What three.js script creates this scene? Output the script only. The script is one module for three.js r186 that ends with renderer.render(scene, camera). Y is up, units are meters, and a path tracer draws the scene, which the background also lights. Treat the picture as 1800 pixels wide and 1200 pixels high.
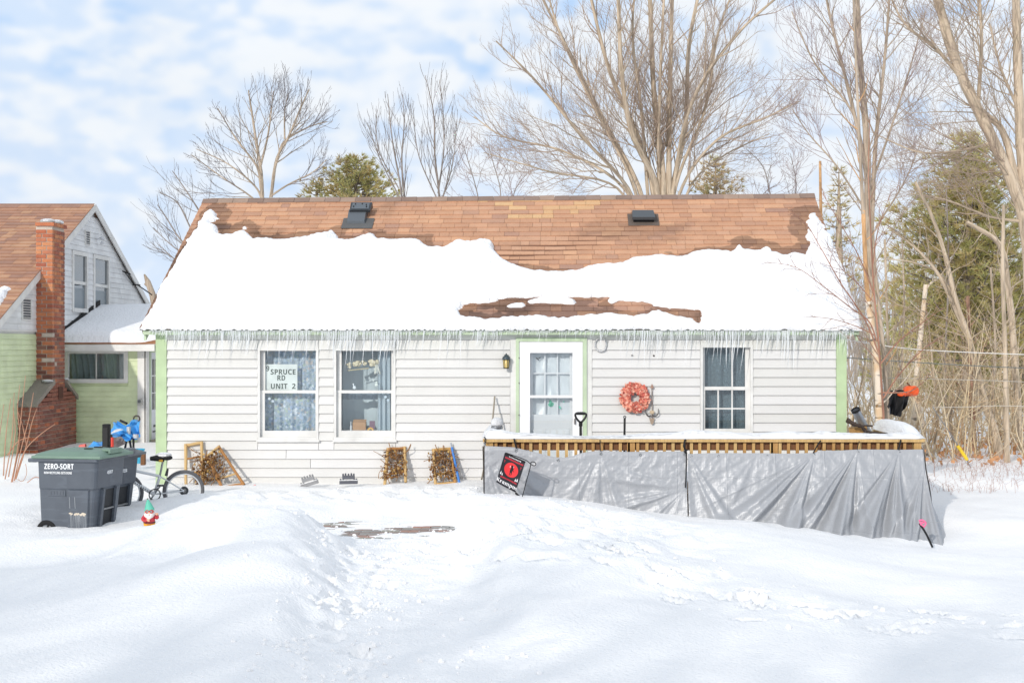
import * as THREE from 'three';
import { FontLoader } from 'three/addons/loaders/FontLoader.js';
import { TextGeometry } from 'three/addons/geometries/TextGeometry.js';
import { RoundedBoxGeometry } from 'three/addons/geometries/RoundedBoxGeometry.js';
import { mergeGeometries } from 'three/addons/utils/BufferGeometryUtils.js';

// ---------------------------------------------------------------- camera, sky, sun, exposure
// survey of the place: camera 18.7 m in front of the facade (z = 0), 1.97 m above the snow at the wall
const K = 2300, XC = 974, YC = 608, DF = 18.7, CY = 1.97;
const X = (px, z) => (px - XC) * (DF - z) / K, Y = (py, z) => CY + (YC - py) * (DF - z) / K;
const P = (px, py, z) => new THREE.Vector3(X(px, z), Y(py, z), z);
const scene = new THREE.Scene();
const camera = new THREE.PerspectiveCamera(2 * Math.atan(600 / K) * 180 / Math.PI, 1.5, 0.1, 900);
camera.position.set(0, CY, DF); camera.lookAt(0, CY, 0);
camera.setViewOffset(1800, 1200, -74, -8, 1800, 1200);
const renderer = new THREE.WebGLRenderer({ antialias: true });
renderer.toneMapping = THREE.LinearToneMapping;
renderer.toneMappingExposure = 0.99;
renderer.shadowMap.enabled = true;
const SUN_AZ = 27 * Math.PI / 180, SUN_ALT = 24 * Math.PI / 180;
const sunDir = new THREE.Vector3(-Math.sin(SUN_AZ) * Math.cos(SUN_ALT), Math.sin(SUN_ALT), Math.cos(SUN_AZ) * Math.cos(SUN_ALT));
const sun = new THREE.DirectionalLight(new THREE.Color(1.0, 0.94, 0.86), 2.55);
sun.position.copy(sunDir).multiplyScalar(60); sun.target.position.set(0, 1, 0);
sun.castShadow = true; sun.shadow.radius = 2.2;
Object.assign(sun.shadow.camera, { left: -30, right: 30, top: 30, bottom: -20, near: 1, far: 160 });
sun.shadow.mapSize.set(4096, 4096);
scene.add(sun, sun.target);

// ---------------------------------------------------------------- random and noise
function rng(seed) { let a = seed >>> 0; return () => { a = (a + 0x6D2B79F5) | 0; let t = Math.imul(a ^ (a >>> 15), 1 | a); t = (t + Math.imul(t ^ (t >>> 7), 61 | t)) ^ t; return ((t ^ (t >>> 14)) >>> 0) / 4294967296; }; }
const clamp = (x, a = 0, b = 1) => Math.min(b, Math.max(a, x)), mix = (a, b, t) => a + (b - a) * t;
const sstep = (a, b, x) => { const t = clamp((x - a) / (b - a)); return t * t * (3 - 2 * t); };
function hash(x, y, z = 0) { let h = Math.imul(x | 0, 374761393) ^ Math.imul(y | 0, 668265263) ^ Math.imul(z | 0, 1274126177); h = Math.imul(h ^ (h >>> 13), 1274126177); return ((h ^ (h >>> 16)) >>> 0) / 4294967296; }
function vnoise(x, y, seed = 0, wrap = 0) {
  const xi = Math.floor(x), yi = Math.floor(y), fx = x - xi, fy = y - yi, u = fx * fx * (3 - 2 * fx), v = fy * fy * (3 - 2 * fy);
  const w = (n) => wrap ? ((n % wrap) + wrap) % wrap : n;
  return mix(mix(hash(w(xi), w(yi), seed), hash(w(xi + 1), w(yi), seed), u), mix(hash(w(xi), w(yi + 1), seed), hash(w(xi + 1), w(yi + 1), seed), u), v);
}
function fbm(x, y, oct = 4, seed = 0, wrap = 0) { let s = 0, a = 0.5, n = 0; for (let i = 0; i < oct; i++) { s += a * vnoise(x, y, seed + i, wrap); n += a; a *= 0.5; x *= 2; y *= 2; wrap *= 2; } return s / n; }

{ // broken altocumulus over pale winter blue, as air and cloud only
  const W = 2048, H = 1024, d = new Float32Array(W * H * 4);
  for (let j = 0; j < H; j++) {
    const el = ((j + 0.5) / H - 0.5) * Math.PI, ce = Math.cos(el), se = Math.sin(el);
    for (let i = 0; i < W; i++) {
      const az = ((i + 0.5) / W - 0.5) * 2 * Math.PI, dx = Math.cos(az) * ce, dz = Math.sin(az) * ce, o = (j * W + i) * 4;
      const up = Math.max(se, 0), sx = az * 1.25, sy = el * 2.4;
      const wx = fbm(sx * 5 + 7, sy * 5, 3, 11) - 0.5, wz = fbm(sx * 5, sy * 5 + 3, 3, 17) - 0.5, px = sx, pz = sy;
      const big = fbm(sx * 3.2 + wx * 0.6 + 2, sy * 2.6 + wz * 0.5, 4, 3), cell = fbm(sx * 42 + wx * 5, sy * 46 + wz * 5, 4, 29);
      const hole = sstep(0.55, 0.68, fbm(sx * 4.5 + wx + 4, sy * 5 + wz, 3, 53)) * sstep(0.52, 0.68, fbm(sx * 24, sy * 26, 3, 57));
      const west = 0.05 * sstep(-1.62, -1.85, az) * sstep(0.06, 0.2, el);
      let c = sstep(0.32, 0.62, big * 0.36 + cell * 0.64 - west);
      const hz = Math.exp(-up * 6);
      c = mix(c, 0.9, hz * 0.22);
      const veil = 0.64;                                   // thin cloud veil over the blue
      const cl = [0.945, 0.985, 1.03], b0 = [0.17, 0.50, 0.99], tone = 0.97 + 0.06 * (fbm(px * 9, pz * 9, 3, 41) - 0.5);
      const f = mix(veil, 1, Math.pow(c, 0.75)) * mix(1, 0.97, hz) * (1 - 0.5 * hole * (1 - hz));
      for (let k = 0; k < 3; k++) d[o + k] = mix(b0[k], cl[k] * tone, f);
      if (se < 0) for (let k = 0; k < 3; k++) d[o + k] = [0.62, 0.66, 0.72][k];
      d[o + 3] = 1;
    }
  }
  const t = new THREE.DataTexture(d, W, H, THREE.RGBAFormat, THREE.FloatType);
  t.mapping = THREE.EquirectangularReflectionMapping; t.magFilter = t.minFilter = THREE.LinearFilter; t.needsUpdate = true;
  scene.background = t; scene.environment = t;
}

// ---------------------------------------------------------------- textures and materials
function tex(n, fn, srgb = false, m = n) {               // tiling texture from fn(u, v) -> [r, g, b] 0..1
  const a = new Uint8Array(n * m * 4);
  for (let j = 0; j < m; j++) for (let i = 0; i < n; i++) { const c = fn(i / n, j / m), o = (j * n + i) * 4; for (let k = 0; k < 3; k++) a[o + k] = clamp(Array.isArray(c) ? c[k] : c) * 255; a[o + 3] = 255; }
  const t = new THREE.DataTexture(a, n, m); t.wrapS = t.wrapT = THREE.RepeatWrapping; t.magFilter = t.minFilter = THREE.LinearFilter;
  if (srgb) t.colorSpace = THREE.SRGBColorSpace; t.needsUpdate = true; return t;
}
const rep = (t, x, y = x) => { const c = t.clone(); c.repeat.set(x, y); c.needsUpdate = true; return c; };
const mottle = tex(512, (u, v) => { const n = fbm(u * 8, v * 8, 6, 5, 8); return 0.86 + 0.28 * (n - 0.5); });
const faint = tex(512, (u, v) => 0.97 + 0.09 * (fbm(u * 5, v * 9, 5, 15, 0) - 0.5));
const speck = tex(512, (u, v) => { const n = fbm(u * 64, v * 64, 3, 9, 64); return n; });
const softn = tex(512, (u, v) => fbm(u * 6, v * 6, 6, 21, 6));
const grainT = tex(512, (u, v) => { const n = fbm(u * 48, v * 4 + 0.4 * fbm(u * 6, v * 2, 2, 3, 6), 4, 31, 0); return 0.78 + 0.4 * (n - 0.5); });
const barkT = tex(512, (u, v) => { const n = fbm(u * 10, v * 4, 5, 61, 0), f = fbm(u * 34, v * 9, 3, 67, 0), li = sstep(0.58, 0.72, fbm(u * 5, v * 5, 4, 71, 5)); const b = 0.86 + 0.8 * (n - 0.5) + 0.75 * (f - 0.5); return [b + li * 0.16, b * 0.98 + li * 0.18, b * 0.95 + li * 0.14]; });
const birchT = tex(512, (u, v) => { const st = sstep(0.62, 0.7, fbm(u * 3, v * 26, 4, 81, 0)), pe = sstep(0.56, 0.7, fbm(u * 4, v * 5, 4, 83, 0)); const w = 0.95 - 0.62 * st; return [w - pe * 0.1, w - pe * 0.24, w - pe * 0.4]; });
const srgb = (r, g, b) => new THREE.Color().setRGB(r / 255, g / 255, b / 255, THREE.SRGBColorSpace);
function mat(c, rough = 0.8, o = {}) {
  const phys = ['transmission', 'clearcoat', 'sheen', 'ior', 'thickness', 'specularIntensity'].some((k) => k in o);
  const m = new (phys ? THREE.MeshPhysicalMaterial : THREE.MeshStandardMaterial)({ color: c, roughness: rough, ...o });
  return m;
}
const MO = rep(mottle, 0.7), SB = rep(speck, 1.6), GR = rep(grainT, 2.5, 0.9);
const wood = (c, r = 0.75) => mat(c, r, { map: GR, bumpMap: GR, bumpScale: 0.002 });
const M = {
  siding: [0, 1, 2].map((i) => mat(srgb(215 - i * 3, 214 - i * 3, 213 - i * 4), 0.55, { map: rep(faint, 0.5), bumpMap: SB, bumpScale: 0.0006 })),
  trim: mat(srgb(232, 231, 228), 0.5, { map: MO }),
  green: mat(srgb(188, 209, 166), 0.6, { map: MO }), greenTrim: mat(srgb(198, 216, 184), 0.55, { map: MO }),
  lime: [0, 1].map((i) => mat(srgb(226 - i * 4, 238 - i * 4, 196 - i * 4), 0.65, { map: MO })),
  paleWall: [0, 1].map((i) => mat(srgb(238 - i * 4, 239 - i * 4, 240 - i * 4), 0.7, { map: MO })),
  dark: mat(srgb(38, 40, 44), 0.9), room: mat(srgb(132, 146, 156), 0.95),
  snow: mat(new THREE.Color(0.895, 0.888, 0.885), 0.7, { bumpMap: rep(speck, 0.9), bumpScale: 0.008 }),
  roofSnow: mat(new THREE.Color(0.865, 0.87, 0.885), 0.7, { bumpMap: rep(speck, 0.9), bumpScale: 0.014 }),
  glass: mat(new THREE.Color(0.97, 0.985, 0.99), 0.02, { transmission: 1, thickness: 0, ior: 1.5 }),
  ice: mat(new THREE.Color(0.97, 0.985, 1), 0.16, { transmission: 0.55, thickness: 0, ior: 1.31 }),
  black: mat(srgb(24, 25, 27), 0.45), blackMatte: mat(srgb(22, 22, 24), 0.85),
  iron: mat(srgb(74, 66, 60), 0.6, { metalness: 0.3 }), steel: mat(srgb(150, 152, 155), 0.35, { metalness: 0.8 }),
  pine: [wood(srgb(205, 165, 105)), wood(srgb(190, 146, 88)), wood(srgb(214, 178, 120))], deckDark: wood(srgb(126, 84, 50)),
  greyWood: wood(srgb(165, 155, 140)),
};
// ---------------------------------------------------------------- objects
const used = new Map();
function numbered(n) { const k = used.get(n) ?? 0; used.set(n, k + 1); return k ? n + '_' + String(k).padStart(3, '0') : n; }
function tag(o, label, category, group, kind) { if (label) o.userData.label = label; if (category) o.userData.category = category; if (group) o.userData.group = group; if (kind) o.userData.kind = kind; return o; }
function thing(name, label, category, group) { const o = new THREE.Group(); o.name = numbered(name); scene.add(o); return tag(o, label, category, group); }
function triUV(g) {
  if (g.index) g = g.toNonIndexed();
  if (!g.attributes.normal) g.computeVertexNormals();
  const p = g.attributes.position, n = g.attributes.normal, uv = new Float32Array(p.count * 2);
  for (let i = 0; i < p.count; i++) { const ax = Math.abs(n.getX(i)), ay = Math.abs(n.getY(i)), az = Math.abs(n.getZ(i)); const x = p.getX(i), y = p.getY(i), z = p.getZ(i);
    if (az >= ax && az >= ay) { uv[2 * i] = x; uv[2 * i + 1] = y; } else if (ax >= ay) { uv[2 * i] = z; uv[2 * i + 1] = y; } else { uv[2 * i] = x; uv[2 * i + 1] = z; } }
  const r = new THREE.BufferGeometry(); r.setAttribute('position', p); r.setAttribute('normal', n); r.setAttribute('uv', new THREE.BufferAttribute(uv, 2)); return r;
}
function add(parent, name, geos, material, keepUV = false) {
  geos = Array.isArray(geos) ? geos : [geos];
  const gs = keepUV ? geos.map((g) => { const q = g.index ? g.toNonIndexed() : g; for (const k of Object.keys(q.attributes)) if (!['position', 'normal', 'uv'].includes(k)) q.deleteAttribute(k); return q; }) : geos.map(triUV);
  const m = new THREE.Mesh(gs.length > 1 ? mergeGeometries(gs) : gs[0], material);
  m.name = parent === scene ? numbered(name) : name; m.castShadow = m.receiveShadow = true; parent.add(m); return m;
}
const single = (name, geos, material, label, category, group, keepUV) => tag(add(scene, name, geos, material, keepUV), label, category, group);
const E = new THREE.Euler(), Q = new THREE.Quaternion(), V = (x, y, z) => new THREE.Vector3(x, y, z);
function put(g, x = 0, y = 0, z = 0, rx = 0, ry = 0, rz = 0) { g.applyMatrix4(new THREE.Matrix4().compose(V(x, y, z), Q.setFromEuler(E.set(rx, ry, rz)), V(1, 1, 1))); return g; }
const box = (w, h, d, x, y, z, rx, ry, rz) => put(new THREE.BoxGeometry(w, h, d), x, y, z, rx, ry, rz);
const rbox = (w, h, d, r, x, y, z, rx, ry, rz) => put(new RoundedBoxGeometry(w, h, d, 2, r), x, y, z, rx, ry, rz);
const span = (x0, x1, y0, y1, z0, z1) => box(x1 - x0, y1 - y0, z1 - z0, (x0 + x1) / 2, (y0 + y1) / 2, (z0 + z1) / 2);
const cyl = (r0, r1, h, x, y, z, rx, ry, rz, s = 12) => put(new THREE.CylinderGeometry(r0, r1, h, s), x, y, z, rx, ry, rz);
const ball = (r, x, y, z, sx = 1, sy = 1, sz = 1, s = 12) => { const g = new THREE.SphereGeometry(r, s, Math.max(6, s * 0.7 | 0)); g.scale(sx, sy, sz); return put(g, x, y, z); };
function quads(list) {                                  // list of [a, b, c, d] Vector3, counter-clockwise from outside
  const p = []; for (const [a, b, c, d] of list) for (const v of d ? [a, b, c, a, c, d] : [a, b, c]) p.push(v.x, v.y, v.z);
  const g = new THREE.BufferGeometry(); g.setAttribute('position', new THREE.Float32BufferAttribute(p, 3)); g.computeVertexNormals(); return g;
}
// eight corners: back face b[0..3], front face f[0..3], each bottom-left, bottom-right, top-right, top-left seen from the front
const hexa = (b, f) => quads([[f[0], f[1], f[2], f[3]], [b[1], b[0], b[3], b[2]], [b[0], f[0], f[3], b[3]], [f[1], b[1], b[2], f[2]], [f[3], f[2], b[2], b[3]], [b[0], b[1], f[1], f[0]]]);
function tubeGeo(pts, rads, sides = 6, closed = false) {
  const n = pts.length, pos = [], nor = [], uv = [], idx = [], t = V(0, 0, 0), u = V(0, 0, 0), w = V(0, 0, 0); let len = 0; const ref = V(0.31, 0.11, 0.94).normalize();
  for (let i = 0; i < n; i++) {
    t.subVectors(pts[Math.min(i + 1, n - 1)], pts[Math.max(i - 1, 0)]).normalize(); if (i) len += pts[i].distanceTo(pts[i - 1]);
    if (closed && (i === 0 || i === n - 1)) t.subVectors(pts[1], pts[n - 2]).normalize();
    u.crossVectors(t, Math.abs(t.dot(ref)) > 0.95 ? V(0, 1, 0) : ref).normalize(); w.crossVectors(t, u);
    const r = Array.isArray(rads) ? rads[i] : rads;
    for (let k = 0; k <= sides; k++) { const a = k / sides * 2 * Math.PI, c = Math.cos(a), s = Math.sin(a), nx = u.x * c + w.x * s, ny = u.y * c + w.y * s, nz = u.z * c + w.z * s; pos.push(pts[i].x + nx * r, pts[i].y + ny * r, pts[i].z + nz * r); nor.push(nx, ny, nz); uv.push(k / sides * Math.max(0.2, 6.28 * r), len); }
  }
  for (let i = 0; i < n - 1; i++) for (let k = 0; k < sides; k++) { const a = i * (sides + 1) + k, b = a + sides + 1; idx.push(a, a + 1, b, a + 1, b + 1, b); }
  const g = new THREE.BufferGeometry(); g.setAttribute('position', new THREE.Float32BufferAttribute(pos, 3)); g.setAttribute('normal', new THREE.Float32BufferAttribute(nor, 3)); g.setAttribute('uv', new THREE.Float32BufferAttribute(uv, 2)); g.setIndex(idx); return g;
}
const rod = (a, b, r, s = 6) => tubeGeo([a, b], r, s);
const curve = (pts, n) => new THREE.CatmullRomCurve3(pts).getPoints(n);
function gridGeo(nx, ny, fn, uvfn) {                    // fn(i / nx, j / ny) -> Vector3
  const pos = [], uv = [], idx = [];
  for (let j = 0; j <= ny; j++) for (let i = 0; i <= nx; i++) { const p = fn(i / nx, j / ny); pos.push(p.x, p.y, p.z); const t = uvfn ? uvfn(i / nx, j / ny, p) : [i / nx, j / ny]; uv.push(t[0], t[1]); }
  for (let j = 0; j < ny; j++) for (let i = 0; i < nx; i++) { const a = j * (nx + 1) + i, b = a + nx + 1; idx.push(a, b, a + 1, a + 1, b, b + 1); }
  const g = new THREE.BufferGeometry(); g.setAttribute('position', new THREE.Float32BufferAttribute(pos, 3)); g.setAttribute('uv', new THREE.Float32BufferAttribute(uv, 2)); g.setIndex(idx); g.computeVertexNormals(); return g;
}
const lathe = (pts, s = 20) => new THREE.LatheGeometry(pts.map(([r, y]) => new THREE.Vector2(r, y)), s);

// ---------------------------------------------------------------- ground of snow
const CP = [];                                          // surveyed snow heights: [x, z, h]
for (const [px, py, h] of [[0, 850, 0], [30, 830, 0.05], [0, 800, 0.15], [60, 800, 0.15], [250, 775, 0.16], [140, 795, 0.14], [20, 900, -0.05], [60, 925, -0.13], [90, 932, -0.15], [120, 936, -0.14], [170, 932, -0.12], [215, 922, -0.12], [240, 880, -0.08], [330, 872, -0.02], [262, 928, -0.08], [360, 866, 0], [300, 856, 0], [450, 858, 0], [600, 853, 0.0], [660, 852, 0.01], [705, 847, 0.05], [740, 843, 0.06], [770, 850, 0.03], [820, 846, 0.06],
  [600, 866, 0.03], [500, 872, 0.03], [540, 890, 0.02], [690, 872, 0.12], [750, 868, 0.18], [790, 872, 0.18], [830, 868, 0.2], [840, 884, 0.17], [640, 880, 0.08], [700, 913, -0.13], [640, 915, -0.12], [620, 930, -0.13], [690, 930, -0.13], [760, 922, -0.13], [700, 945, -0.13], [720, 980, -0.12], [710, 1060, -0.11], [740, 1200, -0.1], [620, 1200, -0.08],
  [450, 891, 0.39], [400, 899, 0.31], [360, 912, 0.18], [500, 898, 0.38], [545, 922, 0.27], [585, 950, 0.1], [310, 926, 0.02], [300, 985, 0.06], [100, 985, -0.04], [430, 960, 0.26], [500, 980, 0.22], [450, 1050, 0.12], [250, 1100, 0.02], [50, 1100, -0.02], [540, 1030, 0.1], [520, 1150, 0.03],
  [812, 902, 0.06], [800, 945, 0.02], [870, 892, 0.16], [910, 880, 0.19], [950, 884, 0.18], [1000, 898, 0.1], [830, 908, 0.19], [845, 935, 0.22], [880, 950, 0.24], [970, 955, 0.21], [1060, 950, 0.13], [890, 1000, 0.12], [880, 1060, 0.04], [1000, 1060, 0.05], [1100, 930, 0.02], [1110, 905, -0.05], [1210, 917, -0.16], [1300, 922, -0.18], [1400, 932, -0.26], [1500, 938, -0.33], [1570, 948, -0.38], [1640, 960, -0.42], [1540, 925, -0.33], [1610, 940, -0.38], [1250, 975, -0.02], [1300, 1060, -0.02], [1600, 1040, -0.14], [1750, 1000, -0.2], [1700, 1150, -0.1], [1300, 1180, -0.03], [1000, 1180, 0.0], [1720, 900, -0.22], [1700, 868, -0.2], [1790, 880, -0.2], [1750, 822, -0.04], [1650, 812, -0.02], [1800, 838, -0.05]]) { const D = K * (CY - h) / (py - YC); CP.push([(px - XC) * D / K, DF - D, h]); }
for (const a of [[-30, -30, 0.4], [-10, -30, 0.3], [10, -30, 0.2], [30, -30, 0.3], [15, -8, 0.15], [12, -4, 0.05], [-20, -5, 0.2], [-20, 10, 0], [20, 10, -0.1], [-3, 16, 0], [3, 16, 0], [0, 30, 0], [-1, 0.3, 0.05], [1, 1, -0.1], [3, 1, -0.1], [4, 0.5, -0.1], [2, -3, 0], [-4, -3, 0]]) CP.push(a);
for (const [px, z, h] of [[322, 2.05, 0.07], [350, 2.1, 0.09], [295, 2.1, 0.05], [375, 2.0, 0.08], [262, 2.2, 0.0], [225, 2.5, -0.04]]) CP.push([X(px, z), z, h]);
function baseH(x, z) { let s = 0, w = 0; for (const [a, b, h] of CP) { const d = (x - a) * (x - a) + (z - b) * (z - b), k = 1 / ((d + 0.06) * (d + 0.06)); s += k * h; w += k; } return s / w; }
const strip = [[600, 945, 0.02], [625, 985, 0], [600, 1050, 0], [580, 1130, 0], [560, 1200, 0], [545, 1300, 0]].map(([px, py, h]) => { const D = K * (CY - h) / (py - YC); return [(px - XC) * D / K, DF - D]; });
const pathL = [[690, 925], [705, 980], [715, 1060], [735, 1200], [750, 1350]].map(([px, py]) => { const D = K * (CY + 0.11) / (py - YC); return [(px - XC) * D / K, DF - D]; });
const trod = [[820, 960], [960, 985], [1120, 1000], [1300, 1050], [1500, 1068], [1800, 1062]].map(([px, py]) => { const D = K * (CY - 0.02) / (py - YC); return [(px - XC) * D / K, DF - D]; });
function dLine(L, x, z) { let m = 1e9; for (let i = 0; i + 1 < L.length; i++) { const [a, b] = L[i], [c, d] = L[i + 1], ux = c - a, uz = d - b, t = clamp(((x - a) * ux + (z - b) * uz) / (ux * ux + uz * uz)), dx = x - a - t * ux, dz = z - b - t * uz; m = Math.min(m, dx * dx + dz * dz); } return Math.sqrt(m); }
const cellN = (x, z, s) => { const xi = Math.floor(x), zi = Math.floor(z); let m = 9; for (let i = -1; i < 2; i++) for (let j = -1; j < 2; j++) { const a = xi + i + hash(xi + i, zi + j, s), b = zi + j + hash(xi + i, zi + j, s + 7); m = Math.min(m, (x - a) ** 2 + (z - b) ** 2); } return Math.sqrt(m); };
const prints = [];                                      // single footprints beside the path and in front of the deck
{ const r = rng(77);
  for (const [L, n, w] of [[strip, 46, 0.34], [trod, 60, 0.55]]) for (let i = 0; i < n; i++) { const t = r() * (L.length - 1), k = Math.min(L.length - 2, t | 0), f = t - k, a = Math.atan2(L[k + 1][1] - L[k][1], L[k + 1][0] - L[k][0]) + (r() - 0.5) * 1.2; prints.push([mix(L[k][0], L[k + 1][0], f) + (r() - 0.5) * 2 * w, mix(L[k][1], L[k + 1][1], f) + (r() - 0.5) * 2 * w, Math.cos(a), Math.sin(a), 0.025 + r() * 0.03]); } }
function H(x, z) {
  let h = baseH(x, z);
  const near = 1 - sstep(14, 22, Math.hypot(x, z - 8));
  h += (fbm(x * 0.55 + 3, z * 0.55, 3, 101) - 0.5) * 0.10 * (near * 0.6 + 0.4);
  if (near > 0) {
    h += (fbm(x * 1.9, z * 1.9 + 5, 3, 103) - 0.5) * 0.045 * near;
    const ds = dLine(strip, x, z), dt = dLine(trod, x, z), dp = dLine(pathL, x, z);
    const k = Math.max(1 - sstep(0.18, 0.5, ds), 0.4 * (1 - sstep(0.25, 0.95, dt))) * near;
    if (k > 0) { h += k * ((0.5 - cellN(x * 3.6, z * 3.6, 5)) * 0.06 + (fbm(x * 9, z * 9, 3, 107) - 0.5) * 0.06); }
    const edge = sstep(1.05, 0.4, dp + (fbm(x * 3, z * 3, 2, 109) - 0.5) * 0.35);
    h = mix(h, -0.1 + (fbm(x * 6, z * 6, 4, 111) - 0.5) * 0.05, edge * 0.85 * near);
    const bank = sstep(1.6, 0.2, Math.hypot((x + 0.1) / 1.6, (z - 5.2) / 1.8)); h += bank * ((fbm(x * 5, z * 5, 4, 113) - 0.5) * 0.17 + (0.45 - cellN(x * 2.6, z * 2.6, 9)) * 0.08);
    const wallBank = sstep(1.3, 0.3, Math.abs(z - 1.6)) * sstep(-5, -3.5, x) * sstep(-0.6, -1.1, x); h += wallBank * ((fbm(x * 4.5, z * 5, 4, 127) - 0.5) * 0.16 + (0.45 - cellN(x * 2.8, z * 3, 13)) * 0.07);
    const leftBank = sstep(2.2, 0.4, Math.hypot((x + 3) / 1.3, z - 5.6)); h += leftBank * (fbm(x * 4, z * 4, 4, 131) - 0.5) * 0.09;
    const atBins = Math.hypot(x + 5.55, (z - 3.1) * 0.7); h += 0.03 * sstep(1.0, 0.55, atBins) * fbm(x * 6, z * 6, 3, 137);
    for (const [a, b, c, s, dep] of prints) { const dx = x - a, dz = z - b; if (dx * dx + dz * dz > 0.09) continue; const u = (dx * c + dz * s) / 0.15, v = (-dx * s + dz * c) / 0.065, q = u * u + v * v; h += (q < 1 ? -dep * (1 - q * q) : 0.015 * Math.exp(-(q - 1) * 1.2)); }
    const pv = Math.hypot((x + 1.9) / 1.0, (z - 3.95) / 0.62);   // where the pavers show through
    if (pv < 1.25) { const e = sstep(1.2, 0.75, pv + (fbm(x * 3 + 9, z * 7, 3, 121) - 0.5) * 0.5); h = mix(h, -0.103 + (fbm(x * 2.4, z * 6, 5, 117) - 0.5) * 0.09, e); }
  }
  return h;
}
{
  const axis = (pts) => { const a = []; for (let i = 0; i + 1 < pts.length; i++) { const [p, n] = pts[i], q = pts[i + 1][0]; for (let k = 0; k < n; k++) a.push(mix(p, q, k / n)); } a.push(pts[pts.length - 1][0]); return a; };
  const xs = axis([[-400, 6], [-100, 8], [-30, 14], [-12, 20], [-7, 130], [-3.2, 120], [0.2, 105], [4.0, 80], [7.6, 20], [14, 14], [30, 8], [100, 6], [400, 1]]);
  const zs = axis([[-500, 6], [-120, 8], [-40, 20], [-14, 26], [-2, 66], [2.2, 120], [6, 170], [11.8, 20], [16, 6], [24, 6], [60, 4], [200, 1]]);
  const nx = xs.length - 1, ny = zs.length - 1;
  const g = gridGeo(nx, ny, (u, v) => { const x = xs[Math.round(u * nx)], z = zs[Math.round(v * ny)]; return V(x, H(x, z), z); }, (u, v, p) => [p.x, p.z]);
  tag(add(scene, 'snow_ground', g, M.snow, true), 'thick white snow covering the yard', undefined, undefined, 'structure');
  { const r = rng(63), cl = []; for (let i = 0; i < 1500; i++) { const u = r(), L = u < 0.45 ? strip : u < 0.52 ? trod : pathL, k = Math.min(L.length - 2, r() * (L.length - 1) | 0), f = r(); let x = mix(L[k][0], L[k + 1][0], f) + (r() - 0.5) * (u < 0.4 ? 0.9 : 1.7), z = mix(L[k][1], L[k + 1][1], f) + (r() - 0.5) * 1.2; if (u > 0.8) { x = -0.4 + (r() - 0.5) * 3.2; z = 4.2 + (r() - 0.5) * 3; } if (u > 0.9) { x = -3 + 2.4 * r(); z = 1.2 + 1.6 * r(); } const q = 0.005 + 0.018 * Math.pow(r(), 4), g2 = new THREE.IcosahedronGeometry(q, 1), p = g2.attributes.position; for (let j = 0; j < p.count; j++) { const s = 0.8 + 0.4 * hash(p.getX(j) * 9999, p.getY(j) * 9999, i); p.setXYZ(j, p.getX(j) * s, p.getY(j) * s * 0.8, p.getZ(j) * s); } g2.computeVertexNormals(); cl.push(put(g2, x, H(x, z) + q * 0.3, z, r() * 3, r() * 3, 0)); }
    tag(single('snow_clods', cl, M.snow, 'small loose clods of snow along the trodden path and banks', 'snow'), undefined, undefined, undefined, 'stuff'); }
  const pv = new THREE.Group(); pv.name = 'paved_path'; tag(pv, 'brown and grey pavers showing through the snow of the path', undefined, undefined, 'structure'); scene.add(pv);
  const r = rng(5), pm = [[158, 138, 130], [150, 148, 144], [142, 122, 114], [172, 124, 106], [160, 158, 146]].map((c) => mat(srgb(...c), 0.45, { map: MO, bumpMap: SB, bumpScale: 0.002 }));
  const pg = [0, 1, 2].map((i) => triUV(rbox(0.205, 0.05, 0.1, 0.008, 0, 0, 0)));
  for (let j = 0; j < 13; j++) for (let i = 0; i < 11; i++) { const m = new THREE.Mesh(pg[(i + j) % 3], pm[r() * 5 | 0]); m.name = 'paver'; m.position.set(-3.0 + i * 0.212 + (j % 2) * 0.106, -0.126 + (r() - 0.5) * 0.006, 3.3 + j * 0.107); m.rotation.y = (r() - 0.5) * 0.03; m.castShadow = m.receiveShadow = true; pv.add(m); }
}

// ---------------------------------------------------------------- the white cottage
const house = thing('cottage', 'low cottage with white clapboards, light green trim and snowy brown shingle roof', 'house');
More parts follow.
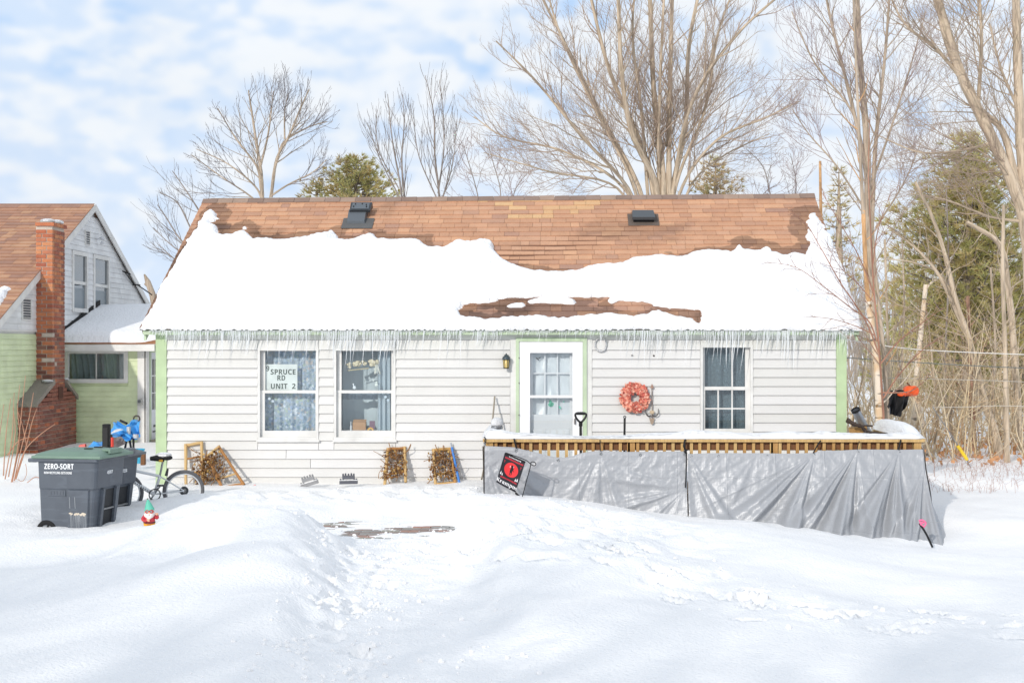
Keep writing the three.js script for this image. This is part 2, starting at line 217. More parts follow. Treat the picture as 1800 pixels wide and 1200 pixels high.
// clapboard on a wall frame: o origin, u along, n outwards; bottom edge proud of the top edge
function clap(o, u, n, s0b, s1b, s0t, s1t, y0, y1, zb = 0.018, zt = 0.004, back = -0.02) {
  const pt = (s, y, d) => V(o.x + u.x * s + n.x * d, y, o.z + u.z * s + n.z * d);
  return hexa([pt(s0b, y0, back), pt(s1b, y0, back), pt(s1t, y1, back), pt(s0t, y1, back)], [pt(s0b, y0, zb), pt(s1b, y0, zb), pt(s1t, y1, zt), pt(s0t, y1, zt)]);
}
const O0 = V(0, 0, 0), UX = V(1, 0, 0), NZ = V(0, 0, 1);
const openings = [[453, 560, 612, 775], [587, 695.5, 612, 775], [897, 1040.5, 560, 950], [1231, 1323.6, 606, 762.5]];
{
  const r = rng(3), xs = [...new Set([293, 1470, ...openings.flatMap((o) => [o[0], o[1]])])].sort((a, b) => a - b);
  for (let k = 0; k < 19; k++) {
    const yt = k === 0 ? 597 : 614.9 + 15.92 * (k - 1), yb = 614.9 + 15.92 * k, pieces = [];
    for (let i = 0; i + 1 < xs.length; i++) {
      let free = [[yt, yb]];
      for (const [a, b, c, d] of openings) if (xs[i] >= a && xs[i + 1] <= b) free = free.flatMap(([p, q]) => [[p, Math.min(q, c)], [Math.max(p, d), q]].filter(([s, t]) => t - s > 1.5));
      for (const [p, q] of free) { const L = pieces[pieces.length - 1]; if (L && L[1] === xs[i] && L[2] === p && L[3] === q) L[1] = xs[i + 1]; else pieces.push([xs[i], xs[i + 1], p, q]); }
    }
    const cutp = []; for (const [a, b, p, q] of pieces) { if (b - a > 230) { const m = a + (b - a) * (0.25 + 0.5 * r()); cutp.push([a, m, p, q], [m, b, p, q]); } else cutp.push([a, b, p, q]); }
    for (const [a, b, p, q] of cutp) { const x0 = X(a, 0) + 0.003, x1 = X(b, 0) - 0.003, y0 = Y(q, 0), y1 = Y(p, 0) - 0.003, w = (r() - 0.5) * 0.002; add(house, 'siding_board', clap(O0, UX, NZ, x0, x1, x0, x1, y0, y1, 0.027 + w, 0.003), M.siding[r() * 3 | 0]); }
  }
  const xl = X(274, 0), xr = X(1488, 0), W = [], by = -0.4, ty = 2.2;      // sheathing behind the boards, with the openings left open
  const bx = openings.map(([a, b, c, d]) => [X(a + 4, 0), X(b - 4, 0), Y(d - 6, 0), Y(c + 4, 0)]);
  let x = xl + 0.02; for (const [a, b, c, d] of bx) { W.push(span(x, a, by, ty, -0.16, -0.021)); if (c > by) W.push(span(a, b, by, c, -0.16, -0.021)); if (d < ty) W.push(span(a, b, d, ty, -0.16, -0.021)); x = b; }
  W.push(span(x, xr - 0.02, by, ty, -0.16, -0.021));
  W.push(span(xl + 0.02, xl + 0.16, by, ty, -6.1, -0.16), span(xr - 0.16, xr - 0.02, by, ty, -6.1, -0.16), span(xl + 0.02, xr - 0.02, by, ty, -6.24, -6.1));
  for (const [xx, s] of [[xl + 0.02, 1], [xr - 0.16, 1]]) W.push(hexa([V(xx, ty, -6.1), V(xx + 0.14, ty, -6.1), V(xx + 0.14, 4.2, -3.2), V(xx, 4.2, -3.2)], [V(xx, ty, -0.16), V(xx + 0.14, ty, -0.16), V(xx + 0.14, 4.2, -3.1), V(xx, 4.2, -3.1)]));
  add(house, 'wall', W, M.trim);
  add(house, 'room_floor', span(xl + 0.16, xr - 0.16, -0.15, -0.1, -6.1, -0.16), M.room);
  add(house, 'room_partition', span(xl + 0.16, xr - 0.16, -0.1, 2.2, -1.5, -1.42), M.room);
  add(house, 'ceiling', span(xl + 0.16, xr - 0.16, 2.12, 2.2, -6.1, -0.16), M.room);
  add(house, 'corner_board', span(X(274, 0), X(293, 0), -0.4, Y(583, 0), -0.02, 0.03), M.green);
  add(house, 'corner_board', span(X(1470, 0), X(1488, 0), -0.4, Y(583, 0), -0.02, 0.03), M.green);
  add(house, 'frieze_board', span(X(293.5, 0), X(1469.5, 0), Y(597, 0) + 0.001, Y(580, 0), -0.02, 0.02), M.trim);
  add(house, 'skirt_board', span(X(293.5, 0), X(896.5, 0), -0.4, -0.16, -0.02, 0.01), M.trim);
}
// window: outer casing rectangle and sash lines in facade measure
function makeWindow(o, d, contents) {
  const w = new THREE.Group(); w.name = 'window'; house.add(w);
  const [a, b, c, e] = o, x = (p) => X(p, 0), y = (p) => Y(p, 0), f = d.case;
  const fr = [span(x(a), x(a + f), y(e), y(c), -0.1, 0.028), span(x(b - f), x(b), y(e), y(c), -0.1, 0.028), span(x(a + f), x(b - f), y(c + f), y(c), -0.1, 0.028), span(x(a + f), x(b - f), y(e), y(e - d.sill), -0.1, 0.03), span(x(a) - 0.015, x(b) + 0.015, y(e) - 0.012, y(e) + 0.018, -0.02, 0.05)];
  add(w, 'frame', fr, M.trim);
  const [g0, g1, u0, u1, m1, l1] = d.glass;                            // glass left, right, upper top, upper bottom, lower top, lower bottom
  const s = [], L = x(a + f), R = x(b - f), T = y(c + f), B = y(e - d.sill);
  const zu = -0.045, zl = -0.02;
  s.push(span(L, x(g0), y(u1), T, zu - 0.03, zu), span(x(g1), R, y(u1), T, zu - 0.03, zu), span(x(g0), x(g1), y(u0), T, zu - 0.03, zu));
  s.push(span(L, R, y(m1), y(u1), zu - 0.03, zl));
  s.push(span(L, x(g0), B, y(m1), zl - 0.03, zl - 0.004), span(x(g1), R, B, y(m1), zl - 0.03, zl - 0.004), span(x(g0), x(g1), B, y(l1), zl - 0.03, zl - 0.004));
  add(w, 'sash', s, M.trim);
  for (const [h0, h1, z] of [[u0, u1, zu - 0.02], [m1, l1, zl - 0.02]]) add(w, 'pane', span(x(g0), x(g1), y(h1), y(h0), z - 0.004, z), M.glass);
  for (const [p0, q0, p1, q1, z] of d.bars ?? []) add(w, 'muntin', span(x(p0), x(p1), y(q1), y(q0), z - 0.012, z), M.trim);
  return w;
}
const w1 = makeWindow(openings[0], { case: 4, sill: 7, glass: [464.2, 553.6, 617, 686, 691, 757] });
const w2 = makeWindow(openings[1], { case: 4, sill: 7, glass: [599, 687, 617, 686, 691, 757] });
const zb = -0.034;
const w3 = makeWindow(openings[3], { case: 4.5, sill: 5, glass: [1240, 1311, 611, 679.5, 685.5, 753.5], bars: [[1287, 611.3, 1289.6, 679.2, -0.06], [1262, 685.8, 1264.4, 753.2, zb], [1286.5, 685.8, 1289, 753.2, zb], [1240.3, 717, 1261.9, 719.4, zb - 0.001], [1264.5, 717, 1286.4, 719.4, zb - 0.001], [1289.1, 717, 1310.7, 719.4, zb - 0.001]] });
// things seen through the glass
function canvasTex(w, h, draw) { const c = document.createElement('canvas'); c.width = w; c.height = h; draw(c.getContext('2d'), w, h); const t = new THREE.CanvasTexture(c); t.colorSpace = THREE.SRGBColorSpace; return t; }
function cloth(px0, px1, py0, py1, z, amp, freq, material, fold = 0.3) {
  return gridGeo(60, 20, (u, v) => { const x = mix(X(px0, z), X(px1, z), u), y = mix(Y(py1, z), Y(py0, z), v); return V(x, y, z + amp * (Math.sin(u * freq + fold * Math.sin(v * 3)) + 0.5 * Math.sin(u * freq * 2.3 + 1))); }, (u, v) => [u, v]);
}
{
  const r = rng(15);
  const floral = canvasTex(512, 768, (c, w, h) => { c.fillStyle = '#a3b0ba'; c.fillRect(0, 0, w, h); const cols = ['#7d93aa', '#a9bccd', '#95aabf', '#8aa0aa', '#9fb2cc', '#bccad3', '#778b9b', '#a0aeb1', '#c6bab2', '#b0bfac', '#dbe2e8'];
    for (let i = 0; i < 1300; i++) { c.fillStyle = cols[Math.min(10, Math.pow(r(), 1.25) * 11 | 0)]; c.globalAlpha = 0.75; const x = r() * w, y = r() * h, s = 5 + r() * 15; c.save(); c.translate(x, y); c.rotate(r() * 6.3); c.beginPath(); for (let k = 0; k < 4; k++) c.ellipse(s * 0.4 * Math.cos(k * 1.57), s * 0.4 * Math.sin(k * 1.57), s * 0.62, s * 0.24, k * 1.57, 0, 6.3); c.fill(); c.restore(); } });
  add(w1, 'curtain', cloth(461, 557, 612, 762, -0.2, 0.018, 26), mat(0xffffff, 0.95, { map: floral, side: THREE.DoubleSide }), true);
  const font = await new FontLoader().loadAsync('fonts/droid/droid_sans_bold.typeface.json');
  globalThis.FONT = font;
  const sign = thing('house_sign', 'pale green paper sign reading 9 SPRUCE RD UNIT 2 inside the left window', 'sign');
  const z = -0.085, sx0 = X(466, z), sx1 = X(522.3, z), sy0 = Y(686.5, z), sy1 = Y(640, z);
  add(sign, 'card', span(sx0, sx1, sy0, sy1, z - 0.004, z), mat(srgb(230, 235, 231), 0.8, { map: MO }));
  const txt = (s, size, px, py, w) => { const g = new TextGeometry(s, { font, size, depth: 0.0015, curveSegments: 4 }); g.computeBoundingBox(); const bb = g.boundingBox, k = w ? (w * (DF - z) / K) / (bb.max.x - bb.min.x) : 1; g.scale(k, 1, 1); return put(g, X(px, z), Y(py, z), z + 0.0005); };
  add(sign, 'lettering', [txt('9', 0.075, 467.3, 652, 5.2), txt('SPRUCE', 0.075, 474.7, 658, 44), txt('RD', 0.075, 486, 668.5, 14), txt('UNIT', 0.075, 474.7, 683.2, 29), txt('2', 0.075, 512.4, 683.2, 6.2)], mat(srgb(52, 68, 62), 0.8));
  const tok = (name, label, px, py, c) => single(name, [cyl(0.02, 0.02, 0.006, X(px, -0.05), Y(py, -0.05), -0.052, Math.PI / 2), put(new THREE.TorusGeometry(0.016, 0.005, 6, 14), X(px, -0.05), Y(py, -0.05), -0.048)], mat(srgb(...c), 0.6), label, 'ornament');
  tok('suction_hook', 'round clear hook on the left window glass, upper one of its pair', 473, 700.5, [196, 206, 214]); tok('suction_hook', 'round clear hook on the left window glass, lower one of its pair', 479, 705, [196, 206, 214]);
  tok('suction_hook', 'round clear hook in the top right corner of the second window lower sash, upper one', 677.5, 697.5, [190, 204, 214]); tok('suction_hook', 'round clear hook on the second window lower sash, lower one of its pair', 682, 703, [190, 204, 214]);
  // second window: grey blue curtain drawn aside, a box, a bottle, a garland
  add(w2, 'curtain', cloth(664, 692, 612, 762, -0.19, 0.02, 18), mat(srgb(172, 186, 194), 0.95, { side: THREE.DoubleSide }), true);
  add(w2, 'curtain', cloth(592, 602, 612, 762, -0.2, 0.02, 8), mat(srgb(122, 140, 152), 0.95, { side: THREE.DoubleSide }), true);
  add(w2, 'backing_cloth', cloth(598, 690, 612, 762, -0.5, 0.02, 9), mat(srgb(194, 208, 214), 0.95, { side: THREE.DoubleSide }), true);
  add(w2, 'valance', cloth(594, 692, 690, 702, -0.22, 0.01, 30), mat(srgb(120, 134, 146), 0.95, { side: THREE.DoubleSide }), true);
  add(w2, 'shelf', span(X(594, 0), X(692, 0), Y(758.5, 0) - 0.02, Y(757.5, 0), -0.42, -0.1), M.trim);
  const zz = -0.22, yb = Y(757, zz) + 0.005;
  const bxm = mat(srgb(198, 158, 122), 0.85, { map: MO });
  const cb = thing('cardboard_box', 'small tan cardboard box on the sill of the second window', 'box'); add(cb, 'carton', rbox(0.19, 0.12, 0.1, 0.004, X(631, zz), yb + 0.06, zz - 0.05), bxm); add(cb, 'flap', box(0.19, 0.003, 0.07, X(631, zz), yb + 0.138, zz - 0.06, 0.5), bxm);
  const bo = thing('small_bottle', 'small white bottle beside the cardboard box in the second window', 'bottle'); add(bo, 'body', put(lathe([[0, 0], [0.016, 0], [0.016, 0.06], [0.006, 0.08], [0.006, 0.11], [0, 0.112]], 12), X(616.5, zz), yb, zz), mat(srgb(214, 222, 228), 0.4)); add(bo, 'cap', cyl(0.008, 0.008, 0.02, X(616.5, zz), yb + 0.12, zz), mat(srgb(235, 235, 235), 0.5));
  const ar = thing('arch_ornament', 'little yellow and orange arch ornament on the second window sill', 'ornament'); for (const [q, c] of [[0.042, [222, 170, 90]], [0.03, [232, 200, 120]], [0.018, [150, 120, 90]]]) add(ar, 'arch', put(new THREE.TorusGeometry(q, 0.007, 6, 16, Math.PI), X(651.5, zz), yb, zz + 0.03), mat(srgb(...c), 0.7));
  single('greeting_card', box(0.08, 0.12, 0.004, X(653, zz), yb + 0.075, zz - 0.06, -0.1), mat(srgb(140, 112, 130), 0.8, { map: MO }), 'dark reddish card standing behind the arch ornament in the window', 'card');
  const zf = -0.12, ga = thing('hanging_garland', 'cream flower garland hanging inside the top of the second window', 'garland'), fl = [], lf = [];
  for (let i = 0; i < 44; i++) { const t = r(), px = mix(611, 664, t), py = 642 - 8 * r() - Math.sin(t * 3.1) * 2 + (1 - t) * 5; fl.push(ball(0.018 + r() * 0.016, X(px, zf), Y(py, zf), zf - r() * 0.04, 1, 0.8, 0.7, 7)); }
  for (let i = 0; i < 26; i++) { const a = r() * 1.6 - 2.2; lf.push(rod(P(660 + r() * 4, 640 + r() * 3, zf), P(657 + r() * 12, 648 + r() * 10, zf), 0.004, 4)); }
  add(ga, 'flowers', fl, mat(srgb(214, 204, 176), 0.9)); add(ga, 'twigs', lf, mat(srgb(206, 208, 198), 0.9)); add(ga, 'rod', rod(P(611, 651, zf), P(648, 647, zf), 0.008), mat(srgb(190, 178, 140), 0.7));
  single('window_sticker', [ball(0.024, X(622.6, -0.06), Y(681, -0.06), -0.06, 1, 1, 0.15), box(0.016, 0.05, 0.004, X(621, -0.06), Y(676.5, -0.06), -0.06, 0, 0, 0.2)], mat(srgb(196, 208, 214), 0.7), 'pale thumb shaped sticker low on the upper pane of the second window', 'sticker');
  single('window_sticker', [ball(0.022, X(661, -0.06), Y(676, -0.06), -0.06, 1, 1, 0.15), ball(0.014, X(661.5, -0.06), Y(671.5, -0.06), -0.06, 1, 1, 0.2), ball(0.012, X(656, -0.06), Y(668.5, -0.06), -0.06, 1, 1, 0.2)], mat(srgb(196, 208, 204), 0.7), 'pale figure shaped sticker at the right of the second window upper pane', 'sticker');
  // third window: dark lace
  const lace = canvasTex(512, 512, (c, w, h) => { c.fillStyle = '#5b6b73'; c.fillRect(0, 0, w, h); for (let i = 0; i < 5200; i++) { c.fillStyle = r() < 0.5 ? '#788a92' : '#475359'; c.globalAlpha = 0.6; c.fillRect(r() * w, r() * h, 2 + r() * 5, 2 + r() * 5); } c.strokeStyle = '#5d6c72'; c.globalAlpha = 0.7; c.lineWidth = 4; for (let k = 0; k < 5; k++) { c.beginPath(); for (let x = 0; x <= w; x += 8) c.lineTo(x, h * 0.88 + k * 13 + 9 * Math.sin(x * 0.05 + k)); c.stroke(); } });
  add(w3, 'curtain', cloth(1236, 1316, 606, 758, -0.17, 0.012, 22), mat(0xffffff, 0.95, { map: lace, side: THREE.DoubleSide }), true);
  // door with storm door
  const door = new THREE.Group(); door.name = 'door'; house.add(door);
  const x = (p) => X(p, 0), y = (p) => Y(p, 0), by = -0.12;
  add(house, 'door_side_trim', [span(x(897), x(907), by, y(597), -0.02, 0.022)], M.trim); add(house, 'door_side_trim', [span(x(1031.6), x(1040.5), by, y(597), -0.02, 0.022)], M.trim);
  add(house, 'door_casing', [span(x(907), x(912.6), by, y(593.5), -0.15, 0.045), span(x(1024.6), x(1031.5), by, y(593.5), -0.15, 0.045), span(x(912.6), x(1024.6), y(600), y(593.5), -0.1, 0.045)], M.greenTrim);
  add(door, 'storm_frame', [span(x(913), x(931.6), by, y(600.6), -0.05, 0.03), span(x(1006.4), x(1024.2), by, y(600.6), -0.05, 0.03), span(x(931.6), x(1006.4), y(620), y(600.6), -0.05, 0.03), span(x(931.6), x(1006.4), y(699), y(694.5), -0.035, 0.022), span(x(931.6), x(1006.4), by, y(822), -0.05, 0.03)], mat(srgb(240, 240, 242), 0.35));
  add(door, 'pane', span(x(931.6), x(1006.4), y(694.5), y(620), -0.03, -0.026), M.glass); add(door, 'pane', span(x(931.6), x(1006.4), y(822), y(699), -0.02, -0.016), M.glass);
  const zi = -0.075, X2 = (p) => X(p, zi), Y2 = (p) => Y(p, zi), dm = mat(srgb(216, 217, 219), 0.5);
  add(door, 'inner_door', [span(X2(915), X2(936.5), by, Y2(610), zi - 0.05, zi), span(X2(1001.5), X2(1020), by, Y2(610), zi - 0.05, zi), span(X2(936.5), X2(1001.5), Y2(621), Y2(610), zi - 0.05, zi), span(X2(936.5), X2(1001.5), by, Y2(728.5), zi - 0.05, zi)], dm);
  for (const p of [957.8, 979.8]) add(door, 'muntin', span(X2(p - 1.2), X2(p + 1.2), Y2(728.5), Y2(621), zi - 0.03, zi - 0.002), dm);
  for (const q of [656, 697]) for (const [p0, p1] of [[936.5, 956.6], [959, 978.6], [981, 1001.5]]) add(door, 'muntin', span(X2(p0), X2(p1), Y2(q + 1.2), Y2(q - 1.2), zi - 0.03, zi - 0.003), dm);
  for (const p of [[937, 959], [979, 1001]]) add(door, 'door_panel', [span(X2(p[0]), X2(p[1]), by + 0.1, Y2(754), zi + 0.001, zi + 0.012), span(X2(p[0] + 3), X2(p[1] - 3), by + 0.13, Y2(757), zi + 0.0125, zi + 0.02)], dm);
  const cr = rng(4), sheet = gridGeo(70, 90, (u, v) => { const px = mix(935, 1003, u), py = mix(729, 620, v), a = Math.abs(u - 0.5) * 2; const d = 0.02 * Math.sin((u * 2.4 + v * 3.1) * 3 + 3 * fbm(u * 3, v * 3, 3, 7)) + 0.02 * (fbm(u * 7 + v * 4, v * 4, 3, 13) - 0.5) + 0.02 * Math.sin(v * 9 + a * 6); return V(X2(px), Y2(py), zi - 0.055 + d * 0.6); });
  add(door, 'plastic_sheet', sheet, mat(srgb(206, 212, 216), 0.35, { side: THREE.DoubleSide }), true);
  add(door, 'hinge', [629, 673, 729].map((q) => span(x(911.8), x(913.4), y(q + 1.2), y(q - 1.2), 0.046, 0.05)), M.iron);
  add(door, 'latch', [span(x(1009.5), x(1011.5), y(745), y(735), 0.031, 0.06)], M.iron);
  const leaf = (c, L) => L.map(([px, py, w, h, a]) => { const g = new THREE.CircleGeometry(1, 12); g.scale(w / 123, h / 123, 1); return put(g, X(px, zi), Y(py, zi), zi - 0.028, 0, 0, a); });
  single('door_decal', leaf(0, [[968, 708, 2.6, 6, 0.2], [970.5, 711, 2.4, 4, -0.5], [966, 712, 2, 3.4, 0.7]]), mat(srgb(84, 176, 146), 0.7, { side: THREE.DoubleSide }), 'green leaf shaped sticker behind the middle bottom pane of the door', 'sticker');
  single('door_decal', leaf(0, [[984, 716, 1.6, 3.4, 0.6], [991, 706, 1.8, 1, 0.1]]), mat(srgb(92, 186, 160), 0.7, { side: THREE.DoubleSide }), 'small green sticker behind the right bottom pane of the door', 'sticker');
  single('door_decal', leaf(0, [[944, 630, 2.4, 1.2, -0.4], [946, 632, 1, 2, 0.2], [948.5, 629, 2.2, 0.8, 0.4]]), mat(srgb(40, 44, 48), 0.7, { side: THREE.DoubleSide }), 'dark bird shaped decal behind the top left pane of the door', 'sticker');
}
// ---------------------------------------------------------------- roof
const EY = 2.22, RISE = 2.22, EZ = 0.2, RUN = 3.37, RL = Math.hypot(RISE, RUN), XL = -5.866, XR = 4.355;
const RN = V(0, RUN / RL, RISE / RL);
const RP = (x, s, h = 0) => { const v = s / RL, tl = mix(-0.035, 0.05, (x - XL) / (XR - XL)) * v; return V(x, EY + RISE * v + tl + RN.y * h, EZ - RUN * v + RN.z * h); };
function onRoof(px, py) { const q = YC - py, v = (q * (DF - EZ) - (EY - CY) * K) / (K * RISE - q * RUN); return [(px - XC) * (DF - EZ + RUN * v) / K, v * RL]; }
const snowTop = [[246, 577], [254, 561], [274, 523], [299, 475], [323, 437], [340, 406], [352, 387], [359, 373], [371, 368], [381, 375], [383, 383], [371, 391], [380, 396], [381, 410], [405, 412], [428, 405], [447, 420], [467, 420], [502, 421], [536, 418], [560, 412], [584, 409], [598, 422], [612, 423], [640, 418], [658, 413], [667, 423], [733, 425], [757, 437], [777, 440], [805, 428], [826, 430], [841, 425], [862, 428], [872, 447], [888, 462], [919, 477], [952, 479], [997, 480], [1030, 474], [1067, 469], [1096, 468], [1116, 458], [1154, 454], [1195, 458], [1244, 448], [1285, 451], [1298, 433], [1310, 447], [1347, 449], [1376, 456], [1392, 451], [1417, 456], [1422, 443], [1418, 402], [1421, 382], [1433, 380], [1446, 396], [1458, 419], [1475, 456], [1495, 509], [1512, 560], [1516, 579]].map((p) => onRoof(...p));
snowTop.push([XR + 0.02, -0.05], [XL - 0.02, -0.05]);
const bare = [[802, 549], [825, 533], [858, 534], [899, 525], [956, 524], [1067, 524], [1072, 535], [1090, 528], [1129, 531], [1146, 540], [1187, 544], [1236, 547], [1230, 569], [1223, 568], [1220, 561], [1183, 557], [1154, 548], [1137, 556], [1113, 557], [1072, 553], [1030, 556], [973, 560], [940, 557], [882, 560], [858, 563], [812, 557]].map((p) => onRoof(...p));
const blobs = [[[889, 539], [905, 535], [925, 536], [918, 541], [897, 542]], [[927, 531], [950, 526], [990, 527], [1014, 532], [1008, 537], [960, 534], [932, 535]], [[1346 - 12, 446], [1347, 441], [1357, 446], [1358, 450], [1340, 450]], [[424, 400], [430, 396], [436, 400], [430, 402]], [[830, 426], [845, 423], [862, 425], [855, 429]]].map((b) => b.map((p) => onRoof(...p)));
function sdPoly(L, x, y) { let d = 1e9, ins = false; for (let i = 0, j = L.length - 1; i < L.length; j = i++) { const [ax, ay] = L[i], [bx, by] = L[j], ux = bx - ax, uy = by - ay, t = clamp(((x - ax) * ux + (y - ay) * uy) / (ux * ux + uy * uy || 1)), dx = x - ax - t * ux, dy = y - ay - t * uy; d = Math.min(d, dx * dx + dy * dy); if ((ay > y) !== (by > y) && x < (bx - ax) * (y - ay) / (by - ay) + ax) ins = !ins; } d = Math.sqrt(d); return ins ? d : -d; }
function snowD(x, s) {                                   // > 0 under snow
  const w = (fbm(x * 5, s * 5, 3, 201) - 0.5) * 0.11 + (fbm(x * 15, s * 15, 3, 203) - 0.5) * 0.06;
  let d = Math.min(sdPoly(snowTop, x, s), -sdPoly(bare, x, s)) + w * sstep(0.02, 0.2, s);
  for (const b of blobs) d = Math.max(d, sdPoly(b, x, s) + w * 0.2);
  return d;
}
{
  const r = rng(8), xl = XL, xr = XR;
  // roof deck: two slopes as thick slabs
  const slab = (z0, z1, y0, y1) => hexa([V(xl + 0.01, y0 - 0.12, z0), V(xr - 0.01, y0 - 0.12, z0), V(xr - 0.01, y1 - 0.1, z1), V(xl + 0.01, y1 - 0.1, z1)], [V(xl + 0.01, y0, z0), V(xr - 0.01, y0, z0), V(xr - 0.01, y1, z1), V(xl + 0.01, y1, z1)]);
  const a = (x, s) => RP(x, s, -0.012), b = (x, s) => RP(x, s, -0.11);
  add(house, 'roof_deck', [hexa([b(xl + 0.02, 0.02), b(xr - 0.02, 0.02), b(xr - 0.02, RL), b(xl + 0.02, RL)], [a(xl + 0.02, 0.02), a(xr - 0.02, 0.02), a(xr - 0.02, RL), a(xl + 0.02, RL)])], mat(srgb(120, 84, 64), 0.9, { map: MO }));
  add(house, 'rear_roof', [hexa([V(xl + 0.02, EY - 0.1, -6.54), V(xr - 0.02, EY - 0.1, -6.54), V(xr - 0.02, 4.38, -3.175), V(xl + 0.02, 4.29, -3.175)], [V(xl + 0.02, EY, -6.54), V(xr - 0.02, EY, -6.54), V(xr - 0.02, 4.47, -3.175), V(xl + 0.02, 4.385, -3.175)])], mat(srgb(140, 98, 74), 0.9, { map: MO }));
  add(house, 'fascia', [span(X(250, 0.17), X(1511, 0.17), 2.13, 2.195, 0.13, 0.165)], M.greenTrim);
  add(house, 'soffit', [span(X(262, 0.17), X(1500, 0.17), 2.128, 2.14, -0.02, 0.13)], M.greenTrim);
  add(house, 'drip_edge', [span(xl, xr, 2.196, 2.209, 0.1, 0.195)], mat(srgb(70, 62, 58), 0.5, { metalness: 0.3 }));
  for (const xx of [xl + 0.05, xr - 0.05]) add(house, 'rake_board', hexa([b(xx - 0.015, 0.03), b(xx + 0.015, 0.03), b(xx + 0.015, RL - 0.02), b(xx - 0.015, RL - 0.02)].map((p) => p.add(V(0, -0.1, 0))), [b(xx - 0.015, 0.03), b(xx + 0.015, 0.03), b(xx + 0.015, RL - 0.02), b(xx - 0.015, RL - 0.02)]), M.greenTrim);
  // shingles: granule grain and the wet tide marks along the melting snow, in roof metres
  const TW = 1536, TH = 612;
  const st = tex(TW, (u, v) => { const x = mix(xl, xr, u), s = v * RL; const d = snowD(x, s), g = 0.95 + 0.30 * (hash(u * TW | 0, v * TH | 0, 3) - 0.5) + 0.24 * (fbm(x * 7, s * 7, 4, 211) - 0.5);
    const wet = sstep(0.03, 0.0, -d - 0.42 * fbm(x * 2.6, s * 4, 4, 215) * sstep(0.36, 0.56, fbm(x * 0.8, s * 0.6, 2, 217))) * (d < 0 ? 1 : 0); const soot = sstep(0.55, 0.75, fbm(x * 1.1 + 4, s * 1.4, 4, 219)) * 0.28; const k = g * (1 - 0.42 * wet - soot); return [k, k, k * 1.02]; }, false, TH);
  st.wrapS = st.wrapT = THREE.ClampToEdgeWrapping;
  const tones = [[200, 154, 122], [195, 149, 117], [190, 145, 115], [198, 154, 124], [184, 141, 114], [204, 158, 124], [193, 147, 116]].map((c) => mat(srgb(...c), 0.92, { map: st, bumpMap: SB, bumpScale: 0.002 }));
  const gold = [[212, 174, 130], [206, 166, 124]].map((c) => mat(srgb(...c), 0.92, { map: st, bumpMap: SB, bumpScale: 0.002 }));
  const plum = [[178, 138, 116], [184, 143, 118], [172, 134, 114], [188, 145, 118]].map((c) => mat(srgb(...c), 0.92, { map: st, bumpMap: SB, bumpScale: 0.002 }));
  const n = 27, e = RL / n, all = [];
  for (let k = 0; k < n; k++) {
    let x = xl - r() * 0.2; const lift = 0.004 * (vnoise(k * 1.7, 3, 5) - 0.5);
    while (x < xr) {
      const w = 0.14 + r() * 0.24, x0 = Math.max(x, xl), x1 = Math.min(x + w, xr) - 0.004, s0 = k * e + (r() - 0.5) * 0.008, s1 = Math.min((k + 1) * e + 0.012, RL); x += w; if (x1 - x0 < 0.03) continue;
      let bareHere = x0 < xl + 0.32 || x1 > xr - 0.32; for (const q of [0, 0.5, 1]) for (const t of [0, 0.5, 1]) if (snowD(mix(x0, x1, q), mix(s0, s1, t)) < 0.12) bareHere = true;
      if (!bareHere) continue;
      const f = (xx, s, h) => RP(xx, s, h), dark = r() < 0.5 ? 0 : 0.003, g = hexa([f(x0, s0, -0.012), f(x1, s0, -0.012), f(x1, s1, -0.012), f(x0, s1, -0.012)], [f(x0, s0, 0.012 + dark + lift), f(x1, s0, 0.012 + dark + lift), f(x1, s1, 0.001), f(x0, s1, 0.001)]);
      const p = g.attributes.position, uv = new Float32Array(p.count * 2); for (let i = 0; i < p.count; i++) { uv[2 * i] = (p.getX(i) - xl) / (xr - xl); uv[2 * i + 1] = (EZ - p.getZ(i)) / RUN; } g.setAttribute('uv', new THREE.BufferAttribute(uv, 2));
      const cx = (x0 + x1) / 2, cs = s0, low = cs < 1.3, golden = k >= 22 && cx > -1.3 && cx < 0.2 + (k - 22) * 0.2 && cx > -1.1 + (24 - k) * 0.1;
      const set = low ? (r() < 0.8 ? plum : tones) : golden && r() < 0.55 ? gold : r() < 0.06 ? plum : tones;
      all.push([(x1 - x0) * (snowD(cx, s0 + e / 2) < 0.03 ? 1 : 0.3), g, set[r() * set.length | 0]]);
    }
  }
  all.sort((p, q) => q[0] - p[0]);
  for (const [, g, m] of all.slice(0, 300)) add(house, 'shingle', g, m, true);
  const rest = new Map(); for (const [, g, m] of all.slice(300)) { const key = tones.includes(m) ? tones[0] === m || tones[2] === m ? tones[2] : m : m; if (!rest.has(key)) rest.set(key, []); rest.get(key).push(g); }
  for (const [m, gs] of rest) tag(add(house, 'shingles', gs, m, true), undefined, undefined, undefined, 'stuff');
  const cm = [[150, 128, 116], [164, 140, 124], [140, 118, 106]].map((c) => mat(srgb(...c), 0.92, { map: MO, bumpMap: SB, bumpScale: 0.002 }));
  for (let i = 0; i < 40; i++) { const x0 = mix(xl, xr, i / 40), x1 = mix(xl, xr, (i + 1) / 40) - 0.004, h = 0.016 + r() * 0.008, f = (x, s, q) => RP(x, s, q), back = (x) => RP(x, RL, 0.03).add(V(0, -0.07, -0.13)); add(house, 'ridge_cap', [hexa([f(x0, RL - 0.13, 0), f(x1, RL - 0.13, 0), f(x1, RL, 0), f(x0, RL, 0)], [f(x0, RL - 0.13, h), f(x1, RL - 0.13, h + 0.004), f(x1, RL, h + 0.016), f(x0, RL, h + 0.012)]), hexa([f(x1, RL, 0), f(x0, RL, 0), back(x0).add(V(0, -0.03, 0)), back(x1).add(V(0, -0.03, 0))], [f(x1, RL, h + 0.016), f(x0, RL, h + 0.012), back(x0), back(x1)])], cm[r() * 3 | 0]); }
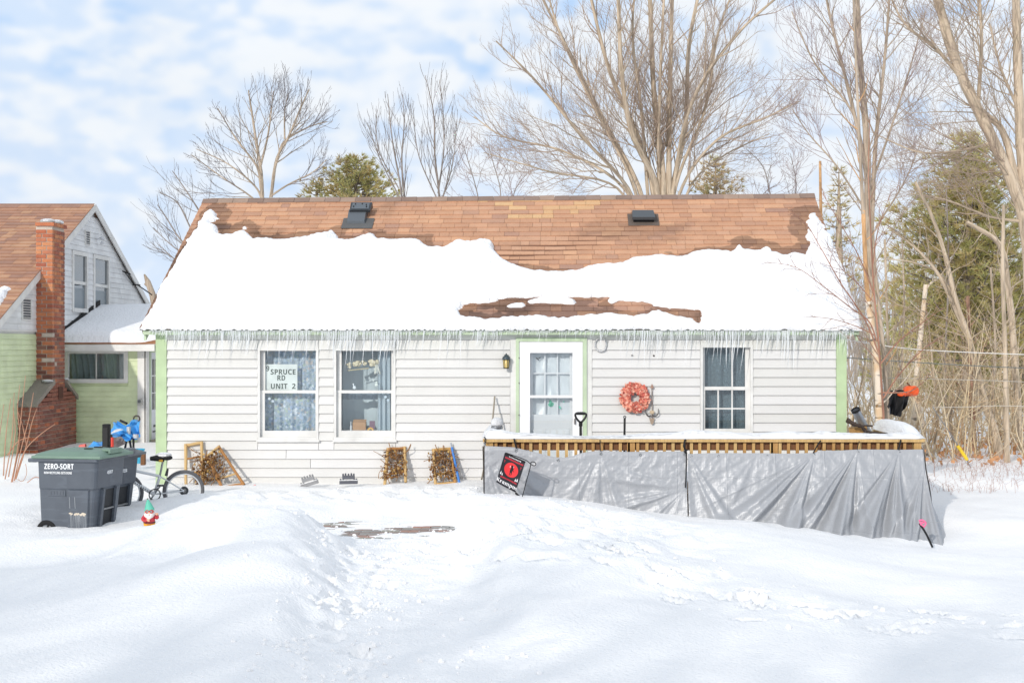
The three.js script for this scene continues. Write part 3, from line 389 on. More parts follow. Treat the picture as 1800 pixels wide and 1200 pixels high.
  // snow on the roof
  const nx = 400, ny = 164, pos = [], uv = [], idx = [], dd = [], id = new Int32Array((nx + 1) * (ny + 1)).fill(-1);
  const xa = xl - 0.0, xb = xr + 0.0, sa = -0.05, sb = RL - 0.1;
  for (let j = 0; j <= ny; j++) for (let i = 0; i <= nx; i++) dd.push(snowD(mix(xa, xb, i / nx), mix(sa, sb, j / ny)));
  const vert = (i, j) => { const q = j * (nx + 1) + i; if (id[q] >= 0) return id[q]; const x = mix(xa, xb, i / nx), s = mix(sa, sb, j / ny), d = dd[q];
    const T = (0.06 + 0.10 * fbm(x * 0.9, s * 1.1, 3, 221) + 0.055 * fbm(x * 4, s * 5, 4, 223)) * mix(0.55, 1, sstep(0.05, 0.6, s)) * mix(1, 0.6, sstep(2.6, 3.8, s));
    const h = d > 0 ? T * Math.pow(1 - Math.exp(-d / 0.085), 0.75) : -0.02; id[q] = pos.length / 3; const p = RP(x, Math.max(s, -0.04 + 0.03 * fbm(x * 6, 0, 2, 5)), h); pos.push(p.x, p.y, p.z); uv.push(x, s); return id[q]; };
  for (let j = 0; j < ny; j++) for (let i = 0; i < nx; i++) { const q = j * (nx + 1) + i; if (Math.max(dd[q], dd[q + 1], dd[q + nx + 1], dd[q + nx + 2]) < 0) continue; const a2 = vert(i, j), b2 = vert(i + 1, j), c2 = vert(i, j + 1), d2 = vert(i + 1, j + 1); idx.push(a2, b2, c2, b2, d2, c2); }
  const g = new THREE.BufferGeometry(); g.setAttribute('position', new THREE.Float32BufferAttribute(pos, 3)); g.setAttribute('uv', new THREE.Float32BufferAttribute(uv, 2)); g.setIndex(idx); g.computeVertexNormals();
  single('roof_snow', g, M.roofSnow, 'deep white snow lying on the cottage roof around a bare shingle strip', 'snow', undefined, true);
  single('ridge_snow', gridGeo(60, 6, (u, v) => { const x = mix(xl + 0.1, xl + 2.6, u), a2 = v * Math.PI; return RP(x, RL, 0.0).add(V(0, 0.03 + 0.03 * Math.sin(a2) * fbm(x * 3, 1, 3, 9) * sstep(1, 0.7, u), 0.02 - 0.16 * v)); }), M.roofSnow, 'thin strip of snow on the left end of the cottage ridge', 'snow', undefined, true);
  // two roof vents
  const up = new THREE.Matrix4().makeBasis(V(1, 0, 0), V(0, RISE / RL, -RUN / RL), RN);
  const place = (g, px, py, h) => { const [x, s] = onRoof(px, py), p = RP(x, s, h); g.applyMatrix4(up.clone().setPosition(p.x, p.y, p.z)); return g; };
  const blk = mat(srgb(42, 46, 50), 0.4), blk2 = mat(srgb(86, 92, 98), 0.35);
  const v1 = thing('roof_vent_hood', 'black plastic hooded vent with slanted neck near the left end of the ridge', 'vent');
  add(v1, 'flashing', place(box(0.5, 0.34, 0.008, 0, 0.06, 0.018), 628, 396, 0), mat(srgb(96, 96, 96), 0.8, { map: MO }));
  const neck = [[V(-0.15, 0, 0.02), V(0.15, 0, 0.02), V(0.15, 0.4, 0.02), V(-0.15, 0.4, 0.02)], [V(-0.14, 0.02, 0.06), V(0.14, 0.02, 0.06), V(0.14, 0.3, 0.12), V(-0.14, 0.3, 0.12)]];
  add(v1, 'neck', place(hexa(...neck), 625, 394, 0), blk2);
  add(v1, 'hood', [place(hexa([V(-0.17, 0.24, 0.1), V(0.17, 0.24, 0.1), V(0.18, 0.5, 0.05), V(-0.18, 0.5, 0.05)], [V(-0.165, 0.24, 0.14), V(0.165, 0.24, 0.14), V(0.175, 0.5, 0.15), V(-0.175, 0.5, 0.15)]), 630, 394, 0)], blk);
  add(v1, 'cover_plate', [place(box(0.28, 0.19, 0.012, 0, 0.37, 0.15, 0.04), 630, 394, 0)], blk2);
  add(v1, 'bolt', [[-0.09, 0.42], [0.02, 0.43], [0.09, 0.4], [-0.11, 0.34], [0.1, 0.33]].map(([a2, b2]) => place(box(0.016, 0.03, 0.02, a2, b2, 0.156), 630, 394, 0)), M.blackMatte);
  /* box vent */ const v2 = thing('roof_box_vent', 'dark grey low box vent on the shingles below the right half of the ridge', 'vent');
  add(v2, 'flashing', place(box(0.5, 0.4, 0.008, 0, 0.02, 0.018), 1131, 391, 0), mat(srgb(104, 92, 84), 0.85, { map: MO }));
  add(v2, 'base', place(box(0.33, 0.22, 0.08, 0, 0.04, 0.05), 1131, 391, 0), M.blackMatte);
  add(v2, 'cap', place(hexa([V(-0.19, -0.1, 0.08), V(0.19, -0.1, 0.08), V(0.18, 0.2, 0.04), V(-0.18, 0.2, 0.04)], [V(-0.185, -0.1, 0.13), V(0.185, -0.1, 0.13), V(0.17, 0.2, 0.1), V(-0.17, 0.2, 0.1)]), 1131, 391, 0), mat(srgb(70, 74, 78), 0.5));
}
// ---------------------------------------------------------------- icicles along the eave
{
  const r = rng(21), list = [];
  for (let i = 0; i < 900; i++) { const px = 262 + 1240 * (i + r() * 0.9) / 900; let len = 0.05 + 0.13 * Math.pow(r(), 1.5); if (r() < 0.12) len += 0.08 + r() * 0.16; len *= 0.35 + 1.5 * vnoise(px * 0.045, 2, 7) * (0.5 + vnoise(px * 0.21, 5, 9));  if (px > 760 && px < 1040) len *= 0.75; list.push([px, len]); }
  for (const [px, y] of [[334, 642], [352, 640], [365, 640], [392, 636], [491, 642], [505, 630], [520, 636], [539, 643], [470, 630], [611, 650], [624, 640], [640, 652], [655, 640], [670, 662], [682, 642], [700, 630], [745, 625], [776, 640], [810, 645], [1056, 610], [1116, 640], [1180, 625], [1247, 625], [1258, 640], [1263, 632], [1269, 642], [1278, 648], [1284, 640], [1289, 645], [1293, 655], [1300, 634], [1309, 655], [1396, 655], [1380, 636], [1420, 625], [1448, 630], [1130, 622], [1345, 622]]) list.push([px, (y - 580) * 18.5 / K]);
  list.sort((a, b) => b[1] - a[1]);
  const shapes = [0, 1, 2, 3].map((k) => tubeGeo([0, 0.25, 0.5, 0.75, 1].map((t) => V(-0.012 * k * t * t, -t, 0.006 * Math.sin(t * 5 + k))), [1, 0.82, 0.6, 0.36, 0.06].map((q, i) => q * 0.005 * (1 + 0.15 * ((i + k) % 2))), 6));
  const root = tag(new THREE.Mesh(shapes[0], M.ice), 'thin clear icicle hanging from the green eave of the cottage', 'icicle', 'icicles along the cottage eave');
  root.castShadow = root.receiveShadow = true; const rest = [];
  list.forEach(([px, len], i) => { const z = 0.185 + r() * 0.012, w = 0.7 + len * 1.3 + r() * 0.3, x = X(px, z), y = 2.192; const m = i ? root.clone() : root; m.geometry = shapes[r() * 4 | 0]; m.position.set(x, y, z); m.scale.set(w, len, w); m.rotation.z = -0.015 * r();
    if (i < 300) { const where = px < 452 ? 'left of the first window' : px < 562 ? 'in front of the first window' : px < 698 ? 'in front of the second window' : px < 880 ? 'left of the wall lantern' : px < 1042 ? 'above the cottage door' : px < 1228 ? 'above the wreath' : px < 1326 ? 'in front of the third window' : 'right of the third window'; m.userData = { ...m.userData, label: (len > 0.3 ? 'long clear icicle' : len > 0.13 ? 'middling clear icicle' : 'short clear icicle') + ' hanging from the green eave ' + where }; m.name = numbered('icicle'); scene.add(m); } else { m.updateMatrix(); rest.push(m.geometry.clone().applyMatrix4(m.matrix)); } });
  tag(single('icicle_fringe', rest, M.ice, 'fringe of very short icicles along the cottage eave', 'icicles', undefined, true), undefined, undefined, undefined, 'stuff');
}

// ---------------------------------------------------------------- things on the facade
{
  const r = rng(31), z = 0.03, x = (p, q = z) => X(p, q), y = (p, q = z) => Y(p, q);
  const la = thing('wall_lantern', 'small black wall lantern with amber glass left of the cottage door', 'lantern'), lx = x(890), ly = y(648);
  add(la, 'back_plate', rbox(0.06, 0.14, 0.02, 0.006, lx, ly + 0.13, 0.03), M.black);
  add(la, 'arm', tubeGeo(curve([V(lx, ly + 0.16, 0.03), V(lx, ly + 0.215, 0.07), V(lx, ly + 0.2, 0.1)], 8), 0.008), M.black);
  add(la, 'cap', put(lathe([[0, 0.075], [0.012, 0.07], [0.02, 0.05], [0.05, 0.03], [0.06, 0.0], [0.05, -0.012], [0, -0.012]], 16), lx, ly + 0.14, 0.1), mat(srgb(60, 72, 78), 0.4));
  add(la, 'cage', [0, 1, 2, 3, 4, 5].map((k) => rod(V(lx + 0.045 * Math.cos(k * 1.047), ly + 0.13, 0.1 + 0.045 * Math.sin(k * 1.047)), V(lx + 0.035 * Math.cos(k * 1.047), ly + 0.012, 0.1 + 0.035 * Math.sin(k * 1.047)), 0.004, 5)).concat(cyl(0.04, 0.036, 0.014, lx, ly + 0.008, 0.1)), M.black);
  add(la, 'glass', put(lathe([[0.03, 0.0], [0.036, 0.04], [0.04, 0.115], [0, 0.115]], 16), lx, ly + 0.012, 0.1), mat(srgb(216, 190, 120), 0.3));
  const hs = []; for (let i = 0; i <= 26; i++) { const a = mix(-Math.PI * 1.36, Math.PI * 0.36, i / 26); hs.push(V(x(1056) + 0.082 * Math.cos(a), y(605.5) + 0.095 * Math.sin(a), 0.035)); }
  const sh = thing('horseshoe', 'white painted horseshoe hung open end up right of the door', 'horseshoe'); add(sh, 'shoe', tubeGeo(hs, hs.map((_, i) => 0.009 + 0.006 * Math.sin(i / 26 * Math.PI)), 8), mat(srgb(196, 196, 198), 0.5, { metalness: 0.2 })); add(sh, 'nail', [3, 7, 11, 15, 19, 23].map((i) => ball(0.004, hs[i].x, hs[i].y, 0.05, 1, 1, 1, 6)), M.iron);
  for (const [px, py, l] of [[1111.5, 624.5, 'left one of two small dark screws high on the siding'], [1149.5, 625, 'right one of two small dark screws high on the siding']]) single('wall_screw', [cyl(0.013, 0.013, 0.012, x(px), y(py), 0.022, Math.PI / 2), cyl(0.005, 0.005, 0.03, x(px), y(py), 0.03, Math.PI / 2)], M.iron, l, 'screw');
  // wreath of curled ribbon strips
  const wr = thing('wreath', 'round fluffy coral pink and orange wreath hanging on the white siding', 'wreath'), cx = x(1116), cy = y(698.5), ring = []; for (let i = 0; i <= 24; i++) ring.push(V(cx + 0.125 * Math.cos(i / 24 * 6.2832), cy + 0.125 * Math.sin(i / 24 * 6.2832), 0.06));
  add(wr, 'ring', tubeGeo(ring, 0.03, 8, true), mat(srgb(190, 104, 84), 0.9));
  const pet = [[], [], [], []]; for (let i = 0; i < 560; i++) { const a = r() * 6.2832, b = (r() - 0.35) * 4.2, R = 0.128 + (0.048 + 0.035 * r()) * (Math.cos(b) < -0.2 ? 0.75 : 1) * Math.cos(b), zz = 0.065 + 0.045 * Math.abs(Math.sin(b)); const g = new THREE.PlaneGeometry(0.02 + 0.012 * r(), 0.045 + r() * 0.035, 1, 3); const p = g.attributes.position; for (let k = 0; k < p.count; k++) p.setZ(k, 0.016 * Math.cos(p.getY(k) * 55) + p.getX(k) * 0.3); put(g, cx + R * Math.cos(a), cy + R * Math.sin(a), zz, r() * 1.6 - 0.8, r() * 2 - 1, r() * 6.3); pet[r() * 4 | 0].push(g); }
  [[232, 156, 132], [220, 126, 106], [240, 184, 164], [200, 96, 86]].forEach((c, i) => tag(add(wr, 'ribbons', pet[i], mat(srgb(...c), 0.8, { side: THREE.DoubleSide })), undefined, undefined, undefined, 'stuff'));
  // arrow with horseshoe horns and feathers
  const ar = thing('arrow_ornament', 'rusty metal arrow with curved horns hung point up beside the wreath', 'ornament'), ax = x(1146), rust = mat(srgb(112, 92, 80), 0.7, { map: MO }), zA = 0.05;
  add(ar, 'shaft', rod(V(ax, y(682), zA), V(ax + 0.005, y(741), zA), 0.006), rust);
  add(ar, 'point', hexa([V(ax - 0.026, y(682), zA - 0.006), V(ax + 0.026, y(682), zA - 0.006), V(ax + 0.002, y(674.5), zA - 0.004), V(ax - 0.002, y(674.5), zA - 0.004)], [V(ax - 0.026, y(682), zA + 0.006), V(ax + 0.026, y(682), zA + 0.006), V(ax + 0.002, y(674.5), zA + 0.004), V(ax - 0.002, y(674.5), zA + 0.004)]), mat(srgb(160, 128, 112), 0.7));
  for (const s of [-1, 1]) add(ar, 'horn', tubeGeo(curve([V(ax + 0.01 * s, y(730), zA), V(ax + 0.05 * s, y(731), zA + 0.01), V(ax + 0.085 * s, y(727), zA + 0.015), V(ax + 0.09 * s, y(718), zA + 0.01)], 14), [...Array(15).keys()].map((i) => 0.011 - 0.0004 * i), 7), mat(srgb(74, 68, 66), 0.5));
  add(ar, 'wrap', [0, 1, 2, 3, 4].map((k) => rod(V(ax + 0.035 * Math.cos(k * 1.25 + 0.4), y(724) + 0.03 * Math.sin(k * 1.25 + 0.4), zA + 0.014), V(ax - 0.035 * Math.cos(k * 1.25 + 0.4), y(724) - 0.03 * Math.sin(k * 1.25 + 0.4), zA + 0.016), 0.007, 5)), mat(srgb(196, 178, 152), 0.9));
  add(ar, 'feather', [-0.03, -0.015, 0, 0.015, 0.03].map((q) => box(0.014, 0.085, 0.004, ax + q * 0.7, y(740.5) + Math.abs(q) * 0.3, zA + 0.004 + q * 0.05, 0, 0, -q * 9)), mat(srgb(158, 140, 124), 0.85));
}
// ---------------------------------------------------------------- leaning frames and small things along the wall
{
  const tones = [[214, 170, 104], [202, 150, 86], [222, 186, 128], [186, 132, 76]].map((c) => wood(srgb(...c)));
  const dead = [[120, 84, 52], [92, 64, 42], [150, 110, 70], [196, 160, 96]].map((c) => mat(srgb(...c), 0.95, { side: THREE.DoubleSide }));
  function vineFrame(L, z, rungs, seed, label, dens, cov) {   // L: four corners in facade measure, tl tr br bl
    const r = rng(seed), t = thing('vine_frame', label, 'frame', 'bark covered wooden frames leaning on the wall'), c = L.map(([px, py, dz]) => P(px, py, z + dz));
    const bar = (a, b, rr, nm) => { const pts = [0, 0.33, 0.66, 1].map((q) => a.clone().lerp(b, q).add(V((r() - 0.5) * 0.012, (r() - 0.5) * 0.012, 0))); add(t, nm, tubeGeo(pts, pts.map(() => rr * (0.9 + r() * 0.25)), 7), tones[r() * 4 | 0], true); };
    const at = (u, v) => c[0].clone().lerp(c[1], u).lerp(c[3].clone().lerp(c[2], u), v);
    bar(at(-0.02, 0), at(-0.02, 1.0), 0.021, 'post'); bar(at(1.02, -0.02), at(1.02, 1.0), 0.021, 'post'); bar(at(-0.12, 0.02), at(1.1, 0.0), 0.022, 'rail');
    for (const v of rungs) bar(at(-0.05, v), at(1.05, v), 0.014, 'rail');
    const st = [[], [], [], []], lf = [[], [], [], []];
    for (let i = 0; i < 34 * dens; i++) { const [u, v] = cov(r), a = at(u, v), d = V((r() - 0.5) * 0.3, (r() - 0.55) * 0.34, r() * 0.05); st[r() * 4 | 0].push(tubeGeo(curve([a, a.clone().addScaledVector(d, 0.5).add(V((r() - 0.5) * 0.06, 0, 0.02 + r() * 0.03)), a.clone().add(d)], 4), 0.0035 + r() * 0.003, 4)); }
    for (let i = 0; i < 330 * dens; i++) { const [u, v] = cov(r), a = at(u, v).add(V((r() - 0.5) * 0.06, 0, (r() - 0.2) * 0.06)), g = new THREE.CircleGeometry(0.011 + r() * 0.014, 5); g.scale(1, 0.6 + r() * 0.5, 1); lf[r() * 4 | 0].push(put(g, a.x, a.y, a.z, r() * 3, r() * 3, r() * 3)); }
    tag(add(t, 'dry_vine', st.flat(), dead[2]), undefined, undefined, undefined, 'stuff');
    lf.forEach((g, i) => g.length && tag(add(t, 'dry_leaves', g, dead[i]), undefined, undefined, undefined, 'stuff'));
  }
  vineFrame([[327, 781, 0.05], [354, 778, 0.05], [355, 852, 0.22], [327, 858, 0.22]], 0, [0.33, 0.68], 51, 'upright bark covered wooden frame half bare at the far left of the wall', 0.7, (r) => [0.55 + 0.75 * r(), 0.15 + 0.85 * Math.sqrt(r())]);
  vineFrame([[363, 801, 0.06], [384, 785, 0.06], [428, 853, 0.25], [392, 858, 0.25]], 0.05, [0.7, 0.95], 52, 'crooked bark covered frame tilted sideways with a tangle of dry stems', 1.1, (r) => { const v = r() * 0.72; return [-0.45 + 1.4 * r() - v * 0.5, v]; });
  vineFrame([[683, 788, 0.05], [710, 787, 0.05], [712, 848, 0.25], [677, 856, 0.25]], 0, [0.68], 53, 'upright wooden frame full of curly dead leaves left of the blue pole', 1.25, (r) => [-0.25 + 1.35 * r() * (0.9 + 0.1 * r()), 0.05 + 0.75 * r()]);
  vineFrame([[763, 790, 0.05], [791, 788, 0.05], [799, 849, 0.25], [766, 852, 0.25]], 0, [0.7, 0.97], 54, 'wooden frame full of curly dead leaves right against the blue pole', 1.35, (r) => [-0.3 + 1.45 * r(), 0.06 + 0.8 * r()]);
  const bp = thing('blue_pole', 'bright blue pole leaning on the wall against the leaf filled frame', 'pole'); add(bp, 'shaft', rod(P(794, 786, 0.08), P(808, 852, 0.26), 0.017, 8), mat(srgb(58, 126, 206), 0.5)); add(bp, 'tip', rod(P(792.4, 778, 0.06), P(794, 786, 0.08), 0.01, 6), mat(srgb(150, 160, 172), 0.5));
  const ws = thing('wooden_stick', 'long thin grey stick leaning on the wall left of the door', 'stick'); add(ws, 'shaft', tubeGeo(curve([P(869.5, 697, 0.06), P(865.5, 740, 0.35), P(858, 786, 0.7), P(846.5, 842, 1.2)], 10), 0.012, 7), M.greyWood, true);
  const bits = (name, px, py, tilt, label, c) => { const t = thing(name, label, 'ornament', 'small grey edging pieces in the snow'), z = 0.45, m = mat(srgb(...c), 0.7, { map: MO }), ox = X(px, z), oy = Y(py, z); const g2 = (list, nm, mm) => add(t, nm, list.map((g) => put(g, ox, oy, z, 0, 0, tilt)), mm);
    g2([box(0.17, 0.05, 0.04, 0, 0.105, 0)], 'top_tier', m); g2([box(0.25, 0.045, 0.05, 0, 0.035, 0)], 'bottom_tier', m); g2([-0.075, -0.04, 0, 0.04, 0.075].map((q, i) => cyl(0.012, 0.014, 0.03 + (i % 2) * 0.012, q, 0.142, 0, 0, 0, 0, 6)), 'knob', m); g2([-0.11, -0.075, 0.08, 0.11].map((q) => cyl(0.012, 0.014, 0.035, q, 0.07, 0, 0, 0, 0, 6)), 'knob', m); g2([box(0.26, 0.008, 0.055, 0, 0.066, 0.004)], 'snow_line', M.roofSnow); };
  bits('edging_piece', 545, 855, 0.3, 'pale grey two tiered edging piece tilted in the snow under the left window', [150, 150, 152]);
  bits('edging_piece', 612.5, 852, 0.02, 'dark grey two tiered edging piece level in the snow under the second window', [92, 94, 102]);
  const fl = thing('small_flower', 'tiny red and yellow artificial flower in the snow at the wall foot', 'flower'), fx = X(447, 0.3), fy = Y(855, 0.3); add(fl, 'petals', [0, 1, 2, 3, 4].map((k) => ball(0.014, fx + 0.016 * Math.cos(k * 1.257), fy + 0.016 * Math.sin(k * 1.257), 0.3, 1, 1, 0.5, 6)), mat(srgb(214, 84, 84), 0.8)); add(fl, 'leaf', ball(0.016, fx + 0.035, fy, 0.3, 1.4, 0.7, 0.6, 6), mat(srgb(214, 196, 70), 0.8)); add(fl, 'stem', rod(V(fx, fy, 0.29), V(fx + 0.01, fy - 0.08, 0.29), 0.004, 4), mat(srgb(90, 130, 70), 0.8));
}
// ---------------------------------------------------------------- the deck
const ZR = 2.1, RXL = X(853, ZR), RXR = X(1621, ZR);
{
  const r = rng(41), dk = thing('deck', 'wooden porch deck with baluster railing in front of the door', 'deck'), fy = -0.1, top = Y(771, ZR), x = (p) => X(p, ZR);
  for (let i = 0; i < 13; i++) add(dk, 'deck_board', box(RXR - RXL - 0.1, 0.028, 0.138, (RXL + RXR) / 2, fy - 0.014, 0.16 + i * 0.148), M.deckDark);
  for (const px of [853.5, 1607.5]) add(dk, 'post', span(x(px) + 0.004, x(px) + 0.094, -0.5, top - 0.042, ZR - 0.1, ZR - 0.012), M.pine[0]);
  for (const px of [1104, 1356]) add(dk, 'post', span(x(px), x(px) + 0.089, -0.5, top - 0.042, ZR - 0.1, ZR - 0.012), M.pine[1]);
  add(dk, 'post', span(RXR - 0.1, RXR - 0.01, -0.5, top - 0.042, 0.12, 0.21), M.pine[1]);
  add(dk, 'top_rail', span(RXL - 0.03, RXR + 0.03, top - 0.04, top, ZR - 0.12, ZR + 0.03), M.pine[2]); add(dk, 'top_rail', span(RXR - 0.12, RXR + 0.03, top - 0.04, top, 0.05, ZR - 0.123), M.pine[2]); add(dk, 'top_rail', span(RXL - 0.03, RXL + 0.12, top - 0.04, top, 0.05, ZR - 0.123), M.pine[2]);
  add(dk, 'rail_board', span(RXL + 0.1, RXR - 0.11, top - 0.15, top - 0.041, ZR - 0.085, ZR - 0.05), M.deckDark);
  add(dk, 'bottom_rail', span(RXL + 0.1, RXR - 0.11, 0.0, 0.09, ZR - 0.085, ZR - 0.05), M.pine[1]);
  for (let px = 871; px < 1604; px += 15.65) add(dk, 'baluster', box(0.038, 0.86, 0.036, x(px) + (r() - 0.5) * 0.012, top - 0.48, ZR - 0.03), M.pine[r() * 3 | 0]);
  for (let zz = 0.3; zz < ZR - 0.2; zz += 0.115) { add(dk, 'baluster', box(0.036, 0.86, 0.038, RXR - 0.03, top - 0.48, zz), M.pine[r() * 3 | 0]); }
  add(dk, 'rim_board', [span(RXL, RXR, fy - 0.25, fy - 0.029, ZR - 0.11, ZR - 0.075), span(RXR - 0.05, RXR - 0.012, fy - 0.25, fy - 0.029, 0.03, ZR - 0.12)], M.deckDark);
  // snow lying on the deck and on the rails
  single('deck_snow', gridGeo(90, 40, (u, v) => { const X0 = mix(RXL + 0.06, RXR - 0.12, u), Z0 = mix(0.05, ZR - 0.13, v); const e = Math.min(u * 5.4, (1 - u) * 5.4, v * 2, (1 - v) * 2); const clear = sstep(0.75, 0.3, Math.abs(X0 - 0.1)) ; return V(X0, fy - 0.01 + (0.28 + 0.14 * fbm(X0 * 1.5, Z0 * 1.5, 3, 301)) * sstep(0, 0.12, e) * (1 - 0.6 * clear), Z0); }), M.roofSnow, 'snow heaped on the porch deck behind the railing', 'snow', undefined, true);
  const capTop = [[848, 766], [862, 757], [880, 758], [900, 763], [960, 766], [1040, 770], [1100, 768], [1150, 764], [1190, 763], [1215, 759], [1240, 760], [1300, 764], [1345, 764], [1385, 760], [1430, 764], [1445, 760], [1470, 763], [1560, 766], [1600, 762], [1616, 768], [1626, 774]];
  const capY = (px) => { for (let i = 0; i + 1 < capTop.length; i++) if (px <= capTop[i + 1][0]) return mix(capTop[i][1], capTop[i + 1][1], clamp((px - capTop[i][0]) / (capTop[i + 1][0] - capTop[i][0]))); return 774; };
  const cap = gridGeo(220, 14, (u, v) => { const px = mix(849, 1625, u), a = v * Math.PI, hh = Math.max(0.03, (773.5 - capY(px)) * (DF - ZR) / K + 0.012 * (fbm(px * 0.12, 3, 3, 5) - 0.3)), w = 0.085 + 0.012 * fbm(px * 0.05, 1, 2, 7), pw = (q) => Math.sign(q) * Math.pow(Math.abs(q), 0.6); const q = sstep(0, 0.01, u) * sstep(1, 0.99, u); return V(x(px), top + 0.001 + hh * Math.pow(Math.sin(a), 0.6) * q, ZR - 0.045 + w * pw(Math.cos(a)) * mix(0.5, 1, q)); });
  single('rail_snow', cap, M.roofSnow, 'long cap of snow on the front top rail of the deck', 'snow', undefined, true);
  single('rail_snow', gridGeo(50, 14, (u, v) => { const zz = mix(ZR + 0.02, 0.1, u), a = v * Math.PI, hh = 0.07 + 0.08 * Math.sin(u * 2.8) + 0.03 * fbm(u * 6, 2, 3, 9), q = sstep(-0.05, 0.3, u) * sstep(1, 0.9, u); return V(RXR - 0.045 - (0.1 + 0.03 * Math.sin(u * 3)) * Math.sign(Math.cos(a)) * Math.pow(Math.abs(Math.cos(a)), 0.6), top + 0.002 + hh * Math.pow(Math.sin(a), 0.6) * q, zz); }), M.roofSnow, 'deep rounded snow on the right hand side rail of the deck', 'snow', undefined, true);
  single('rail_snow', gridGeo(30, 12, (u, v) => { const zz = mix(ZR - 0.13, 0.3, u), a = v * Math.PI, q = sstep(0, 0.05, u) * sstep(1, 0.9, u); return V(RXL + 0.045 - 0.09 * Math.sign(Math.cos(a)) * Math.pow(Math.abs(Math.cos(a)), 0.6), top + 0.002 + 0.09 * Math.pow(Math.sin(a), 0.6) * q, zz); }), M.roofSnow, 'short mound of snow on the left side rail of the deck', 'snow', undefined, true);
  // capped pipe standing by the left rail, shovel and pole handles
  const pp = thing('vent_pipe', 'metal vent pipe with a snow topped round cap left of the door', 'pipe'), pz = 1.35, ppx = X(873.5, pz), py = Y(763, pz);
  add(pp, 'pipe', cyl(0.045, 0.045, 0.9, ppx, py - 0.33, pz), M.greyWood); add(pp, 'cap', put(lathe([[0.05, 0], [0.078, 0], [0.08, 0.03], [0.074, 0.04], [0, 0.045]], 18), ppx, py + 0.07, pz), M.steel);
  single('pipe_snow', put(lathe([[0.072, 0], [0.082, 0.02], [0.076, 0.07], [0.05, 0.1], [0, 0.112]], 18), ppx, py + 0.113, pz), M.roofSnow, 'little round loaf of snow on top of the vent pipe cap', 'snow', undefined, true);
  const so = thing('snow_shovel', 'snow shovel with black D shaped grip standing on the deck before the door', 'shovel'), sz = 1.2, S = (a, b) => P(a, b, sz);
  add(so, 'shaft', rod(S(1020.6, 742), S(1021.5, 845), 0.019, 10), M.black);
  add(so, 'grip', [tubeGeo(curve([S(1020.6, 743), S(1014, 736), S(1011.2, 729), S(1013, 726.5), S(1028.5, 726.5), S(1030.6, 729), S(1027.5, 736), S(1020.8, 743)], 28), 0.015, 8), rod(S(1013.5, 726.6), S(1028, 726.6), 0.02, 8)], M.black);
  add(so, 'socket', rod(S(1020.6, 740), S(1020.7, 749), 0.026, 10), M.blackMatte); add(so, 'blade', gridGeo(10, 8, (u, v) => { const q = S(mix(1002, 1040, u), mix(838, 866, v)); q.z += 0.06 * Math.sin(u * 3.14) - 0.05 * v; return q; }), mat(srgb(40, 60, 110), 0.5, { side: THREE.DoubleSide }));
  const po = thing('pole_handle', 'plain black pole handle with a hanging hole standing behind the deck rail', 'handle'), T = (a, b) => P(a, b, 1.0);
  add(po, 'shaft', rod(T(1098.2, 735), T(1097, 850), 0.016, 8), M.black); add(po, 'loop', put(new THREE.TorusGeometry(0.015, 0.007, 6, 14), X(1098.3, 1), Y(733, 1), 1, 0, 0, 0).scale(1, 1, 1), mat(srgb(70, 72, 76), 0.5)); add(po, 'broom_head', rbox(0.3, 0.08, 0.06, 0.01, X(1097, 1), Y(855, 1), 1), M.blackMatte);
}
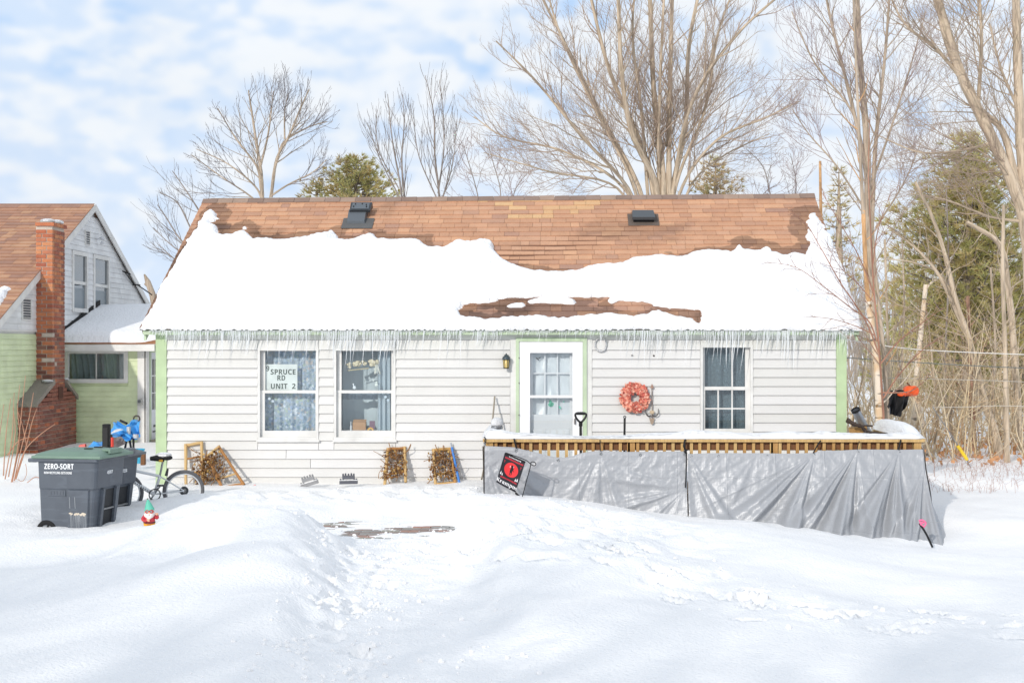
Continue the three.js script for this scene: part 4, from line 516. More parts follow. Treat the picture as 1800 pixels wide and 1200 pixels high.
// ---------------------------------------------------------------- the two silver tarps
{
  const poly = mat(new THREE.Color(0.355, 0.365, 0.385), 0.45, { metalness: 0.24, side: THREE.DoubleSide, bumpMap: rep(tex(256, (u, v) => { const a = 0.5 + 0.5 * Math.sin(u * 256 * 0.785), b = 0.5 + 0.5 * Math.sin(v * 256 * 0.785); const c = (Math.abs(u - 0.5) < 0.012 || Math.abs(v - 0.5) < 0.012) ? 0.6 : 0; return 0.25 * a * b + c + 0.35 * fbm(u * 8, v * 8, 4, 3, 8); }), 1 / 0.62), bumpScale: 0.004 });
  const tl = [[853, 783], [905, 785.5], [920, 789.5], [930, 792], [945, 795], [962, 800], [978, 803], [992, 803.5], [1008, 800.5], [1020, 796], [1036, 793], [1055, 791.5], [1100, 793.5], [1160, 793], [1203, 792.5], [1210, 797], [1245, 795.5], [1340, 795.5], [1380, 796.5], [1430, 795], [1440, 791.5], [1475, 791], [1508, 789], [1580, 789.5], [1620, 789]];
  const topAt = (px) => { for (let i = 0; i + 1 < tl.length; i++) if (px <= tl[i + 1][0]) { const t = clamp((px - tl[i][0]) / (tl[i + 1][0] - tl[i][0])); return mix(tl[i][1], tl[i + 1][1], t); } return 789; };
  // folds: anchor px, py, first and last direction (radians from straight down, + to the right), waves, depth
  const folds = [[907, 786, -1.0, 0.9, 1.5, 0.03, 260], [1055, 792, -0.75, 0.6, 3, 0.03, 170], [1204, 857, -2.0, -0.3, 4, 0.035, 150], [1208, 795, -0.1, 0.8, 1.6, 0.045, 240], [1431, 796, -1.15, -0.1, 2.2, 0.10, 330], [1507, 789.5, -0.95, 0.05, 2.3, 0.12, 340], [1580, 790, -0.85, 0.1, 2.4, 0.12, 340], [1622, 812, -0.75, 0.2, 3, 0.09, 300], [853, 800, 0.1, 1.25, 3, 0.035, 150], [858, 850, 0.4, 1.5, 2.6, 0.03, 120], [1330, 796, -1.2, 0.2, 1.6, 0.03, 260]];
  const edgeX = 1640;
  function surf(px, t) {                                 // px at the rail plane, t 0 top to 1 bottom
    const py = mix(topAt(px), 962, t), lean = sstep(1050, 1625, px), tt = t * t;
    let z = ZR + 0.045 + 0.05 * t + lean * 1.0 * (0.35 * t + 0.65 * tt), d = 0;
    for (const [ax, ay, a0, a1, n, amp, reach] of folds) { const dx = px - ax, dy = py - ay, rr = Math.hypot(dx, dy); if (rr < 1) continue; const th = Math.atan2(dx, dy), q = (th - a0) / (a1 - a0); if (q < 0 || q > 1) continue; const win = Math.pow(Math.sin(q * Math.PI), 0.7), qq = q + 0.05 * (fbm(ax * 0.37 + rr * 0.012, q * 2, 3, 5) - 0.5), w = Math.sin(qq * n * 6.2832 + ax) + 0.45 * Math.sin(qq * n * 2.3 * 6.2832 + ax * 2) * sstep(160, 20, rr) + 0.25 * Math.sin(qq * n * 3.1 * 6.2832 + 2 + ax); const ridge = w > 0 ? Math.pow(w, 0.85) : 0.7 * w; d += 1.15 * amp * win * ridge * sstep(0, 150, rr) * sstep(reach * 1.15, reach * 0.5, rr); }
    d += 0.022 * (0.22 - Math.abs(fbm(px * 0.03 + py * 0.012, py * 0.03, 3, 57) - 0.5)) + 0.012 * (0.2 - Math.abs(fbm(px * 0.075, py * 0.075 - px * 0.02, 2, 59) - 0.5));
    d += 0.03 * (fbm(px * 0.013, py * 0.013, 3, 51) - 0.5) + 0.016 * (fbm(px * 0.05, py * 0.05, 3, 53) - 0.5) + 0.008 * (fbm(px * 0.14 + py * 0.05, py * 0.14, 2, 55) - 0.5);
    z += d * sstep(0, 0.06, t) + 0.012 * Math.abs(d) * 10 * sstep(0, 0.06, t); z = Math.max(z, ZR + 0.02 + 0.03 * sstep(0, 0.03, t));
    const bx = px + sstep(1560, 1620, px) * 12 * tt;
    return V(X(bx, ZR) , Y(py, ZR) - 0.12 * lean * t, z);
  }
  const t1 = thing('silver_tarp', 'wrinkled silver tarp hung on the left two fifths of the deck railing', 'tarp', 'silver tarps on the deck railing'), t2 = thing('silver_tarp', 'silver tarp with long slanting folds hung on the right part of the deck railing', 'tarp', 'silver tarps on the deck railing');
  const uvm = (u, v, p) => [p.x, p.y];
  add(t1, 'sheet', gridGeo(260, 120, (u, v) => { const px = mix(852.5, 1206.5, u), p = surf(px, v); p.z += 0.03 * sstep(0.985, 1, u) * 0; return p; }, uvm), poly, true);
  add(t1, 'side_sheet', gridGeo(30, 60, (u, v) => { const y0 = Y(784, ZR), y1 = Y(962, ZR) ; return V(RXL - 0.035 + 0.02 * Math.sin(u * 14 + v * 2), mix(y0, y1, v), mix(ZR + 0.05, 0.2, u)); }, (u, v, p) => [p.z, p.y]), poly, true);
  add(t2, 'sheet', gridGeo(320, 130, (u, v) => { const px = mix(1208.5, 1621, u), p = surf(px, v); p.z += 0.012; return p; }, uvm), poly, true);
  add(t2, 'side_sheet', gridGeo(40, 60, (u, v) => { const a = surf(1621, v), zb = mix(0.3, 0.6, v); const w = 0.07 * Math.sin(u * 3.14) * Math.sin(v * 3.14), hole = 0.16 * Math.exp(-(((v - 0.62) / 0.14) ** 2)) * Math.exp(-((u / 0.12) ** 2)); return V(a.x + 0.02 + 0.34 * v * v * Math.sin(Math.min(u * 2.2, 1) * 1.57) + w, a.y, mix(a.z, zb, u) - hole * 1.2); }, (u, v, p) => [p.z, p.y]), poly, true);
  const gm = M.steel; for (const [t, list] of [[t1, [907, 981, 1056, 1125, 1203]], [t2, [1215, 1262, 1348, 1431, 1507, 1580]]]) for (const px of list) { const p = surf(px, 0.02); add(t, 'grommet', put(new THREE.TorusGeometry(0.013, 0.005, 6, 14), p.x, p.y - 0.012, p.z + 0.012), gm); }
  // straps and cords that hold the tarps
  const zf = ZR + 0.07, strap = (name, pts, rr, label) => single(name, tubeGeo(curve(pts.map(([a, b, c]) => P(a, b, c)), 10), rr, 6), M.blackMatte, label, 'strap', undefined, true);
  strap('tie_strap', [[903, 771, ZR - 0.02], [904, 773, zf], [906, 781, zf], [908, 788, zf]], 0.011, 'black tie strap on the rail above the flag');
  strap('tie_strap', [[1054.5, 773, zf - 0.03], [1055, 780, zf], [1055.5, 793, zf]], 0.006, 'thin black tie strap on the rail in the middle of the left tarp');
  strap('tie_strap', [[1205, 772, zf - 0.03], [1203, 780, zf], [1204, 788, zf], [1207, 797, zf]], 0.013, 'knotted black strap on the rail where the two tarps meet');
  strap('tie_strap', [[1207, 797, zf], [1206.5, 830, zf + 0.03], [1205, 857, zf + 0.06]], 0.009, 'black cord running down the seam between the two tarps');
  strap('tie_strap', [[1443, 774, zf - 0.02], [1437, 783, zf], [1430, 796, zf + 0.02]], 0.009, 'slanting black strap on the rail at the first long fold');
  strap('tie_strap', [[1511, 775, zf - 0.02], [1509, 782, zf], [1507, 790, zf + 0.02]], 0.005, 'thin dark tie on the rail at the second long fold');
  strap('tie_strap', [[1584, 773, zf - 0.02], [1582, 781, zf], [1580, 790, zf + 0.02]], 0.012, 'short knotted black strap near the right end of the rail');
  single('grip_clamp', [ball(0.024, X(1203, zf), Y(783, zf), zf + 0.01, 0.8, 1.4, 0.8, 8), box(0.05, 0.02, 0.03, X(1205, zf), Y(792, zf), zf + 0.02, 0, 0, 0.6)], M.blackMatte, 'black plastic clamp on the strap at the tarp seam', 'clamp');
  single('hook', tubeGeo(curve([P(851, 768, ZR + 0.04), P(853, 771, ZR + 0.06), P(852, 775, ZR + 0.05), P(854, 778, ZR + 0.04)], 8), 0.008, 6), M.blackMatte, 'black hook on the left end of the deck rail', 'hook', undefined, true);
  // corner stake with pink ribbon
  const zs = 3.3, sk = thing('tarp_stake', 'black stake and strap pinning the right bottom corner of the tarp', 'stake'); add(sk, 'strap', tubeGeo(curve([P(1617, 920, zs), P(1628, 937, zs + 0.08), P(1640, 962, zs + 0.12)], 8), 0.014, 6), M.blackMatte, true); add(sk, 'rod', rod(P(1618, 917, zs), P(1652, 917.5, zs + 0.1), 0.004, 5), M.steel, true);
  single('pink_ribbon', [tubeGeo(curve([P(1616, 915, zs + 0.01), P(1622, 914, zs + 0.03), P(1628, 919, zs + 0.03), P(1624, 926, zs + 0.03), P(1618, 919, zs + 0.02)], 20), 0.012, 6), rod(P(1617, 918, zs + 0.02), P(1625, 919, zs + 0.03), 0.012)], mat(srgb(226, 110, 150), 0.7), 'pink ribbon tied to the stake at the tarp corner', 'ribbon', undefined, true);
  // banner on its bent pole
  const zB = ZR + 0.62, C = [[887, 796.5], [923.5, 812], [906, 866], [872, 847]].map(([a, b]) => P(a, b, zB)), nrm = (u, v) => 0.02 * Math.sin(u * 5 + v * 4) + 0.012 * Math.sin(v * 9);
  const at = (u, v) => { const p = C[3].clone().lerp(C[2], u).lerp(C[0].clone().lerp(C[1], u), v); p.z += nrm(u, v); return p; };
  const rr = rng(61), ct = canvasTex(512, 740, (c, w, h) => { c.fillStyle = '#26262c'; c.fillRect(0, 0, w, h); c.fillStyle = '#e0383c'; c.beginPath(); c.arc(w * 0.5, h * 0.42, w * 0.33, 0, 6.3); c.fill();
    const red = '#b8303a', bars = (y, hh, x0, x1) => { c.fillStyle = red; let x = x0; while (x < x1) { const bw = 14 + rr() * 16; c.fillRect(x, y + rr() * 5, bw, hh); x += bw + 6; } }; bars(62, 38, 40, 470); bars(528, 34, 60, 460); c.fillStyle = '#e8e8ea'; for (let x = 120; x < 400; x += 34) c.fillRect(x, 14, 20, 26); c.fillStyle = '#e8e8ea'; for (const [x, y, s] of [[44, 500, 1], [84, 510, 0.8], [420, 510, 0.9], [462, 500, 1]]) { c.beginPath(); c.moveTo(x, y - 80 * s); c.lineTo(x + 18 * s, y); c.lineTo(x - 18 * s, y); c.fill(); }
    c.fillStyle = red; for (const x of [36, 440]) { c.fillRect(x, 150, 34, 12); c.fillRect(x + 12, 150, 10, 60); }
    c.fillStyle = '#2a1d22'; c.beginPath(); c.ellipse(w * 0.52, h * 0.4, 34, 96, 0.15, 0, 6.3); c.fill(); c.beginPath(); c.ellipse(w * 0.5, h * 0.3, 26, 30, 0, 0, 6.3); c.fill(); c.fillRect(w * 0.47, h * 0.47, 18, 92); c.fillRect(w * 0.54, h * 0.47, 18, 86); c.strokeStyle = '#2a1d22'; c.lineWidth = 14; c.beginPath(); c.moveTo(w * 0.53, h * 0.36); c.lineTo(w * 0.66, h * 0.46); c.stroke(); c.fillStyle = '#f0d8d4'; c.fillRect(w * 0.40, h * 0.3, 14, 46); c.fillRect(w * 0.56, h * 0.28, 8, 40);
    c.fillStyle = '#eeeef0'; c.font = 'bold 118px serif'; c.textAlign = 'center'; c.fillText('Krampus', w * 0.5, h * 0.93); });
  const fm = mat(0xffffff, 0.85, { map: ct, side: THREE.DoubleSide }), fg = thing('garden_flag', 'small black garden banner with a red disc tilted in front of the silver tarp', 'flag');
  add(fg, 'cloth', gridGeo(24, 30, at), fm, true);
  add(fg, 'hem', [tubeGeo([0, 0.25, 0.5, 0.75, 1].map((u) => at(u, 1.0)), 0.011, 6)], M.blackMatte, true);
  add(fg, 'pole', tubeGeo(curve([P(912, 897, zB + 0.12), P(922, 858, zB + 0.05), P(932.5, 819, zB), P(934, 812, zB), P(939, 812, zB), P(942, 815, zB), P(940, 818, zB), P(935, 817, zB), P(925, 809, zB), P(889, 795.5, zB)], 60), 0.0055, 6), M.blackMatte, true);
  add(fg, 'bottom_weight', rod(P(906, 866, zB), P(920, 879, zB + 0.03), 0.014, 6), M.blackMatte, true);
}
// ---------------------------------------------------------------- things at the right end of the deck
{
  const r = rng(71), z = 0.9, S = (a, b, q = z) => P(a, b, q);
  const tu = thing('metal_tube', 'short grey metal tube tilted up behind the right deck rail', 'tube'); add(tu, 'barrel', tubeGeo([S(1524, 762, 0.5), S(1505, 722, 0.7)], [0.075, 0.055], 14), mat(srgb(150, 156, 164), 0.35, { metalness: 0.6 }), true); add(tu, 'rim', rod(S(1505.3, 722.6, 0.7), S(1503.6, 719, 0.71), 0.062, 14), M.blackMatte, true);
  const bl = thing('driftwood_branch', 'dark knotty branch lying on the right end of the deck', 'branch'); add(bl, 'stem', tubeGeo(curve([S(1489, 738), S(1503, 746), S(1514, 749), S(1524, 759), S(1538, 760), S(1566, 763)], 24), [...Array(25).keys()].map((i) => 0.034 - i * 0.0009 + 0.006 * Math.sin(i * 1.7)), 7), mat(srgb(72, 60, 54), 0.9, { map: rep(barkT, 1, 1) }), true); add(bl, 'twig', [rod(S(1512, 748), S(1534, 748, 0.8), 0.012), rod(S(1524, 757), S(1516, 764, 1.0), 0.014)], mat(srgb(72, 60, 54), 0.9), true);
  const wb = thing('wood_block', 'raw orange brown timber block under the branch on the deck', 'block'); add(wb, 'block', rbox(0.2, 0.13, 0.16, 0.01, X(1509, 0.7), Y(758, 0.7), 0.7, 0, 0.3, 0.1), M.pine[1]); add(wb, 'plank', box(0.34, 0.03, 0.12, X(1530, 0.7), Y(766, 0.7), 0.72, 0, 0.1, -0.1), M.pine[0]);
  // hanging pumpkin headed figure of black cloth
  const q = -0.3, gh = thing('hanging_scarecrow', 'black cloth decoration with an orange pumpkin head hanging from the birch branch', 'decoration');
  const hp = P(1602, 687, q), pk = []; for (let k = 0; k < 9; k++) { const a = k / 9 * 6.283; pk.push(ball(0.075, hp.x + 0.055 * Math.cos(a), hp.y, hp.z + 0.055 * Math.sin(a), 0.85, 1.0, 0.85, 10)); } pk.push(ball(0.06, hp.x - 0.13, hp.y - 0.05, hp.z + 0.02, 1.3, 0.6, 0.8, 8));
  add(gh, 'pumpkin_head', pk, mat(srgb(236, 92, 38), 0.7)); add(gh, 'stalk', rod(hp.clone().add(V(0, 0.06, 0)), hp.clone().add(V(-0.06, 0.12, 0)), 0.014), M.deckDark);
  add(gh, 'cloak', gridGeo(40, 30, (u, v) => { const top = P(mix(1566, 1603, u), mix(686, 690, u) - 3 * Math.sin(u * 3.1), q), bx = mix(1557, 1596, u), by = 700 + 32 * Math.pow(Math.sin(0.35 + u * 2.5), 0.8) + 5 * (fbm(u * 9, 1, 3, 9) - 0.5), b = P(bx, by, q + 0.05), p = top.lerp(b, v); p.z += (0.09 * Math.sin(u * 11 + v * 2) + 0.05 * Math.sin(u * 23)) * (0.3 + v * 0.7); return p; }), mat(srgb(34, 34, 36), 0.95, { side: THREE.DoubleSide }));
  add(gh, 'grey_rags', gridGeo(16, 30, (u, v) => { const p = P(mix(1551, 1561, u) + 6 * v + 3 * Math.sin(v * 9 + u * 3), mix(694, 740, v), q + 0.06); p.z += 0.05 * Math.sin(u * 9 + v * 5); return p; }), mat(srgb(140, 142, 148), 0.95, { side: THREE.DoubleSide }));
  add(gh, 'grey_hand', [0, 1, 2, 3].map((k) => tubeGeo(curve([P(1553 + k * 2, 704, q + 0.08), P(1551 + k * 3, 695 - k % 2, q + 0.1), P(1553 + k * 3, 690 - k % 2 * 2, q + 0.1)], 6), 0.018, 6)), mat(srgb(150, 152, 158), 0.9), true);
}
// ---------------------------------------------------------------- wheeled bins, bicycle, gnome
{
  const textT = (s, w, x, y, z, h) => { const g = new TextGeometry(s, { font: globalThis.FONT, size: h, depth: 0.002, curveSegments: 3 }); g.computeBoundingBox(); g.scale(w / (g.boundingBox.max.x - g.boundingBox.min.x), 1, 1); return put(g, x, y, z); };
  const scuff = tex(512, (u, v) => { const s = sstep(0.56, 0.78, fbm(u * 4, v * 26, 4, 401)) * 0.34, n = fbm(u * 10, v * 10, 5, 403, 10); return [0.84 + 0.24 * (n - 0.5) + s, 0.84 + 0.24 * (n - 0.5) + s, 0.84 + 0.22 * (n - 0.5) + s * 0.9]; });
  // bin local frame: +x front, side face towards +z; D deep (x), W wide (z)
  function bin(pos, yaw, lidM, bodyC, label, detail) {
    const t = thing('wheeled_bin', label, 'bin', 'large wheeled bins in the snow'), bm = mat(srgb(...bodyC), 0.5, { map: scuff }); t.position.copy(pos); t.rotation.y = yaw;
    const D = 0.74, W = 0.69, Hh = 0.93, lv = [[0, 0.8, 0.82], [0.3, 0.86, 0.87], [0.62, 0.92, 0.92], [0.64, 0.955, 0.95], [0.96, 1.0, 1.0], [1.0, 1.0, 1.0]];
    const ring = (k) => { const [h, a, b] = lv[k], x0 = -D / 2 * (0.985 - (1 - a) * 0.15), x1 = D / 2 * (a * 1.0 + (a - 1) * 0.35), zz = W / 2 * b, R = 0.05, o = []; for (const [cx, cz, s] of [[x1 - R, zz - R, 0], [x0 + R, zz - R, 1], [x0 + R, -zz + R, 2], [x1 - R, -zz + R, 3]]) for (let i = 0; i <= 3; i++) { const an = (s + i / 3) * Math.PI / 2; o.push(V(cx + R * Math.cos(an), h * Hh, cz + R * Math.sin(an))); } return o; };
    const qs = []; for (let k = 0; k + 1 < lv.length; k++) { const a = ring(k), b = ring(k + 1); for (let i = 0; i < a.length; i++) { const j = (i + 1) % a.length; qs.push([a[j], a[i], b[i], b[j]]); } } const a0 = ring(0); for (let i = 1; i + 1 < a0.length; i++) qs.push([a0[0], a0[i], a0[i + 1]]);
    const body = quads(qs); add(t, 'body', body, bm);
    add(t, 'rim', [rbox(D + 0.06, 0.05, W + 0.06, 0.015, -0.01, Hh - 0.01, 0)], bm);
    add(t, 'rear_handle', [rod(V(-D / 2 - 0.09, Hh - 0.02, -W / 2 + 0.05), V(-D / 2 - 0.09, Hh - 0.02, W / 2 - 0.02), 0.016, 8), rbox(0.11, 0.045, 0.06, 0.012, -D / 2 - 0.05, Hh - 0.02, W / 2 - 0.03), rbox(0.11, 0.045, 0.06, 0.012, -D / 2 - 0.05, Hh - 0.02, -W / 2 + 0.05)], bm);
    // lid: shallow dome with raised ribs and a front lip
    const lid = gridGeo(26, 20, (u, v) => { const x = mix(-D / 2 - 0.03, D / 2 + 0.07, u), z = mix(-W / 2 - 0.045, W / 2 + 0.045, v), e = Math.min(u * 8, (1 - u) * 8, v * 7, (1 - v) * 7, 1), rib = 0.008 * (Math.sin(v * 31) > 0.3 ? 1 : 0) * (u > 0.2 && u < 0.72 ? 1 : 0); return V(x, Hh + 0.018 + 0.055 * Math.pow(Math.max(e, 0), 0.5) + 0.02 * Math.sin(v * Math.PI) + rib, z); }); 
    add(t, 'lid', [lid.toNonIndexed(), rbox(D + 0.11, 0.035, W + 0.1, 0.012, 0.02, Hh + 0.022, 0)], lidM);
    add(t, 'lid_grip', [rbox(0.09, 0.03, 0.3, 0.01, D / 2 + 0.015, Hh + 0.09, 0.02), rbox(0.03, 0.05, 0.3, 0.01, D / 2 + 0.06, Hh + 0.075, 0.02)], lidM);
    for (const q of [0.1, -0.12]) add(t, 'lid_slot', rbox(0.09, 0.012, 0.05, 0.004, 0.14, Hh + 0.102, q), M.blackMatte);
    // recessed front slot with a lift bar
    const fx = (h) => D / 2 * (mix(0.8, 0.92, h / (0.62 * Hh)) + (mix(0.8, 0.92, h / (0.62 * Hh)) - 1) * 0.35) + 0.008;
    add(t, 'front_slot', [hexa([V(fx(0.04) - 0.05, 0.04, 0.13), V(fx(0.04) - 0.05, 0.04, -0.13), V(fx(0.56) - 0.05, 0.56, -0.13), V(fx(0.56) - 0.05, 0.56, 0.13)], [V(fx(0.04), 0.04, 0.13), V(fx(0.04), 0.04, -0.13), V(fx(0.56), 0.56, -0.13), V(fx(0.56), 0.56, 0.13)])], mat(srgb(22, 26, 32), 0.6));
    add(t, 'slot_frame', [[-0.15], [0.15]].map(([z]) => hexa([V(fx(0) - 0.03, 0.0, z + 0.025), V(fx(0) - 0.03, 0.0, z - 0.025), V(fx(0.575) - 0.03, 0.575, z - 0.025), V(fx(0.575) - 0.03, 0.575, z + 0.025)], [V(fx(0) + 0.03, 0.0, z + 0.02), V(fx(0) + 0.03, 0.0, z - 0.02), V(fx(0.575) + 0.03, 0.575, z - 0.02), V(fx(0.575) + 0.03, 0.575, z + 0.02)])), bm);
    add(t, 'lift_bar', rod(V(fx(0.34) + 0.012, 0.34, -0.13), V(fx(0.34) + 0.012, 0.34, 0.13), 0.012, 8), M.steel);
    // wheel wells and wheels
    for (const s of [-1, 1]) { const w = new THREE.Group(); w.name = 'wheel'; t.add(w); const zw = s * (W / 2 * 0.82 - 0.005), wx = -D / 2 + 0.1; add(w, 'tyre', put(new THREE.TorusGeometry(0.1, 0.032, 10, 30), wx, 0.1, zw), M.blackMatte); add(w, 'hub', cyl(0.09, 0.09, 0.03, wx, 0.1, zw, Math.PI / 2, 0, 0, 24), mat(srgb(128, 132, 136), 0.5)); add(w, 'spoke', [0, 1, 2, 3, 4].map((k) => box(0.05, 0.02, 0.04, wx + 0.055 * Math.cos(k * 1.257), 0.1 + 0.055 * Math.sin(k * 1.257), zw + s * 0.003, 0, 0, k * 1.257)), M.blackMatte); }
    const sz = (h) => W / 2 * mix(0.82, 0.92, h / (0.62 * Hh)) + 0.004;
    if (detail) {
      add(t, 'side_rib', [hexa([V(-0.02, 0.0, sz(0) - 0.03), V(0.25, 0.0, sz(0) - 0.03), V(0.29, 0.6, sz(0.6) - 0.03), V(-0.0, 0.6, sz(0.6) - 0.03)], [V(0.0, 0.0, sz(0) + 0.022), V(0.23, 0.0, sz(0) + 0.022), V(0.265, 0.575, sz(0.575) + 0.022), V(0.03, 0.575, sz(0.575) + 0.022)])], bm);
      const wt = mat(srgb(238, 240, 242), 0.6), ly = 0.815, tz = W / 2 * 0.988 + 0.003; const L = [textT('ZERO-SORT', 0.36, -0.27, ly, tz, 0.062), textT('NOW RECYCLING GETS DONE', 0.34, -0.275, ly - 0.055, tz - 0.003, 0.026)]; for (const g of L) put(g, 0, 0, 0, 0, 0, 0);
      add(t, 'lettering', L, wt); add(t, 'embossed_plate', [rbox(0.22, 0.07, 0.008, 0.003, -0.13, 0.54, sz(0.54) + 0.002), ...[0, 1, 2, 3, 4].map((k) => box(0.022, 0.045, 0.008, -0.205 + k * 0.037, 0.54, sz(0.54) + 0.006))], bm);
      add(t, 'number', put(textT('4597', 0.13, -0.065, 0, 0, 0.04), D / 2 * 0.975, 0.74, 0.02, 0, Math.PI / 2), wt);
      const rr = rng(9), lab = []; for (let i = 0; i < 70; i++) lab.push(ball(0.005 + rr() * 0.009, 0.03 + rr() * 0.2, 0.285 + 0.035 * Math.pow(rr(), 2) + 0.035 * Math.sin(rr() * 3), sz(0.3) + 0.022, 1.3, 0.7, 0.12, 7)); add(t, 'torn_label', lab, mat(srgb(206, 194, 176), 0.9));
      const dr = []; for (let i = 0; i < 24; i++) { const x = 0.03 + rr() * 0.2, l = 0.08 + rr() * 0.2; dr.push(rod(V(x, 0.3, sz(0.3) + 0.0215), V(x + 0.004, 0.3 - l, sz(0.3 - l) + 0.0205), 0.0012 + rr() * 0.0016, 4)); } for (const x of [0.035, 0.1]) dr.push(rod(V(x, 0.5, sz(0.5) + 0.022), V(x + 0.003, 0.5 - 0.13, sz(0.37) + 0.022), 0.003, 5)); add(t, 'drips', dr, mat(srgb(164, 168, 172), 0.9));
    } else add(t, 'number', put(textT('457258', 0.16, -0.08, 0, 0, 0.04), D / 2 * 0.975, 0.74, 0.02, 0, Math.PI / 2), mat(srgb(238, 240, 242), 0.6));
  }
  const yaw = -0.16;
  const bp = (px, py, D) => { const z = DF - D; return V(X(px, z), Y(py, z), z); };
  bin(bp(143, 943, 15.2), yaw, mat(srgb(118, 144, 128), 0.5, { map: MO }), [88, 95, 105], 'dark grey recycling bin with green lid and white lettering, the nearer one', true);
  bin(bp(171, 934, 16.2), yaw - 0.03, mat(srgb(104, 110, 116), 0.45, { map: MO }), [80, 87, 97], 'dark grey wheeled bin with a grey lid standing behind the lettered bin', false);
  // bicycle: rear hub to the right, front wheel partly behind the bins
  const bk = thing('bicycle', 'silver child bicycle with snow on its saddle half sunk in snow beside the bins', 'bicycle');
  const RZ = 1.75, FZ = 2.1, rh = P(322, 862, RZ), fh = P(214, 862, FZ), ax = fh.clone().sub(rh).setY(0).normalize(), up = V(0, 1, 0), sd = V(-ax.z, 0, ax.x); const L = (f, h, s = 0) => rh.clone().addScaledVector(ax, f).addScaledVector(up, h).addScaledVector(sd, s); const wb = fh.clone().sub(rh).length();
  const R = 0.262, tyreM = mat(srgb(96, 96, 98), 0.85), alu = mat(srgb(214, 216, 218), 0.4, { metalness: 0.2 }), dk = mat(srgb(60, 62, 64), 0.5);
  const wheel = (f) => { const w = new THREE.Group(); w.name = 'wheel'; bk.add(w); const c = []; for (let i = 0; i <= 40; i++) c.push(L(f + R * 0.93 * Math.cos(i / 40 * 6.2832), R * 0.93 * Math.sin(i / 40 * 6.2832))); add(w, 'tyre', tubeGeo(c, 0.024, 8, true), tyreM, true); const q = []; for (let i = 0; i <= 36; i++) q.push(L(f + R * 0.83 * Math.cos(i / 36 * 6.2832), R * 0.83 * Math.sin(i / 36 * 6.2832))); add(w, 'rim', tubeGeo(q, 0.011, 6, true), alu, true); const s = []; for (let i = 0; i < 24; i++) { const a = i / 24 * 6.2832; s.push(rod(L(f + 0.02 * Math.cos(a + 1), 0.02 * Math.sin(a + 1), (i % 2 - 0.5) * 0.05), L(f + R * 0.83 * Math.cos(a), R * 0.83 * Math.sin(a)), 0.0015, 3)); } add(w, 'spokes', s, alu, true); add(w, 'hub', rod(L(f, 0, -0.05), L(f, 0, 0.05), 0.018, 10), dk, true); };
  wheel(0); wheel(wb);
  const bb = L(0.37, -0.03), st = L(0.30, 0.20), hd = L(0.71, 0.31), hb = L(0.735, 0.22), tb = (a, b, r2) => rod(a, b, r2, 10);
  add(bk, 'frame', [tb(bb, st, 0.019), tb(st, hd, 0.018), tb(bb, hb, 0.026), tb(hd.clone().add(V(0, 0.03, 0)), hb, 0.02), tb(st, L(0, 0, 0.05), 0.009), tb(st, L(0, 0, -0.05), 0.009), tb(bb, L(0, 0, 0.05), 0.01), tb(bb, L(0, 0, -0.05), 0.01)], alu, true);
  add(bk, 'fork', [tb(hb, L(wb, 0, 0.05), 0.012), tb(hb, L(wb, 0, -0.05), 0.012)], alu, true);
  add(bk, 'seat_post', tb(st, L(0.255, 0.42), 0.013), M.steel, true);
  const sp = L(0.25, 0.435); add(bk, 'saddle', [ball(0.075, sp.x + 0.04, sp.y, sp.z, 1.0, 0.45, 0.85, 12), tubeGeo([sp.clone(), L(0.42, 0.43)], [0.055, 0.025], 10)], M.blackMatte);
  add(bk, 'reflector', rbox(0.05, 0.03, 0.02, 0.006, sp.x - 0.02, sp.y - 0.035, sp.z + 0.06), mat(srgb(226, 170, 60), 0.5));
  add(bk, 'handlebar', tubeGeo(curve([L(0.66, 0.44, -0.26), L(0.69, 0.45, -0.12), L(0.7, 0.42, 0), L(0.69, 0.45, 0.12), L(0.66, 0.44, 0.26)], 20), 0.012, 8), dk, true); add(bk, 'stem', tb(hd, L(0.7, 0.42), 0.014), dk, true);
  for (const s of [-0.26, 0.26]) add(bk, 'grip', rod(L(0.66, 0.44, s), L(0.66, 0.44, s * 0.62), 0.018, 8), M.blackMatte, true);
  add(bk, 'chainring', put(new THREE.TorusGeometry(0.07, 0.008, 6, 24), 0, 0, 0).applyMatrix4(new THREE.Matrix4().makeBasis(ax, up, sd).setPosition(bb.x + sd.x * -0.04, bb.y, bb.z + sd.z * -0.04)), dk); add(bk, 'crank', [rod(bb, L(0.44, -0.15, 0.06), 0.011), rod(bb, L(0.3, 0.09, -0.06), 0.011)], M.steel, true); for (const [f, h, s] of [[0.44, -0.15, 0.1], [0.3, 0.09, -0.1]]) { const p = L(f, h, s); add(bk, 'pedal', rbox(0.09, 0.02, 0.07, 0.005, p.x, p.y, p.z), dk); }
  add(bk, 'cassette', [0.05, 0.04, 0.03].map((q, i) => put(new THREE.TorusGeometry(q, 0.008, 6, 18), 0, 0, 0).applyMatrix4(new THREE.Matrix4().makeBasis(ax, up, sd).setPosition(rh.x - sd.x * (0.03 + 0.008 * i), rh.y, rh.z - sd.z * (0.03 + 0.008 * i)))), dk);
  add(bk, 'cable', [tubeGeo(curve([L(0.7, 0.42, 0.05), L(0.8, 0.38, 0.05), L(0.66, 0.3, 0.03), L(0.5, 0.25, 0.02), st], 18), 0.004, 5), tubeGeo(curve([L(0.68, 0.45, 0.14), L(0.83, 0.46, 0.06), L(0.72, 0.33, 0.03)], 12), 0.004, 5)], M.blackMatte, true); add(bk, 'brake', [rod(L(0.22, 0.2, 0.05), L(0.2, 0.29, 0.02), 0.01), rod(L(0.22, 0.2, -0.05), L(0.2, 0.29, -0.02), 0.01)], dk, true);
